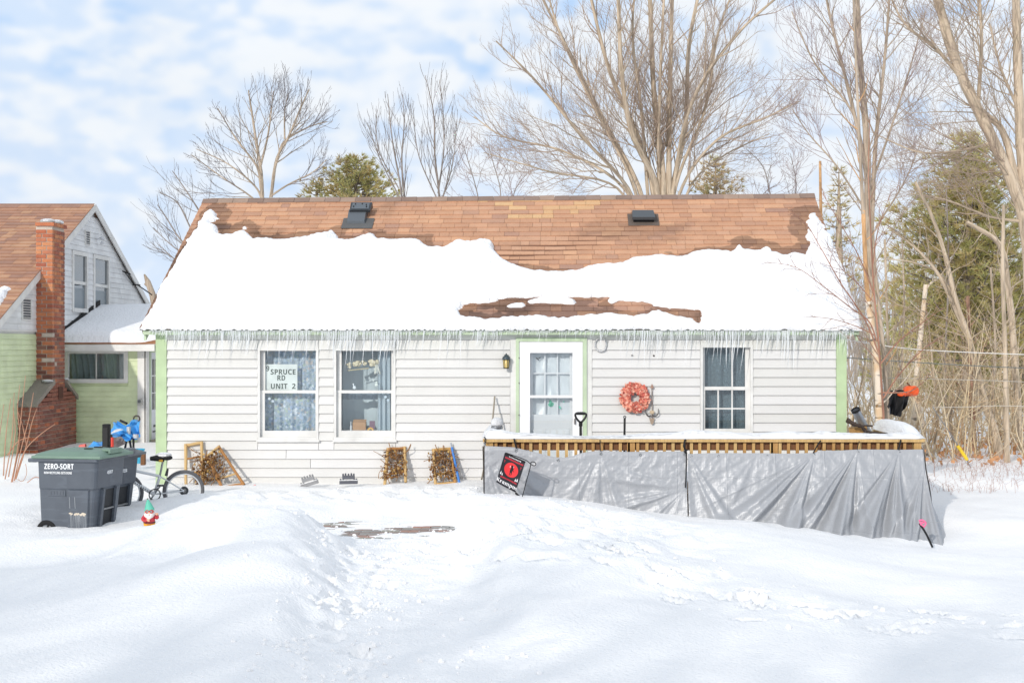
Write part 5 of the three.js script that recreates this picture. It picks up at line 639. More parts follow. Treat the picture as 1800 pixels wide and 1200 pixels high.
  add(bk, 'down_tube_lettering', [0, 1, 2, 3, 4, 5, 6].map((k) => { const p = bb.clone().lerp(hb, 0.25 + k * 0.07).addScaledVector(sd, -0.021 * Math.sign(sd.z) * -1); return box(0.014, 0.03, 0.004, p.x, p.y, p.z, 0, 0, 0.6); }), mat(srgb(60, 70, 66), 0.6));
  single('saddle_snow', ball(0.08, sp.x + 0.0, sp.y + 0.035, sp.z, 1.3, 0.45, 0.9, 12), M.roofSnow, 'small pad of snow on the bicycle saddle', 'snow');
  // garden gnome
  const gz = 3.9, g0 = P(262, 928, gz), gn = thing('garden_gnome', 'garden gnome with teal hat, red glasses and white beard standing in the snow', 'gnome'); gn.position.copy(g0); gn.rotation.y = 0.25; gn.scale.setScalar(0.9);
  const skin = mat(srgb(228, 178, 148), 0.6), red = mat(srgb(190, 56, 66), 0.55), white = mat(srgb(240, 234, 228), 0.7);
  add(gn, 'boots', [ball(0.032, -0.036, 0.012, 0.012, 1, 0.7, 1.5), ball(0.032, 0.036, 0.012, 0.012, 1, 0.7, 1.5)], mat(srgb(58, 46, 40), 0.6));
  add(gn, 'trousers', [put(lathe([[0.03, 0], [0.036, 0.02], [0.042, 0.05], [0, 0.052]], 14), -0.032, 0.016, 0), put(lathe([[0.03, 0], [0.036, 0.02], [0.042, 0.05], [0, 0.052]], 14), 0.032, 0.016, 0), ball(0.062, 0, 0.06, 0, 1.1, 0.42, 0.85)], mat(srgb(232, 168, 40), 0.6));
  const trunk = new THREE.Group(); add(gn, 'body', [put(lathe([[0.064, 0], [0.07, 0.03], [0.064, 0.07], [0.046, 0.1], [0.028, 0.115], [0, 0.118]], 22), 0, 0.06, 0), tubeGeo(curve([V(0.05, 0.155, 0), V(0.085, 0.13, 0.01), V(0.1, 0.135, 0.03), V(0.095, 0.165, 0.045)], 10), [...Array(11).keys()].map((i) => 0.024 - i * 0.0008), 8), tubeGeo(curve([V(-0.05, 0.155, 0), V(-0.08, 0.12, 0.015), V(-0.05, 0.1, 0.06), V(-0.02, 0.108, 0.075)], 10), [...Array(11).keys()].map((i) => 0.024 - i * 0.0008), 8)], red);
  add(gn, 'belt', put(new THREE.TorusGeometry(0.068, 0.007, 6, 22), 0, 0.075, 0, Math.PI / 2), mat(srgb(52, 42, 38), 0.6));
  const fingers = []; for (let k = 0; k < 4; k++) fingers.push(tubeGeo([V(0.085 + k * 0.007, 0.178, 0.05), V(0.084 + k * 0.007, 0.192, 0.056), V(0.084 + k * 0.007, 0.19, 0.066), V(0.084 + k * 0.007, 0.18, 0.067)], 0.0045, 5)); fingers.push(tubeGeo([V(0.082, 0.178, 0.052), V(0.073, 0.188, 0.056), V(0.071, 0.198, 0.058)], 0.0048, 5)); for (let k = 0; k < 4; k++) fingers.push(tubeGeo([V(-0.02, 0.1 + k * 0.007, 0.08), V(-0.006, 0.098 + k * 0.007, 0.086), V(0.006, 0.098 + k * 0.0075, 0.084)], 0.0045, 5));
  add(gn, 'hands', [ball(0.016, 0.094, 0.178, 0.05, 1, 1, 0.8), ball(0.016, -0.022, 0.109, 0.076, 1, 1, 0.7), ...fingers], skin);
  add(gn, 'head', [ball(0.052, 0, 0.205, 0, 1, 1.0, 0.95, 16), ball(0.015, 0, 0.196, 0.054, 1, 0.9, 1), ball(0.012, -0.052, 0.2, 0.0, 0.6, 1, 0.7), ball(0.012, 0.052, 0.2, 0.0, 0.6, 1, 0.7), ball(0.011, 0.028, 0.188, 0.044), ball(0.011, -0.028, 0.188, 0.044)], skin);
  add(gn, 'eyes', [ball(0.012, -0.021, 0.212, 0.043, 1, 1, 0.6), ball(0.012, 0.021, 0.212, 0.043, 1, 1, 0.6)], mat(srgb(196, 214, 226), 0.3));
  add(gn, 'pupils', [ball(0.005, -0.02, 0.212, 0.0505, 1, 1, 0.5), ball(0.005, 0.02, 0.212, 0.0505, 1, 1, 0.5)], M.black);
  add(gn, 'glasses', [-1, 1].map((s) => put(new THREE.TorusGeometry(0.02, 0.0055, 8, 20), s * 0.023, 0.212, 0.051)).concat([rod(V(-0.006, 0.214, 0.055), V(0.006, 0.214, 0.055), 0.004), rod(V(0.042, 0.214, 0.046), V(0.056, 0.212, 0.0), 0.003), rod(V(-0.042, 0.214, 0.046), V(-0.056, 0.212, 0.0), 0.003)]), red);
  const bd = []; for (let i = 0; i < 15; i++) { const a = (i / 14 - 0.5) * 2.5; bd.push(tubeGeo(curve([V(0.047 * Math.sin(a), 0.19, 0.045 * Math.cos(a)), V(0.055 * Math.sin(a), 0.165, 0.058 * Math.cos(a) + 0.004), V(0.03 * Math.sin(a), 0.132 - 0.012 * Math.cos(a * 1.2), 0.07 * Math.cos(a) + 0.002)], 7), [0.009, 0.012, 0.013, 0.013, 0.012, 0.01, 0.007, 0.002], 6)); } for (const s of [-1, 1]) bd.push(tubeGeo([V(0.002 * s, 0.187, 0.06), V(0.02 * s, 0.182, 0.062), V(0.042 * s, 0.184, 0.05)], [0.009, 0.009, 0.003], 6));
  add(gn, 'beard', bd, white); add(gn, 'mouth', ball(0.009, 0, 0.175, 0.07, 1.3, 0.5, 0.5), red);
  add(gn, 'hair', [ball(0.05, 0, 0.2, -0.014, 1.08, 1.0, 0.9)], white);
  add(gn, 'hat', put(lathe([[0.062, -0.006], [0.064, 0.004], [0.058, 0.014], [0.046, 0.05], [0.03, 0.09], [0.014, 0.125], [0, 0.14]], 22), 0, 0.226, -0.006, -0.1, 0, 0.16), mat(srgb(96, 186, 162), 0.6)); add(gn, 'hat_tip', ball(0.009, -0.024, 0.366, -0.02), mat(srgb(110, 90, 70), 0.7));
}

// ---------------------------------------------------------------- the neighbouring house: gable wall x = GX, addition in front of its right half
{
  const r = rng(91), GX = -9.2, PZ = -7.3, ly = (z) => z > PZ ? 4.74 - 0.533 * (z - PZ) : 4.74 - 0.533 * (PZ - z), FZ = -2.9, BZ = -11.0;
  const nb = thing('neighbour_house', 'neighbouring house with white gable, green clapboards and brown shingle roof', 'house');
  const zOf = (px) => DF - GX * K / (px - XC), yOf = (py, z) => Y(py, z);
  const UZ = V(0, 0, -1), NX = V(1, 0, 0), O = V(GX, 0, 0);                // along the wall towards the back: s = -z
  const cut = 2.25, holes = [[-zOf(124.5), -zOf(152), 2.62, 3.8], [-zOf(162), -zOf(190), 2.62, 3.8]];
  add(nb, 'wall', [hexa([V(GX - 0.15, -0.3, FZ), V(GX - 0.15, -0.3, BZ), V(GX - 0.15, ly(BZ), BZ), V(GX - 0.15, ly(FZ), FZ)], [V(GX - 0.021, -0.3, FZ), V(GX - 0.021, -0.3, BZ), V(GX - 0.021, ly(BZ), BZ), V(GX - 0.021, ly(FZ), FZ)]), quads([[V(GX - 0.021, ly(FZ), FZ), V(GX - 0.021, ly(BZ), BZ), V(GX - 0.021, 4.7, PZ)]])], M.paleWall[0]);
  add(nb, 'front_wall', span(-20, GX - 0.15, -0.3, ly(FZ) - 0.1, FZ - 0.15, FZ), M.lime[0]);
  add(nb, 'rear_wall', [span(-20, GX - 0.15, -0.3, ly(BZ) - 0.1, BZ, BZ + 0.15)], M.paleWall[0]);
  for (let k = 0; k < 28; k++) { const y0 = -0.2 + k * 0.0915, y1 = y0 + 0.0905; if (y1 > cut) break; for (const [a, b] of [[-FZ, 4.7], [4.95, 7.5]]) add(nb, 'siding_board', clap(O, UZ, NX, a, b, a, b, y0, y1, 0.016, 0.003), M.lime[r() * 2 | 0]); }
  for (let k = 0; ; k++) {
    const y0 = cut + k * 0.104, y1 = Math.min(y0 + 0.1035, 4.6); if (y0 > 4.5) break;
    const zf = (y) => Math.max(-FZ, -PZ - (4.72 - y) / 0.533), zk = (y) => Math.min(-BZ, -PZ + (4.72 - y) / 0.533);
    const parts = [[zf(y0), zf(y1), zk(y0), zk(y1)]]; let segs = [[zf(y0), zk(y0), zf(y1), zk(y1)]];
    for (const [a, b, c, d] of holes) if (y1 > c + 0.01 && y0 < d - 0.01) segs = segs.flatMap(([p, q, s, t]) => (p < a && q > b) ? [[p, a, s, a], [b, q, b, t]] : [[p, q, s, t]]);
    for (const [p, q, s, t] of segs) if (q - p > 0.05) { let x = p; const n = Math.max(1, Math.round((q - p) / 0.8)); for (let i = 0; i < n; i++) { const a = i ? mix(p, q, i / n) : p, b = i < n - 1 ? mix(p, q, (i + 1) / n) - 0.004 : q; add(nb, 'wall_shingle', clap(O, UZ, NX, a, b, i ? a : s, i < n - 1 ? b : t, y0, y1, 0.014 + r() * 0.004, 0.003), M.paleWall[r() * 2 | 0]); } }
  }
  add(nb, 'belt_trim', span(GX - 0.02, GX + 0.024, cut - 0.03, cut - 0.001, BZ, FZ), M.trim);
  for (const [a, b, c, d] of holes) {
    const w = new THREE.Group(); w.name = 'window'; nb.add(w); const z0 = -a, z1 = -b, f = 0.08, sp = (za, zb2, ya, yb, xa, xb) => span(GX + xa, GX + xb, ya, yb, Math.min(za, zb2), Math.max(za, zb2)), m = (c + d) / 2 - 0.02;
    add(w, 'frame', [sp(z0, z0 - f, c, d, -0.08, 0.03), sp(z1 + f, z1, c, d, -0.08, 0.03), sp(z0 - f, z1 + f, d - f, d, -0.08, 0.03), sp(z0 - f, z1 + f, c, c + f, -0.08, 0.034), sp(z0 - f, z1 + f, m - 0.03, m + 0.03, -0.08, 0.015)], M.trim);
    add(w, 'pane', sp(z0 - f, z1 + f, c + f, m - 0.03, -0.019, -0.015), mat(srgb(96, 108, 118), 0.06, { clearcoat: 1, clearcoatRoughness: 0.02 })); add(w, 'pane', sp(z0 - f, z1 + f, m + 0.03, d - f, -0.013, -0.009), mat(srgb(72, 84, 92), 0.04, { clearcoat: 1, clearcoatRoughness: 0.02 }));
    add(w, 'blind', sp(z0 - f - 0.03, z1 + f + 0.03, c + f, m - 0.1, -0.0145, -0.0125), mat(srgb(118, 130, 138), 0.3));
  }
  for (const [za, zb2, ya, yb] of [[zOf(147), zOf(155.5), 3.95, 4.24], [zOf(35.5), zOf(51.5), 2.42, 2.8], [zOf(234), zOf(246), 2.78, 2.86]]) { const v = new THREE.Group(); v.name = 'louver_vent'; nb.add(v); add(v, 'frame', [span(GX, GX + 0.035, ya, yb, za - 0.025, za), span(GX, GX + 0.035, ya, yb, zb2, zb2 + 0.025), span(GX, GX + 0.035, ya, ya + 0.02, zb2 + 0.025, za - 0.025), span(GX, GX + 0.035, yb - 0.02, yb, zb2 + 0.025, za - 0.025)], M.trim); add(v, 'backing', span(GX + 0.02, GX + 0.022, ya + 0.02, yb - 0.02, zb2 + 0.025, za - 0.025), mat(srgb(90, 92, 98), 0.9)); for (let y = ya + 0.045; y < yb - 0.02; y += 0.045) add(v, 'slat', box(0.02, 0.006, za - zb2 - 0.05, GX + 0.03, y, (za + zb2) / 2, 0, 0, 0.5), M.trim); }
  single('porch_fixture', [rod(V(GX, 4.1, zOf(168)), V(GX + 0.12, 4.16, zOf(168)), 0.012), ball(0.05, GX + 0.13, 4.12, zOf(168), 1, 0.7, 1, 8), ball(0.04, GX + 0.1, 4.04, zOf(170), 1, 0.8, 1, 8)], mat(srgb(206, 208, 212), 0.5), 'small white lamp fixture high on the neighbouring gable', 'lamp');
  // roof
  const ov = GX + 0.06, RS = Math.hypot(4.9, 4.9 * 0.533), ya = (z) => ly(z) + 0.06;
  const slope = (z) => V(0, ya(z), z);
  add(nb, 'roof', [hexa([V(-20, ya(FZ + 0.25) - 0.05, FZ + 0.25), V(ov, ya(FZ + 0.25) - 0.05, FZ + 0.25), V(ov, ya(PZ) - 0.05, PZ), V(-20, ya(PZ) - 0.05, PZ)], [V(-20, ya(FZ + 0.25), FZ + 0.25), V(ov, ya(FZ + 0.25), FZ + 0.25), V(ov, ya(PZ), PZ), V(-20, ya(PZ), PZ)]), hexa([V(ov, ya(BZ - 0.25) - 0.05, BZ - 0.25), V(-20, ya(BZ - 0.25) - 0.05, BZ - 0.25), V(-20, ya(PZ) - 0.05, PZ), V(ov, ya(PZ) - 0.05, PZ)], [V(ov, ya(BZ - 0.25), BZ - 0.25), V(-20, ya(BZ - 0.25), BZ - 0.25), V(-20, ya(PZ), PZ), V(ov, ya(PZ), PZ)])], mat(srgb(150, 112, 90), 0.9, { map: MO }));
  for (const [z0, z1] of [[FZ + 0.25, PZ], [BZ - 0.25, PZ]]) { const g = hexa([V(ov + 0.001, ya(z0) - 0.17, z0), V(ov + 0.001, ya(z0) - 0.17, z0 - 0.001), V(ov + 0.001, ya(z1) - 0.17, z1 - 0.001), V(ov + 0.001, ya(z1) - 0.17, z1)], [V(ov + 0.026, ya(z0) - 0.17, z0), V(ov + 0.026, ya(z0) - 0.17, z0 - 0.001), V(ov + 0.026, ya(z1) - 0.17, z1 - 0.001), V(ov + 0.026, ya(z1) - 0.17, z1)]); const q = quads([[V(ov + 0.026, ya(z0) - 0.15, z0), V(ov + 0.026, ya(z1) - 0.15, z1), V(ov + 0.026, ya(z1) - 0.005, z1), V(ov + 0.026, ya(z0) - 0.005, z0)], [V(ov + 0.001, ya(z0) - 0.15, z0), V(ov + 0.001, ya(z1) - 0.15, z1), V(ov + 0.026, ya(z1) - 0.15, z1), V(ov + 0.026, ya(z0) - 0.15, z0)], [V(ov + 0.001, ya(z0) - 0.005, z0), V(ov + 0.026, ya(z0) - 0.005, z0), V(ov + 0.026, ya(z1) - 0.005, z1), V(ov + 0.001, ya(z1) - 0.005, z1)]]); add(nb, 'rake_board', q, M.trim); }
  const tn = [[190, 146, 118], [182, 138, 112], [174, 132, 110], [194, 152, 122], [166, 128, 110]].map((c) => mat(srgb(...c), 0.92, { map: rep(mottle, 1.2), bumpMap: SB, bumpScale: 0.002 })), rest = [];
  let cnt = 0; for (let k = 0; k < 42; k++) { const q0 = k * 0.148, z0 = FZ + 0.25 - q0 * 0.8825, z1 = z0 - 0.14; if (z1 < PZ) break; let x = ov + 0.02; while (x > -12.2) { const w = 0.16 + r() * 0.24, xa = x - w + 0.004; const f = (xx, z, h) => V(xx, ya(z) + h * 0.88, z + h * 0.47), g = hexa([f(xa, z0, -0.01), f(x, z0, -0.01), f(x, z1, -0.01), f(xa, z1, -0.01)], [f(xa, z0, 0.02), f(x, z0, 0.02), f(x, z1, 0.004), f(xa, z1, 0.004)]); x -= w; const px = XC + x * K / (DF - z0); if (px > -30 && cnt < 300) { add(nb, 'shingle', g, tn[r() * 5 | 0]); cnt++; } else rest.push(g); } }
  if (rest.length) tag(add(nb, 'shingles', rest, tn[1]), undefined, undefined, undefined, 'stuff');
  single('neighbour_roof_snow', gridGeo(30, 50, (u, v) => { const z = mix(FZ + 0.24, -4.1, v), x = mix(-11, GX + 0.03 - 0.1 * v - 0.12 * fbm(v * 7, 2, 3, 5), u), e = Math.min(1, (1 - u) * 12, v * 14), lim = sstep(0.85, 0.66, v + 0.3 * (fbm(x * 3, z * 3, 3, 7) - 0.5)); return V(x, ya(z) - 0.03 + 0.14 * Math.pow(Math.max(e, 0), 0.5) * lim, z); }), M.roofSnow, 'patch of snow on the lower front of the neighbouring roof', 'snow', undefined, true);
  // chimney of separate bricks on a mortar core
  const ch = thing('brick_chimney', 'old red brick chimney with a wide stepped base on the neighbouring gable', 'chimney');
  const cx1 = -8.9, z1 = DF - 23.2, z2 = DF - 23.78, ty = Y(388, z1), by1 = -0.25, shy = 1.3, bx1 = -8.88, bz1 = DF - 22.4, bz2 = DF - 24.3, shF = 0.95, shB = 1.0;
  const mort = mat(srgb(206, 192, 178), 0.95, { map: MO, bumpMap: SB, bumpScale: 0.004 });
  add(ch, 'mortar_core', [span(GX, cx1 - 0.012, shy - 0.4, ty - 0.02, z2 + 0.012, z1 - 0.012), hexa([V(GX, by1, bz1 - 0.012), V(GX, by1, bz2 + 0.012), V(GX, shB, bz2 + 0.012), V(GX, shF, bz1 - 0.012)], [V(bx1 - 0.012, by1, bz1 - 0.012), V(bx1 - 0.012, by1, bz2 + 0.012), V(bx1 - 0.012, shB, bz2 + 0.012), V(bx1 - 0.012, shF, bz1 - 0.012)])], mort);
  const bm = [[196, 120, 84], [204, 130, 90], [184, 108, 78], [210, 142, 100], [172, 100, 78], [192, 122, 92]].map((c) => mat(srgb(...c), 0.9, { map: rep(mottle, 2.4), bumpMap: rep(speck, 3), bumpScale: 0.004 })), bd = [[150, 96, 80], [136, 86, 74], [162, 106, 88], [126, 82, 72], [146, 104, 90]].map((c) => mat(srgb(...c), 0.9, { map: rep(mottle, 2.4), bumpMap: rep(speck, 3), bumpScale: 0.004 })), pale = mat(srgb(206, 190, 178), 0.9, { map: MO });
  const bricks = []; const course = 0.0735, bl = 0.205;
  function wallBricks(xa, xb, za, zb3, ya2, yb2, cov) {     // front face z = za spans xa..xb, side face x = xb spans zb3..za
    let k = 0; for (let y = ya2; y + 0.06 < yb2; y += course, k++) {
      const yc = y + 0.031, w0 = xb - xa, front = k % 2 ? [[0, w0 * 0.62], [w0 * 0.62 + 0.01, w0]] : [[0, w0 * 0.34], [w0 * 0.34 + 0.01, w0]];
      const off = () => (r() - 0.5) * 0.005;
      for (const [p, q] of front) if (cov(yc, za)) bricks.push([box(q - p - 0.008, 0.062, 0.1, xa + (p + q) / 2, yc, za - 0.05 + off()), yc, 1]);
      let z = za - 0.103 - (k % 2 ? 0.1 : 0); const end = zb3; if (k % 2) { if (cov(yc, za - 0.15)) bricks.push([box(0.1, 0.062, 0.09, xb - 0.05 + off(), yc, za - 0.152), yc, 0.6]); }
      while (z > end + 0.03) { const q = Math.max(end, z - bl), L = z - q - 0.01; if (L > 0.03 && cov(yc, (z + q) / 2)) bricks.push([box(0.1, 0.062, L, xb - 0.05 + off(), yc, (z + q) / 2), yc, 0.5 * L / bl]); z = q; }
    }
  }
  wallBricks(GX, cx1, z1, z2, 1.25, ty - 0.1, () => true);
  wallBricks(GX, bx1, bz1, bz2, by1 + 0.15, 1.4, (y, z) => { const t = z > z1 ? mix(shF, shy, clamp((bz1 - z) / (bz1 - z1))) : z < z2 ? mix(shB, shy, clamp((z - bz2) / (z2 - bz2))) : shy; return y + 0.03 < t; });
  for (const [xa, xb, za, zb3, y0] of [[GX, cx1 + 0.03, z1 + 0.03, z2 - 0.03, ty - 0.09]]) for (let q = za; q > zb3 + 0.05; q -= 0.16) bricks.push([box(xb - xa, 0.06, 0.15, (xa + xb) / 2, y0 + 0.03, q - 0.08), y0, 1]);
  bricks.sort((a, b) => b[2] - a[2]);
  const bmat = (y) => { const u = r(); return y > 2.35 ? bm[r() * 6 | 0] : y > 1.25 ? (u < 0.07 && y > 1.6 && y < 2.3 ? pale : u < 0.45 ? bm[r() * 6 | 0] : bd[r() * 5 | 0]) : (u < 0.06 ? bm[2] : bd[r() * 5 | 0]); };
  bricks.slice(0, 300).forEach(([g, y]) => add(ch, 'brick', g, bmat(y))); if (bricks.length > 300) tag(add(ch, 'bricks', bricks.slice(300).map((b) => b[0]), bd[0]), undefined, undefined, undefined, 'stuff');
  const sl = mat(srgb(150, 142, 132), 0.95, { map: MO, bumpMap: SB, bumpScale: 0.006 });
  add(ch, 'shoulder', hexa([V(GX, shF - 0.02, bz1 + 0.03), V(bx1 + 0.03, shF - 0.02, bz1 + 0.03), V(bx1 + 0.03, shy - 0.0, z1 - 0.01), V(GX, shy, z1 - 0.01)], [V(GX, shF + 0.05, bz1 + 0.03), V(bx1 + 0.03, shF + 0.05, bz1 + 0.03), V(bx1 + 0.02, shy + 0.08, z1 - 0.01), V(GX, shy + 0.08, z1 - 0.01)]), sl);
  add(ch, 'shoulder', hexa([V(bx1 + 0.03, shB - 0.02, bz2 - 0.03), V(GX, shB - 0.02, bz2 - 0.03), V(GX, shy, z2 + 0.01), V(bx1 + 0.03, shy, z2 + 0.01)], [V(bx1 + 0.03, shB + 0.05, bz2 - 0.03), V(GX, shB + 0.05, bz2 - 0.03), V(GX, shy + 0.06, z2 + 0.01), V(bx1 + 0.03, shy + 0.06, z2 + 0.01)]), sl);
  add(ch, 'cleanout_door', span(bx1 - 0.01, bx1 + 0.012, 1.02, 1.24, DF - 23.62, DF - 23.4), mat(srgb(92, 56, 44), 0.8, { map: MO }));
  single('chimney_snow', [ball(0.12, GX + 0.16, ty + 0.01, z1 - 0.14, 1.2, 0.35, 0.9, 10), ball(0.13, GX + 0.2, ty + 0.01, z2 + 0.16, 1.1, 0.4, 1.0, 10)], M.roofSnow, 'little heaps of snow on the top of the brick chimney', 'snow');
  single('chimney_snow', [ball(0.1, bx1 - 0.08, shy + 0.05, z1 + 0.08, 1.1, 0.3, 0.9, 8), ball(0.09, bx1 - 0.06, shy + 0.06, z2 - 0.1, 1, 0.3, 1.2, 8)], M.roofSnow, 'small snow pads on the shoulder of the brick chimney', 'snow');
  // addition with shed roof, front wall z = AZ
  const AZ = DF - 24.5, ad = thing('lean_to_addition', 'low green lean-to with a wide window and snowy shed roof joined to the neighbouring house', 'lean-to'), ax = (p) => X(p, AZ), ay = (p) => Y(p, AZ), xr = ax(256), DZ0 = DF - 24.8;
  for (let k = 0; k < 24; k++) { const y0 = -0.1 + k * 0.094, y1 = y0 + 0.093; if (y0 > ay(617)) break; const inW = y1 > ay(673) && y0 < ay(617), oa = V(0, 0, AZ); for (const [a, b] of inW ? [[GX + 0.02, ax(110)], [ax(225), ax(241.5)]] : [[GX + 0.02, ax(241.5)]]) { const yb2 = Math.min(y1, ay(616)); if (b - a > 0.04 && yb2 > y0 + 0.02) add(ad, 'siding_board', clap(oa, UX, NZ, a, b, a, b, y0, yb2, 0.016, 0.003), M.lime[r() * 2 | 0]); } }
  add(ad, 'wall', [span(GX + 0.01, ax(116), -0.3, ay(605), AZ - 0.14, AZ - 0.021), span(ax(219), xr - 0.05, -0.3, ay(605), AZ - 0.14, AZ - 0.021), span(ax(116), ax(219), -0.3, ay(668), AZ - 0.14, AZ - 0.021), span(ax(116), ax(219), ay(619), ay(605), AZ - 0.14, AZ - 0.021), span(xr - 0.14, xr - 0.02, -0.3, 2.0, AZ - 0.32, AZ - 0.14), span(xr - 0.14, xr - 0.02, 1.85, 2.0, AZ - 2.2, AZ - 0.32), span(xr - 0.14, xr - 0.02, -0.3, 2.0, AZ - 3.2, AZ - 1.15)], M.lime[0]);
  add(ad, 'room_back', span(GX + 0.02, xr - 0.2, -0.3, 2.0, AZ - 1.6, AZ - 1.5), M.room);
  add(ad, 'corner_board', [span(ax(241.8), xr, -0.3, ay(617.2), AZ - 0.02, AZ + 0.03), span(xr - 0.02, xr + 0.012, -0.3, 1.95, AZ - 0.16, AZ + 0.03)], M.trim);
  const w = new THREE.Group(); w.name = 'window'; ad.add(w);
  add(w, 'frame', [span(ax(110.5), ax(119.5), ay(673), ay(617), AZ - 0.06, AZ + 0.03), span(ax(217.5), ax(224.8), ay(673), ay(617), AZ - 0.06, AZ + 0.03), span(ax(119.5), ax(217.5), ay(621.5), ay(617), AZ - 0.06, AZ + 0.03), span(ax(119.5), ax(217.5), ay(673), ay(666), AZ - 0.06, AZ + 0.036)], M.trim);
  add(w, 'pane', span(ax(119.5), ax(166.8), ay(666), ay(621.5), AZ - 0.034, AZ - 0.03), M.glass); add(w, 'pane', span(ax(168.4), ax(217.5), ay(666), ay(621.5), AZ - 0.034, AZ - 0.03), M.glass); add(w, 'meeting_stile', span(ax(166.8), ax(168.4), ay(666), ay(621.5), AZ - 0.05, AZ - 0.02), M.trim);
  add(w, 'curtain', gridGeo(60, 12, (u, v) => V(mix(ax(117), ax(220), u), mix(ay(668), ay(619), v), AZ - 0.25 + 0.03 * Math.sin(u * 60 + v * 3) + 0.02 * Math.sin(u * 23))), mat(srgb(128, 144, 146), 0.9, { side: THREE.DoubleSide }));
  add(ad, 'fascia', [span(GX + 0.05, X(271, DF - 24.2), Y(617, DF - 24.2), Y(605.5, DF - 24.2), AZ + 0.285, AZ + 0.312), span(GX + 0.05, X(271, DF - 24.2), Y(617, DF - 24.2) + 0.002, Y(617, DF - 24.2) + 0.02, AZ, AZ + 0.284)], M.trim);
  const rx = X(274, DF - 24.2), ry0 = 2.03, ry1 = 2.66, rz0 = AZ + 0.3, rz1 = AZ - 1.95;
  const rp = (x, t, h) => V(x, mix(ry0, ry1, t) + h, mix(rz0, rz1, t));
  add(ad, 'roof', hexa([rp(GX, 0, -0.025), rp(rx, 0, -0.025), rp(rx, 1, -0.025), rp(GX, 1, -0.025)], [rp(GX, 0, 0), rp(rx, 0, 0), rp(rx, 1, 0), rp(GX, 1, 0)]), mat(srgb(166, 116, 82), 0.9, { map: MO }));
  add(ad, 'rake_board', hexa([rp(rx, 0.03, -0.24), rp(rx, 1, -0.24), rp(rx, 1, -0.085), rp(rx, 0.03, -0.085)], [rp(rx + 0.02, 0.03, -0.24), rp(rx + 0.02, 1, -0.24), rp(rx + 0.02, 1, -0.01), rp(rx + 0.02, 0.03, -0.01)]), M.trim);
  add(ad, 'roof_flashing', hexa([rp(GX, 0, 0), rp(GX + 0.02, 0, 0), rp(GX + 0.02, 1, 0), rp(GX, 1, 0)], [rp(GX, 0, 0.2), rp(GX + 0.02, 0, 0.2), rp(GX + 0.02, 1, 0.24), rp(GX, 1, 0.24)]), M.blackMatte);
  const sd = new THREE.Group(); sd.name = 'door'; ad.add(sd); const dz1 = DF - 25.65;
  add(sd, 'panel', [span(xr - 0.08, xr - 0.03, -0.1, 0.75, dz1, DZ0), span(xr - 0.08, xr - 0.03, 1.72, 1.85, dz1, DZ0), span(xr - 0.08, xr - 0.03, 0.75, 1.72, DZ0 - 0.16, DZ0), span(xr - 0.08, xr - 0.03, 0.75, 1.72, dz1, dz1 + 0.14)], mat(srgb(214, 216, 222), 0.5)); add(sd, 'pane', span(xr - 0.06, xr - 0.055, 0.75, 1.72, dz1 + 0.14, DZ0 - 0.16), mat(srgb(54, 60, 66), 0.06, { clearcoat: 1 })); for (const q of [1.07, 1.4]) add(sd, 'muntin', span(xr - 0.055, xr - 0.03, q - 0.012, q + 0.012, dz1 + 0.14, DZ0 - 0.16), M.trim); for (const q of [0.33, 0.66]) add(sd, 'muntin', span(xr - 0.055, xr - 0.031, 0.75, 1.72, mix(DZ0 - 0.16, dz1 + 0.14, q) - 0.01, mix(DZ0 - 0.16, dz1 + 0.14, q) + 0.01), M.trim); add(sd, 'mail_slot', [span(xr - 0.03, xr - 0.02, 0.42, 0.46, dz1 + 0.2, DZ0 - 0.25), span(xr - 0.03, xr - 0.02, 0.32, 0.35, dz1 + 0.2, DZ0 - 0.2)], M.black);
  add(ad, 'door_casing', [span(xr - 0.05, xr + 0.01, -0.1, 1.86, DZ0 + 0.001, DZ0 + 0.09), span(xr - 0.05, xr + 0.01, 1.86, 1.93, dz1, DZ0 + 0.09)], M.greenTrim);
  const sp2 = thing('door_steps', 'weathered wooden steps at the side door of the lean-to', 'steps'); for (const [k, y] of [[0, 0.2], [1, 0.05]]) add(sp2, 'step', span(xr + 0.03, xr + 0.35 + k * 0.3, y - 0.05, y, dz1 - 0.1, DZ0 + 0.1), M.greyWood); add(sp2, 'riser', span(xr + 0.04, xr + 0.3, -0.2, 0.148, dz1, DZ0 + 0.06), M.greenTrim);
  single('lean_to_snow', gridGeo(60, 40, (u, v) => { const x = mix(GX + 0.03, rx - 0.01, u), t = mix(0.0, 1, v), notch = sstep(0.62, 1, u) * sstep(0.22, 0.0, v - 0.05 * fbm(u * 12, 1, 2, 5)), e = Math.min(1, (1 - u) * 14, v * 12); return rp(x, t, 0.005 + (0.14 + 0.03 * fbm(u * 5, v * 4, 3, 5)) * Math.pow(Math.max(e, 0), 0.5) * (1 - notch) - 0.03 * notch); }), M.roofSnow, 'smooth blanket of snow on the lean-to shed roof', 'snow', undefined, true);
  const mb = thing('meter_box', 'small grey electric box on the white corner board of the lean-to', 'box'); add(mb, 'box', rbox(0.09, 0.11, 0.06, 0.012, ax(247), ay(706.5), AZ + 0.06), mat(srgb(176, 176, 172), 0.5)); add(mb, 'dial', cyl(0.03, 0.03, 0.02, ax(247), ay(705), AZ + 0.098, Math.PI / 2), mat(srgb(96, 100, 104), 0.4));
  // service wire from the gable to the cottage, small broken stump beyond
  const wq = [[213, 478, -7.6], [222, 484, -7.4], [231, 501, -7.3]];
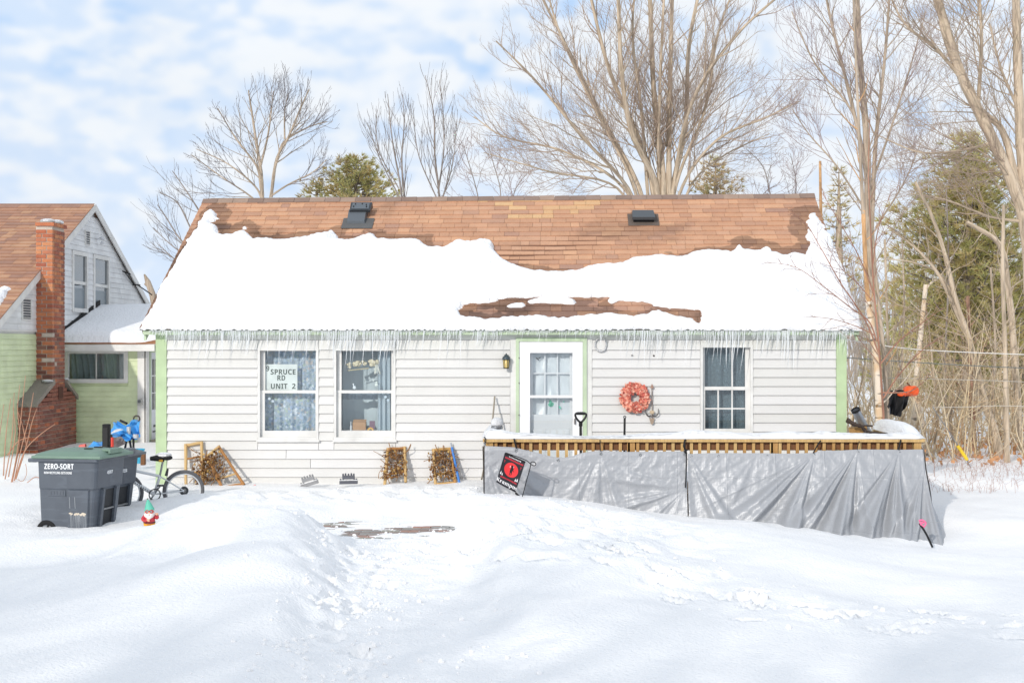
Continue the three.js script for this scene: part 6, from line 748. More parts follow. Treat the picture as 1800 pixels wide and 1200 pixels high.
  single('service_bracket', [rod(V(GX, Y(476, zOf(214)), zOf(214)), V(GX + 0.18, Y(482, zOf(214)), zOf(214)), 0.014), rod(V(GX, Y(500, zOf(231)), zOf(231)), V(GX + 0.18, Y(501, zOf(231)), zOf(231)), 0.014), rod(V(GX + 0.05, Y(478, zOf(214)), zOf(214)), V(GX + 0.05, Y(500, zOf(231)), zOf(231)), 0.01)], M.blackMatte, 'dark wire bracket near the right slope of the neighbouring gable', 'bracket');
  single('service_wire', tubeGeo(curve([V(GX + 0.18, Y(501, zOf(231)), zOf(231)), P(240, 500, -8.5), P(252, 508, -7), P(266, 518, -6.2)], 20), 0.012, 5), M.blackMatte, 'black service wire running from the neighbouring gable to the cottage', 'wire', undefined, true);
}
// ---------------------------------------------------------------- junk between the houses
{
  const z = -2.6, S = (a, b, q = z) => P(a, b, q), blue = mat(srgb(74, 156, 220), 0.35, { side: THREE.DoubleSide }), r = rng(19);
  const tp = thing('blue_tarp', 'crumpled bright blue tarp draped over a folding chair beside the lean-to', 'tarp');
  const sheet = (c, n, seed) => gridGeo(n, n, (u, v) => { const a = S(...c[0]).lerp(S(...c[1]), u), b = S(...c[3]).lerp(S(...c[2]), u), p = b.lerp(a, v); p.z += 0.08 * Math.sin(u * 14 + v * 3 + seed) * (0.4 + 0.6 * (1 - v)) + 0.05 * (fbm(u * 6, v * 6, 3, seed) - 0.5); p.y += 0.03 * Math.sin(u * 9 + seed); return p; });
  add(tp, 'sheet', [sheet([[192, 755, -2.4], [206, 737, -2.5], [226, 752, -2.3], [196, 775, -2.2]], 24, 3), sheet([[204, 757, -2.2], [240, 737, -2.4], [247, 742, -2.4], [212, 770, -2.1]], 24, 7), sheet([[212, 752, -2.1], [246, 742, -2.3], [245, 768, -2.1], [228, 772, -2.0]], 24, 11), sheet([[192, 762, -2.1], [216, 754, -2.1], [243, 774, -2.0], [205, 770, -2.0]], 24, 13), sheet([[152, 784, -2.0], [188, 768, -2.1], [204, 778, -1.9], [160, 792, -1.8]], 20, 5)], blue);
  const tc = thing('folding_chair', 'folding chair frame with black legs under the blue tarp', 'chair'); add(tc, 'leg', rod(S(222, 772, -2.2), S(217, 800, -2.0), 0.018, 7), M.black, true); add(tc, 'leg', rod(S(227, 772, -2.2), S(232, 800, -2.0), 0.018, 7), M.black, true); add(tc, 'leg', rod(S(234, 770, -2.4), S(234, 796, -2.4), 0.018, 7), M.black, true); add(tc, 'handle', put(new THREE.TorusGeometry(0.05, 0.013, 8, 18), ...S(239.5, 736, -2.4).toArray()), M.iron); add(tc, 'top_bar', rod(S(211, 739, -2.5), S(222, 744, -2.4), 0.02, 7), M.black, true);
  single('tarp_snow', [gridGeo(14, 8, (u, v) => { const p = S(mix(192, 216, u), mix(763, 755, u) - 5 * Math.sin(v * 3.14) * Math.sin(u * 3.14), -2.0 + 0.1 * v); return p; }), gridGeo(10, 8, (u, v) => { const p = S(mix(222, 229, u), mix(750, 764, v), -2.05 + 0.04 * Math.sin(u * 3.1)); return p; }), gridGeo(10, 8, (u, v) => { const p = S(mix(233, 243, u), mix(763, 770, v) , -1.98 + 0.05 * Math.sin(u * 3.1)); return p; })].map((g) => g.toNonIndexed()), M.roofSnow, 'streaks of snow lying in the folds of the blue tarp', 'snow', undefined, true);
  const bx = thing('black_speaker', 'tall narrow black box standing in front of the blue tarp', 'box'), bz = 0.2; add(bx, 'case', rbox(0.095, 0.5, 0.1, 0.012, X(186.5, bz), Y(776, bz), bz), M.blackMatte); add(bx, 'front', rbox(0.07, 0.4, 0.01, 0.004, X(186.5, bz), Y(776, bz), bz + 0.052), mat(srgb(14, 14, 15), 0.6)); 
  const rd = thing('red_canister', 'small red plastic canister beside the black box', 'canister'); add(rd, 'can', rbox(0.06, 0.16, 0.06, 0.014, X(195, -0.6), Y(778, -0.6), -0.6), mat(srgb(214, 62, 46), 0.5)); add(rd, 'cap', cyl(0.016, 0.016, 0.04, X(195, -0.6), Y(766, -0.6), -0.6), M.black);
  const gp = thing('grey_pile', 'dark metal junk heap beside the blue tarp', 'junk'); add(gp, 'pieces', [box(0.18, 0.06, 0.1, X(208, -0.8), Y(780, -0.8), -0.8, 0.2, 0.3, 0.4), box(0.1, 0.12, 0.08, X(201, -0.8), Y(776, -0.8), -0.8, 0, 0.4, -0.3), cyl(0.05, 0.05, 0.1, X(211, -0.8), Y(775, -0.8), -0.8, 1, 0.3, 0)], mat(srgb(120, 112, 112), 0.7, { map: MO }));
  const bk = thing('blue_bucket', 'turquoise plastic bucket in the snow behind the bins', 'bucket'), q = -1.8; add(bk, 'pail', put(lathe([[0, 0], [0.075, 0], [0.1, 0.22], [0.104, 0.22], [0.094, 0.21], [0.07, 0.01]], 20), X(242, q), Y(814, q), q), mat(srgb(66, 178, 214), 0.45, { side: THREE.DoubleSide })); add(bk, 'rim', put(new THREE.TorusGeometry(0.103, 0.007, 6, 20), X(242, q), Y(814, q) + 0.22, q, Math.PI / 2), mat(srgb(66, 178, 214), 0.45));
  single('striped_bottle', [rod(P(141, 785, 0.6), P(150, 783.5, 0.6), 0.03, 10), ball(0.03, X(141, 0.6), Y(785, 0.6), 0.6, 1, 1, 1, 8)], mat(srgb(208, 96, 88), 0.5), 'small red and white thing lying in snow above the green bin lid', 'bottle');
  single('wood_block', rbox(0.07, 0.2, 0.07, 0.01, X(251, -1.6), Y(806, -1.6), -1.6), M.deckDark, 'dark wooden stub beside the turquoise bucket', 'block');
}

// ---------------------------------------------------------------- trees
const barkM = (r, g, b, birch) => mat(srgb(r, g, b), 0.92, { map: birch ? BIR : BRK, bumpMap: BRK, bumpScale: 0.012 });
const BRK = rep(barkT, 1.2, 0.5), BIR = rep(birchT, 1.1, 0.7);
class Bag {                                              // many tapered tubes joined into one part
  constructor() { this.p = []; this.n = []; this.u = []; this.i = []; }
  add(pts, rads, s) { const g = tubeGeo(pts, rads, s), o = this.p.length / 3; const P2 = g.attributes.position.array, N = g.attributes.normal.array, U = g.attributes.uv.array, I = g.index.array; for (let k = 0; k < P2.length; k++) { this.p.push(P2[k]); this.n.push(N[k]); } for (let k = 0; k < U.length; k++) this.u.push(U[k]); for (let k = 0; k < I.length; k++) this.i.push(I[k] + o); }
  build() { const g = new THREE.BufferGeometry(); g.setAttribute('position', new THREE.Float32BufferAttribute(this.p, 3)); g.setAttribute('normal', new THREE.Float32BufferAttribute(this.n, 3)); g.setAttribute('uv', new THREE.Float32BufferAttribute(this.u, 2)); g.setIndex(this.i); return g; }
}
function raw(parent, name, g, m) { const o = new THREE.Mesh(g, m); o.name = name; o.castShadow = o.receiveShadow = true; parent.add(o); return o; }
const tmpA = V(0, 0, 0), tmpB = V(0, 0, 0);
function sideways(dir, ang, r) { tmpA.set(r() - 0.5, r() - 0.5, r() - 0.5).normalize(); tmpB.crossVectors(dir, tmpA).normalize(); return dir.clone().applyAxisAngle(tmpB, ang); }
function sprout(out, p, dir, len, r0, lev, c, r) {
  const n = lev === 1 ? 6 : lev === 2 ? 4 : 3, pts = [p.clone()], rads = [r0], d = dir.clone(); let q = p.clone();
  for (let k = 1; k <= n; k++) { d.x += (r() - 0.5) * c.wig; d.z += (r() - 0.5) * c.wig; d.y += (r() - 0.5) * c.wig + c.up * (lev === 1 ? 0.5 : 1); d.normalize(); q = q.clone().addScaledVector(d, len / n); pts.push(q); rads.push(Math.max(c.min * 0.7, r0 * (1 - 0.72 * k / n))); }
  (out[lev] ??= []).push([pts, rads]);
  if (lev >= c.levels) return;
  const m = Math.max(2, Math.round(len * c.dens[lev] * (0.7 + 0.6 * r())));
  for (let k = 0; k < m; k++) { const t = 0.18 + 0.82 * (k + r()) / m, f = Math.min(n - 1e-3, t * n), a = f | 0, pp = pts[a].clone().lerp(pts[a + 1], f - a), dd = pts[a + 1].clone().sub(pts[a]).normalize(); sprout(out, pp, sideways(dd, c.ang * (0.6 + 0.8 * r()), r), len * c.ratio * (1.15 - 0.6 * t) * (0.65 + 0.7 * r()), Math.max(c.min, rads[a] * 0.55), lev + 1, c, r); }
}
function bareTree(name, label, D, stems, c, seed, bark, twigM, group) {
  const r = rng(seed), t = thing(name, label, 'tree', group), out = [], z0 = DF - D; c = { levels: 3, wig: 0.35, up: 0.1, ang: 0.75, ratio: 0.5, dens: [0, 2.2, 3.2, 4], min: 0.0055 * D / 40, l1: 3, n1: 14, from: 0.15, limbs: 60, ...c };
  for (const [pl, ra, rb, n1 = c.n1, l1 = c.l1, bk = bark] of stems) {
    const ctl = pl.map(([a, b, dz]) => { const z = z0 + (dz ?? 0); return P(a, b, z); }), N = Math.max(8, pl.length * 5), pts = curve(ctl, N), rads = pts.map((_, i) => mix(ra * 0.72, rb * 0.75, i / N) * D / K * (1 + 0.06 * Math.sin(i * 2.1 + seed)));
    raw(t, 'trunk', tubeGeo(pts, rads, ra > 6 ? 12 : 8), bk);
    for (let k = 0; k < n1; k++) { const f = c.from + (1 - c.from) * (k + r()) / n1, i = Math.min(N - 1, f * N | 0), d = pts[i + 1].clone().sub(pts[i]).normalize(); sprout(out, pts[i], sideways(d, c.ang * (0.7 + 0.6 * r()), r), l1 * (1.15 - 0.95 * f) * (0.6 + 0.8 * r()), Math.max(c.min * 1.4, Math.min(rads[i] * 0.45, 0.021 * D / 40)), 1, c, r); }
  }
  const lim = (out[1] ?? []).sort((a, b) => b[1][0] - a[1][0]), bag = new Bag();
  lim.forEach(([p, q], i) => i < c.limbs ? raw(t, 'limb', tubeGeo(p, q, 5), bark) : bag.add(p, q, 4));
  for (let l = 2; l <= c.levels; l++) for (const [p, q] of out[l] ?? []) bag.add(p, q, 3);
  if (bag.i.length) tag(raw(t, 'twigs', bag.build(), twigM), undefined, undefined, undefined, 'stuff');
  return t;
}
const tan = barkM(198, 181, 160), tan2 = barkM(186, 170, 152), grey = barkM(152, 142, 136), dkM = mat(srgb(122, 114, 114), 0.9), twM = mat(srgb(172, 152, 136), 0.9), twT = mat(srgb(178, 152, 122), 0.9), redM = mat(srgb(150, 116, 104), 0.85), birch = barkM(228, 214, 196, true), orangeB = barkM(214, 170, 124), purple = mat(srgb(162, 142, 140), 0.9);
bareTree('maple_tree', 'huge bare many stemmed tree fanning out behind the cottage ridge', 38, [
  [[[1150, 470], [1155, 333], [1111, 233, 1], [1094, 139, 1.5], [1086, -20, 2]], 9, 4], [[[1160, 470], [1167, 333], [1150, 167], [1142, -20, -0.6]], 9, 5],
  [[[1175, 470], [1183, 333], [1205, 222, -1], [1211, 83, -1.4], [1230, -20, -2]], 8, 4], [[[1140, 470], [1128, 345], [1067, 222, -1], [1011, 111, -1.6], [945, -20, -2]], 7, 3],
  [[[1130, 470], [1111, 345], [1022, 239, 1.4], [939, 139, 2], [872, 72, 2.6]], 6, 1.6], [[[1185, 470], [1195, 340], [1262, 245, 1], [1350, 205, 1.4], [1405, 178, 1.8]], 5, 1.3],
  [[[1180, 470], [1187, 311], [1222, 167, 1.4], [1300, 56, 2], [1372, -10, 2.4]], 6, 2.4], [[[1135, 470], [1108, 345], [994, 267, -1.5], [883, 239, -2], [833, 205, -2.4]], 5, 1.2],
  [[[1150, 470], [1142, 300], [1070, 120, 0.5], [1035, -20, 1]], 7, 3.4], [[[1180, 470], [1176, 300], [1178, 150], [1182, -20]], 8, 4.4], [[[1128, 470], [1090, 335], [960, 300, 1], [850, 268, 1.4]], 4, 1], [[[1190, 470], [1210, 335], [1270, 275, -1], [1352, 235, -1.6]], 4, 1], [[[1150, 470], [1138, 330], [1128, 200, 0.6], [1112, 60, 1], [1116, -20, 1.2]], 5, 2.6], [[[1165, 470], [1190, 320], [1240, 190, 0.8], [1262, 60, 1], [1290, -20, 1.4]], 5, 2.2], [[[1140, 470], [1115, 330], [1040, 180, -0.8], [985, 60, -1.2], [960, -20, -1.4]], 5, 2], [[[1165, 470], [1158, 320], [1160, 160, 1], [1168, -20, 1.2]], 5, 3]],
  { n1: 19, l1: 2.9, up: 0.13, ang: 0.58, wig: 0.42, dens: [0, 3.4, 5.6, 0], min: 0.0042, limbs: 90, from: 0.32 }, 101, tan, twM);
bareTree('maple_tree', 'round crowned bare tree behind the left end of the cottage ridge', 44, [
  [[[460, 420], [460, 340], [458, 300], [450, 250], [441, 190], [436, 158]], 6, 1.2], [[[466, 420], [476, 345], [487, 277], [507, 240], [528, 190], [543, 157]], 5, 1.2], [[[458, 330], [452, 295], [415, 245], [382, 190]], 3.4, 1], [[[490, 270], [498, 250], [545, 222], [574, 214]], 3, 1], [[[460, 350], [450, 330], [400, 288], [345, 262]], 3, 0.9], [[[456, 360], [440, 345], [385, 308], [336, 272]], 2.6, 0.9], [[[475, 345], [505, 325], [550, 302], [574, 280]], 2.6, 0.8], [[[458, 290], [470, 240], [476, 200], [480, 160]], 2.8, 1], [[[500, 245], [500, 200], [505, 165]], 2.2, 0.8]],
  { n1: 13, l1: 1.9, up: 0.14, ang: 0.6, dens: [0, 3, 4, 0], limbs: 40, from: 0.3 }, 103, tan2, dkM);
bareTree('slender_tree', 'low spreading bare tree left of the cottage roof edge', 40, [
  [[[390, 470], [340, 410], [310, 355], [280, 338]], 2.6, 0.9], [[[380, 480], [320, 425], [290, 380], [276, 360]], 2.6, 0.8], [[[360, 500], [300, 450], [278, 430]], 2, 0.8], [[[380, 420], [330, 340], [302, 300]], 2.4, 0.8], [[[370, 480], [300, 430], [268, 400]], 2, 0.7]], { n1: 9, l1: 1.6, up: 0.16, ang: 0.6, levels: 2, dens: [0, 3, 0] }, 105, grey, dkM);
bareTree('slender_tree', 'thin upright bare tree with steep branches behind the middle of the ridge, the shorter one', 42, [[[[712, 420], [704, 330], [690, 250], [681, 165]], 3.2, 0.7], [[[714, 380], [706, 280], [710, 220], [708, 166]], 2.4, 0.6], [[[704, 350], [668, 280], [645, 215]], 1.8, 0.6], [[[700, 330], [665, 262], [660, 200]], 1.6, 0.6]], { n1: 12, l1: 1.7, up: 0.28, ang: 0.45, levels: 2, dens: [0, 1.8, 0], wig: 0.2 }, 107, grey, dkM);
bareTree('slender_tree', 'thin upright bare tree with steep branches behind the middle of the ridge, the taller one', 42, [[[[775, 430], [772, 345], [764, 270], [762, 200], [747, 132]], 3.4, 0.7], [[[770, 340], [780, 260], [778, 190], [772, 140]], 2, 0.6], [[[768, 350], [735, 270], [726, 190]], 1.8, 0.6], [[[774, 360], [795, 290], [803, 210]], 1.8, 0.6]], { n1: 14, l1: 2.1, up: 0.28, ang: 0.5, levels: 2, dens: [0, 1.8, 0], wig: 0.2 }, 109, grey, dkM);
bareTree('sapling', 'twiggy bare sapling behind the ridge left of the huge tree', 46, [[[[850, 420], [840, 345], [825, 290], [812, 250]], 1.8, 0.6], [[[870, 420], [880, 340], [868, 290], [860, 262]], 1.8, 0.6], [[[900, 400], [905, 335], [930, 300]], 1.6, 0.6]], { n1: 12, l1: 2, up: 0.14, ang: 0.8, wig: 0.5, dens: [0, 3, 3, 0], limbs: 8 }, 111, grey, purple);
bareTree('sapling', 'twiggy bare sapling behind the right end of the ridge', 44, [[[[1370, 420], [1355, 345], [1340, 290], [1312, 262]], 2, 0.6], [[[1380, 400], [1400, 330], [1390, 270]], 1.8, 0.6], [[[1345, 420], [1340, 345], [1372, 320]], 1.4, 0.5]], { n1: 11, l1: 2, up: 0.08, ang: 0.8, wig: 0.55, dens: [0, 3, 3, 0], limbs: 8 }, 113, grey, purple);
bareTree('ash_tree', 'tall bare tree with several upright stems right of the cottage roof', 29, [
  [[[1548, 760], [1536, 600], [1528, 420], [1524, 250], [1512, 100], [1506, -30]], 11, 6], [[[1540, 500], [1522, 300], [1490, 150], [1462, 40], [1448, -30]], 6, 2.4], [[[1532, 420], [1540, 250], [1556, 100], [1566, -30]], 6, 2.6], [[[1524, 300], [1500, 200], [1432, 110], [1392, 20]], 3.4, 1.2], [[[1530, 330], [1565, 230], [1600, 120], [1628, 20]], 3.4, 1.2], [[[1528, 380], [1470, 290], [1422, 235], [1392, 190]], 2.6, 0.9], [[[1540, 400], [1590, 320], [1620, 250]], 2.6, 0.9]],
  { n1: 20, l1: 2.2, up: 0.14, ang: 0.6, wig: 0.42, dens: [0, 3.8, 5.4, 0], min: 0.0034, limbs: 70, from: 0.35 }, 115, tan2, purple);
bareTree('birch_tree', 'peeling birch beside the right corner of the cottage with branches reaching over the roof', 18.6, [
  [[[1546, 775], [1545, 700], [1542, 640], [1533, 575], [1527, 530]], 9.5, 7, 3, 0.8]], { n1: 4, l1: 1.1, levels: 2, dens: [0, 3, 0], ang: 0.7, min: 0.0035 }, 117, birch, redM);
bareTree('birch_sapling', 'slim red brown stem with long thin branches crossing in front of the roof', 18.3, [
  [[[1556, 770], [1551, 690], [1545, 600], [1536, 500], [1531, 400], [1527, 300], [1530, 200]], 3.2, 1, 10, 0.9], [[[1542, 600], [1528, 565], [1495, 540], [1450, 505], [1400, 470], [1348, 460]], 2, 0.4, 12, 0.55], [[[1545, 620], [1520, 560], [1480, 500], [1440, 430], [1415, 390], [1390, 372]], 2, 0.4, 12, 0.6], [[[1540, 590], [1510, 575], [1460, 560], [1410, 556]], 1.5, 0.4, 6, 0.4], [[[1538, 520], [1510, 450], [1470, 380], [1440, 330]], 1.7, 0.4, 10, 0.6], [[[1534, 470], [1545, 400], [1570, 330]], 1.7, 0.4, 8, 0.6], [[[1548, 640], [1580, 600], [1625, 565], [1660, 540]], 2.2, 0.5, 8, 0.5], [[[1553, 700], [1580, 660], [1622, 615], [1660, 590]], 2.4, 0.6, 8, 0.5], [[[1552, 690], [1575, 690], [1604, 686], [1640, 655]], 2.2, 0.6, 5, 0.4], [[[1536, 530], [1500, 490], [1478, 470], [1450, 420]], 1.3, 0.4, 8, 0.5]],
  { levels: 2, dens: [0, 4, 0], ang: 0.6, wig: 0.3, up: 0.05, min: 0.0032, from: 0.2, limbs: 60 }, 119, barkM(172, 128, 108), redM);
bareTree('orange_trunk', 'slim orange barked upper trunk rising above the white birch stem', 18.9, [[[[1530, 560], [1524, 500], [1520, 420], [1518, 370]], 6, 5, 2, 0.9], [[[1518, 376], [1514, 300], [1507, 150], [1500, -20]], 5, 2.4, 6, 0.9, tan2], [[[1562, 775], [1556, 650], [1548, 560], [1540, 480]], 6.5, 3, 2, 0.8, tan2]], { levels: 2, dens: [0, 3, 0] }, 121, orangeB, redM);
single('wooden_pole', tubeGeo([P(1444, 420, -12), P(1443, 350, -12), P(1442, 283, -12)], [0.04, 0.036, 0.03], 8), orangeB, 'thin orange wooden pole rising behind the right end of the ridge', 'pole', undefined, true);
bareTree('big_ash_tree', 'massive bare tree leaning in from the right edge with thick pale limbs', 26, [
  [[[1830, 900], [1815, 560], [1800, 380], [1748, 250], [1690, 130], [1640, -30]], 19, 10], [[[1812, 420], [1797, 280], [1790, 120], [1786, -30]], 14, 9], [[[1790, 330], [1760, 225], [1722, 190], [1660, 60], [1650, -30]], 9, 5], [[[1748, 250], [1700, 262], [1620, 268], [1540, 236]], 4, 1.2], [[[1800, 300], [1750, 282], [1700, 250]], 4, 1.4], [[[1700, 150], [1650, 90], [1590, 40], [1560, -20]], 5, 2], [[[1720, 190], [1726, 60], [1720, -30]], 5, 3], [[[1795, 200], [1760, 120], [1740, 40]], 4, 2], [[[1800, 390], [1740, 380], [1660, 350], [1600, 340]], 4, 1.2]],
  { n1: 18, l1: 2.2, up: 0.1, ang: 0.7, wig: 0.45, dens: [0, 3.8, 5.2, 0], min: 0.0032, limbs: 80, from: 0.2 }, 123, tan, twM);
bareTree('crooked_tree', 'pale forked tree leaning left in the wood right of the cottage', 23.5, [[[[1760, 830], [1752, 770], [1730, 700], [1716, 640], [1703, 593], [1681, 529], [1665, 460], [1644, 393], [1610, 320]], 11, 3.4, 14], [[[1712, 620], [1687, 561], [1649, 481], [1615, 441], [1570, 405]], 5.5, 2, 12], [[[1690, 550], [1650, 480], [1600, 460], [1560, 455]], 3, 1.2, 8]], { l1: 1.5, dens: [0, 3.4, 3.6, 0], wig: 0.5, up: 0.02, ang: 0.85, limbs: 40 }, 125, tan, twT);
bareTree('white_birch_trunk', 'broken white birch trunk among the brush right of the cottage', 24, [[[[1604, 800], [1606, 740], [1612, 660], [1620, 580], [1628, 500]], 8.5, 5, 5, 0.8], [[[1628, 800], [1622, 745], [1614, 705]], 6, 5, 1, 0.6], [[[1626, 510], [1640, 495], [1656, 488]], 3, 1.5, 2, 0.6]], { levels: 2, dens: [0, 3, 0] }, 127, birch, twT);
const TR = [['young_tree', 'straight pale slender trunk near the right edge of the photo', [[1771, 830], [1769, 700], [1767, 600], [1763, 480], [1765, 360]], 7.5, 22.5, tan], ['young_tree', 'reddish brown straight trunk left of the pale forked tree', [[1714, 820], [1710, 720], [1706, 640], [1702, 520]], 8, 25, barkM(168, 132, 112)], ['young_tree', 'thin pale trunk right beside the birch clump', [[1566, 790], [1564, 680], [1560, 560], [1556, 420]], 5, 26, tan], ['young_tree', 'thin twin trunk just left of the straight pale trunk', [[1750, 800], [1746, 700], [1750, 600], [1742, 470]], 4.5, 24, tan2], ['young_tree', 'slim leaning trunk in the brush behind the hanging scarecrow', [[1640, 815], [1648, 730], [1640, 640], [1632, 560]], 3, 24, tan], ['young_tree', 'slim pale stem in front of the dark conifer low trunk', [[1690, 812], [1670, 740], [1690, 680], [1700, 600]], 3, 24, tan2], ['young_tree', 'thick half hidden trunk at the right edge of the photo behind the slender one', [[1796, 840], [1786, 650], [1772, 500], [1758, 430], [1700, 390]], 10, 25, tan], ['young_tree', 'thin pole like tree rising beside the white birch', [[1588, 800], [1584, 680], [1590, 540], [1586, 420]], 3.5, 27, tan2], ['young_tree', 'thin dark stem standing in front of the big conifer', [[1664, 800], [1662, 640], [1668, 480], [1664, 330]], 3, 30, grey]];
TR.forEach(([n, l, pl, ra, D, m], i) => bareTree(n, l, D, [[pl, ra, ra * 0.5, 12, 1.4]], { levels: 3, dens: [0, 3, 3, 0], wig: 0.45, up: 0.06, ang: 0.8, limbs: 12, from: 0.3 }, 131 + i * 2, m, i % 2 ? twT : twM));
{ // dead snag beyond the neighbouring house
  const s = thing('broken_snag', 'short broken dead trunk showing between the two roofs', 'stump'); raw(s, 'trunk', tubeGeo([P(275, 560, -14), P(268, 520, -14), P(259, 495, -14), P(253, 482, -14)], [0.1, 0.085, 0.07, 0.02], 9), tan2); raw(s, 'limb', tubeGeo([P(262, 505, -14), P(254, 498, -14)], [0.05, 0.03], 6), tan2);
}
// conifers: whorls of drooping branches carrying bunches of needles
function conifer(name, label, D, cx, yTop, yBot, prof, o, seed) {
  const r = rng(seed), t = thing(name, label, 'tree'), z = o.at ? o.at[1] : DF - D, sc = o.at ? 1 : D / K, top = o.at ? V(o.at[0], o.at[2], z) : P(cx, yTop, z), hgt = o.at ? o.at[2] - 0.3 : (yBot - yTop) * sc, acc = [0, 1, 2].map(() => ({ p: [], n: [] })), bag = new Bag();
  raw(t, 'trunk', tubeGeo([V(top.x + 0.1, Math.min(-0.3, top.y - hgt - 0.5), z), V(top.x, top.y - hgt * 0.5, z), top], [hgt * 0.035 + 0.05, hgt * 0.018 + 0.03, 0.015], 8), tan2);
  const n = o.whorls, a = V(0, 0, 0), b = V(0, 0, 0);
  for (let k = 0; k < n; k++) {
    const f = (k + r() * 0.8) / n, y = top.y - hgt * f, w = prof(f) * sc, m = o.per + (r() * 2 | 0);
    for (let j = 0; j < m; j++) {
      const az = (j + r()) / m * 6.2832, len = w * (0.55 + 0.6 * r()), lift = o.lift * (0.6 + 0.8 * r()), dir = V(Math.cos(az), 0, Math.sin(az)), pts = [0, 0.33, 0.66, 1].map((q) => V(top.x + dir.x * len * q, y + len * (lift * q - o.droop * Math.sin(q * 3.1) * 0.5 + 0.18 * q * q), z + dir.z * len * q)); bag.add(pts, [0.03, 0.022, 0.014, 0.006].map((q) => q * Math.min(1.4, 0.4 + len * 0.3)), 4);
      const c = Math.max(2, Math.round(len * o.dens)), tone = acc[Math.min(2, r() * 3 | 0)];
      for (let q = 0; q < c; q++) {
        const u = 0.25 + 0.75 * (q + r()) / c, fi = Math.min(2.999, u * 3), i0 = fi | 0, base = pts[i0].clone().lerp(pts[i0 + 1], fi - i0), off = (0.05 + 0.32 * len * (1 - u * 0.75)) * (r() - 0.5) * 1.6; base.x += -dir.z * off; base.z += dir.x * off; base.y += (r() - 0.5) * 0.22 * o.fluff;
        const set = r() < 0.75 ? tone : acc[r() * 3 | 0];
        for (let e = 0; e < o.needles; e++) { a.set(dir.x * 0.7 + (r() - 0.5) * 1.7, 0.35 + (r() - 0.4) * 1.3, dir.z * 0.7 + (r() - 0.5) * 1.7).normalize(); const L = o.len * (0.6 + 0.7 * r()); b.set(r() - 0.5, r() - 0.5, r() - 0.5).cross(a).normalize().multiplyScalar(o.wid * (0.7 + 0.6 * r())); set.p.push(base.x - b.x, base.y - b.y, base.z - b.z, base.x + b.x, base.y + b.y, base.z + b.z, base.x + a.x * L, base.y + a.y * L, base.z + a.z * L); }
      }
    }
  }
  raw(t, 'branches', bag.build(), dkM);
  acc.forEach((s, i) => { if (!s.p.length) return; const g = new THREE.BufferGeometry(); g.setAttribute('position', new THREE.Float32BufferAttribute(s.p, 3)); g.computeVertexNormals(); raw(t, 'crown', g, o.mats[i]); });
}
const nd = (r, g, b) => mat(srgb(r, g, b), 0.9, { side: THREE.DoubleSide, transmission: 0.35, thickness: 0 });
const olive = [nd(192, 182, 118), nd(176, 172, 110), nd(198, 178, 124)], deep = [nd(200, 190, 124), nd(184, 180, 112), nd(206, 188, 130)], dusk = deep;
conifer('pine_tree', 'bushy olive green pine top behind the ridge above the hooded vent', 46, 625, 282, 400, (f) => 12 + 62 * Math.pow(f * 1.6, 0.6) * (f < 0.75 ? 1 : 0.9), { whorls: 18, per: 6, dens: 8, needles: 13, len: 0.2, wid: 0.016, lift: 0.25, droop: 0.1, fluff: 1.4, mats: olive }, 201);
conifer('pine_tree', 'small pine bough clump at the left foot of the bushy pine', 46, 556, 318, 400, (f) => 8 + 34 * Math.pow(f * 1.6, 0.6), { whorls: 10, per: 5, dens: 8, needles: 12, len: 0.18, wid: 0.016, lift: 0.2, droop: 0.1, fluff: 1.2, mats: olive }, 203);
conifer('pine_tree', 'small sparse pine behind the ridge right of the huge tree', 46, 1258, 281, 410, (f) => 5 + 58 * Math.pow(f * 1.4, 0.7), { whorls: 15, per: 5, dens: 6, needles: 12, len: 0.2, wid: 0.015, lift: 0.3, droop: 0.05, fluff: 0.8, mats: [nd(200, 178, 128), nd(180, 170, 116), nd(206, 182, 138)] }, 205);
conifer('big_pine_tree', 'big dense green conifer in the wood right of the cottage', 34, 1702, 246, 640, (f) => 16 + 140 * Math.pow(Math.min(1, f * 1.7), 0.75), { whorls: 34, per: 7, dens: 9, needles: 14, len: 0.24, wid: 0.014, lift: 0.12, droop: 0.16, fluff: 1.6, mats: deep }, 207);
conifer('conifer', 'low dark conifer behind the brush at the right edge', 40, 1790, 470, 760, (f) => 10 + 110 * Math.pow(Math.min(1, f * 1.6), 0.8), { whorls: 24, per: 6, dens: 7, needles: 12, len: 0.26, wid: 0.017, lift: 0.05, droop: 0.2, fluff: 1.4, mats: dusk }, 209);
conifer('conifer', 'lower dark conifer in the wood under the big green one', 42, 1665, 520, 780, (f) => 10 + 90 * Math.pow(Math.min(1, f * 1.6), 0.8), { whorls: 22, per: 6, dens: 7, needles: 12, len: 0.26, wid: 0.017, lift: 0.05, droop: 0.2, fluff: 1.4, mats: dusk }, 211);
conifer('conifer', 'faint conifer far behind the birch clump', 52, 1572, 470, 760, (f) => 8 + 46 * Math.pow(Math.min(1, f * 1.6), 0.8), { whorls: 18, per: 5, dens: 5, needles: 10, len: 0.3, wid: 0.02, lift: 0.05, droop: 0.2, fluff: 1.4, mats: dusk }, 213);
conifer('conifer', 'yellowish thin conifer between the birch and the orange pole', 40, 1475, 300, 560, (f) => 6 + 44 * Math.pow(Math.min(1, f * 1.6), 0.8), { whorls: 16, per: 4, dens: 4, needles: 9, len: 0.24, wid: 0.014, lift: 0.15, droop: 0.12, fluff: 1.2, mats: [nd(204, 186, 136), nd(186, 174, 122), nd(210, 190, 146)] }, 215);
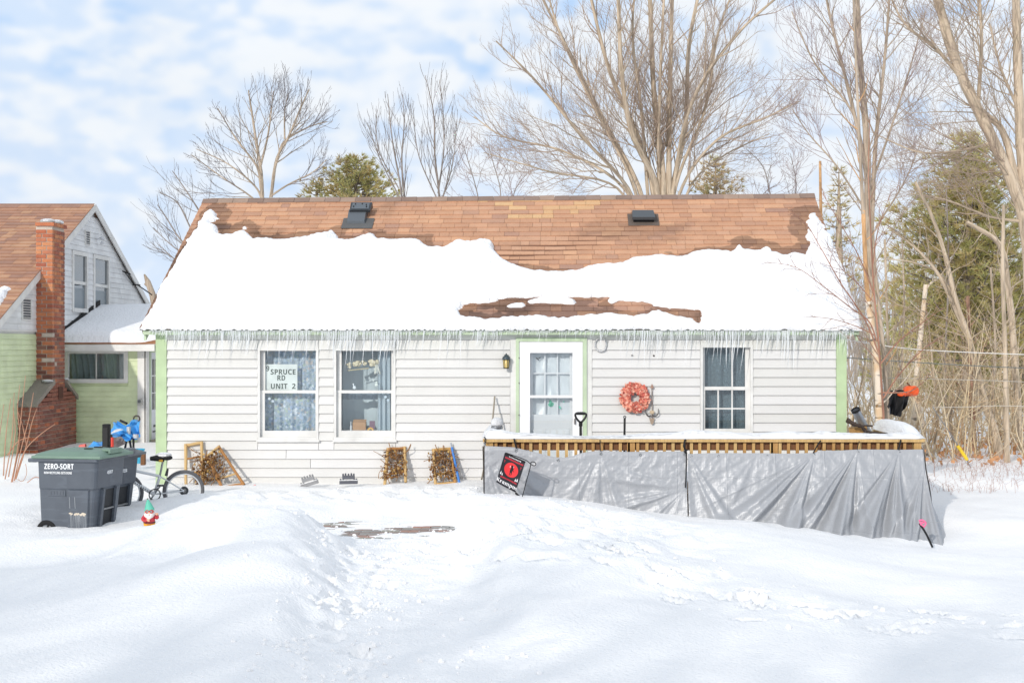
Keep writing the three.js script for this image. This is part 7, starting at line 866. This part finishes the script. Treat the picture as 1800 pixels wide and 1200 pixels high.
{ // a row of bare trees behind the photographer: their thin crowns break the sun on the near snow and show in the window glass
  const r = rng(221), out = [], trunkPts = curve([V(0, -0.4, 0), V(0.1, 2, 0), V(-0.05, 4.5, 0.1), V(0.1, 6.6, 0)], 12);
  const root = thing('yard_tree', 'bare tree standing in the row behind the photographer', 'tree', 'bare trees behind the photographer');
  raw(root, 'trunk', tubeGeo(trunkPts, trunkPts.map((_, i) => 0.2 - 0.014 * i), 10), tan2);
  for (let k = 0; k < 34; k++) { const f = 0.3 + 0.7 * (k + r()) / 34, i = Math.min(11, f * 12 | 0), d = trunkPts[i + 1].clone().sub(trunkPts[i]).normalize(); sprout(out, trunkPts[i], sideways(d, 0.9, r), 3.4 * (1.15 - 0.6 * f), 0.05, 1, { levels: 3, wig: 0.4, up: 0.1, ang: 0.8, ratio: 0.5, dens: [0, 3.2, 4, 0], min: 0.011 }, r); }
  const bag = new Bag(); for (const l of out) for (const [p, q] of l ?? []) bag.add(p, q, 3); tag(raw(root, 'twigs', bag.build(), twM), undefined, undefined, undefined, 'stuff');
  [[-17.5, 21.6], [-14.2, 23], [-11, 22], [-7.6, 23.2], [-4.0, 22.4]].forEach(([x, z], i) => { const t = i ? root.clone() : root; if (i) { t.name = numbered('yard_tree'); scene.add(t); } t.position.set(x, 0, z); t.rotation.y = i * 1.9; t.scale.setScalar(0.92 + 0.05 * (i % 4)); });
}
{ // tangle of thin stems under the trees, weeds in the snow, shoots by the neighbouring wall
  const r = rng(301), brush = [new Bag(), new Bag(), new Bag()];
  for (let i = 0; i < 320; i++) { const D = 22.5 + 12 * Math.pow(r(), 1.2), z = DF - D, px = 1484 + 340 * r(), x = X(px, z), y0 = H(x, z) - 0.1, hgt = 0.6 + 2.2 * Math.pow(r(), 1.8), d = V((r() - 0.5) * 0.9, 1, (r() - 0.5) * 0.9).normalize(), out = []; sprout(out, V(x, y0, z), d, hgt, 0.011 + 0.012 * r(), 1, { levels: 2, wig: 0.3, up: 0.03, ang: 0.9, ratio: 0.45, dens: [0, 2.6, 0], min: 0.005 }, r); for (const l of out) for (const [p, q] of l ?? []) brush[i % 3].add(p, q, 3); }
  [[214, 192, 156], [190, 164, 132], [224, 206, 176]].forEach((c, i) => tag(raw(scene, numbered('underbrush'), brush[i].build(), mat(srgb(...c), 0.9)), ['tan tangle of thin underbrush in the wood right of the cottage', 'brown tangle of thin underbrush in the wood right of the cottage', 'pale tangle of thin underbrush in the wood right of the cottage'][i], 'brush', undefined, 'stuff'));
  const far = new Bag(); for (let i = 0; i < 230; i++) { const D = 50 + 40 * r(), z = DF - D, px = 1380 + 520 * r(), x = X(px, z), out = []; sprout(out, V(x, 0, z), V((r() - 0.5) * 0.3, 1, (r() - 0.5) * 0.3).normalize(), 3 + 4.5 * r(), 0.03 + 0.04 * r(), 1, { levels: 2, wig: 0.25, up: 0.05, ang: 0.6, ratio: 0.4, dens: [0, 1.4, 0], min: 0.014 }, r); for (const l of out) for (const [p, q] of l ?? []) far.add(p, q, 3); }
  tag(raw(scene, numbered('distant_wood'), far.build(), mat(srgb(176, 162, 148), 0.9)), 'grey brown distant wood behind the trees on the right', 'wood', undefined, 'stuff');
  const leaves = []; for (let i = 0; i < 380; i++) { const D = 21.6 + 8 * r(), z = DF - D, px = 1600 + 220 * r(), x = X(px, z); const g = new THREE.CircleGeometry(0.03 + r() * 0.03, 5); leaves.push(put(g, x, H(x, z) + 0.02 + r() * 0.25 * r(), z, r() * 3, r() * 3, r() * 3)); }
  tag(single('leaf_litter', leaves, mat(srgb(196, 146, 104), 0.9, { side: THREE.DoubleSide }), 'orange brown dead leaves at the foot of the trees on the right', 'leaves'), undefined, undefined, undefined, 'stuff');
  const weeds = new Bag(); for (let i = 0; i < 300; i++) { const px = 1628 + 180 * r(), py = 806 + 52 * Math.pow(r(), 0.8), D = K * (CY + 0.1) / (py - YC), z = DF - D, x = X(px, z), h = H(x, z), l = 0.05 + 0.25 * r() * r(), a = V((r() - 0.5) * 0.26, l, (r() - 0.5) * 0.2); weeds.add([V(x, h - 0.05, z), V(x + a.x * 0.4, h + l * 0.6, z + a.z * 0.5), V(x + a.x, h + l, z + a.z)], [0.003, 0.0022, 0.001], 3); if (r() < 0.6) weeds.add([V(x + a.x * 0.4, h + l * 0.6, z), V(x - a.x * 0.6, h + l * 0.95, z + 0.03)], [0.002, 0.001], 3); }
  tag(raw(scene, 'dry_weeds', weeds.build(), mat(srgb(182, 148, 134), 0.9)), 'thin reddish dry weeds poking through the snow before the trees', 'weeds', undefined, 'stuff');
  const sb = thing('red_shoots', 'bare red brown shrub shoots rising from the snow at the left edge', 'shrub'), z = -0.4, sm = mat(srgb(182, 136, 110), 0.85);
  for (const pl of [[[5, 836], [10, 760], [18, 700]], [[8, 842], [20, 770], [24, 690]], [[14, 838], [26, 760], [22, 716]], [[18, 853], [30, 790], [38, 715], [44, 660]], [[24, 845], [36, 790], [50, 735], [58, 690]], [[27, 842], [45, 785], [56, 740], [64, 718]], [[26, 840], [44, 790], [72, 762], [96, 745]], [[-6, 840], [-2, 770], [6, 710]], [[20, 850], [34, 770], [30, 720], [34, 676]], [[46, 784], [38, 745], [30, 722]], [[12, 800], [32, 775], [52, 768]]]) raw(sb, 'shoot', tubeGeo(curve(pl.map(([a, b], i) => P(a, b, z + 0.05 * i)), 10), [...Array(11).keys()].map((i) => 0.0085 - 0.0005 * i), 6), sm);
  single('fallen_twig', [tubeGeo(curve([P(47, 848, 0.3), P(62, 838, 0.3), P(82, 850, 0.4)], 8), 0.006, 5), tubeGeo(curve([P(30, 842, 0.2), P(38, 846, 0.2), P(46, 832, 0.2), P(44, 815, 0.2)], 8), 0.004, 5)], sm, 'thin twig lying on the snow left of the bins', 'twig', undefined, true);
  // overhead wires and a yellow guy guard
  for (const [pl, d, rr, m, l] of [[[[1480, 596], [1590, 612], [1680, 618], [1830, 624]], 21.5, 0.008, mat(srgb(216, 212, 206), 0.8), 'upper snowy utility wire crossing the wood on the right'], [[[1480, 628], [1600, 636], [1700, 642], [1830, 648]], 22, 0.008, mat(srgb(120, 124, 120), 0.8), 'middle dark utility wire crossing the wood on the right'], [[[1560, 664], [1640, 666], [1720, 668], [1830, 672]], 22.2, 0.007, mat(srgb(176, 168, 156), 0.8), 'lower pale utility wire crossing the wood on the right'], [[[1640, 716], [1700, 715], [1760, 713], [1830, 715]], 22.4, 0.006, mat(srgb(196, 188, 176), 0.8), 'lowest thin utility wire near the right edge']]) single('utility_wire', tubeGeo(curve(pl.map(([a, b]) => P(a, b, DF - d)), 16), rr, 5), m, l, 'wire', undefined, true);
  const gy = thing('guy_wire', 'thin guy wire with a bright yellow guard at its foot in the snow', 'wire'), gz = DF - 21.5; raw(gy, 'cable', tubeGeo([P(1640, 715, gz), P(1684, 782, gz), P(1710, 826, gz)], 0.007, 5), M.steel); raw(gy, 'guard', tubeGeo([P(1684, 783, gz + 0.01), P(1701, 808, gz + 0.01)], 0.028, 8), mat(srgb(232, 196, 44), 0.5));
}
renderer.render(scene, camera);
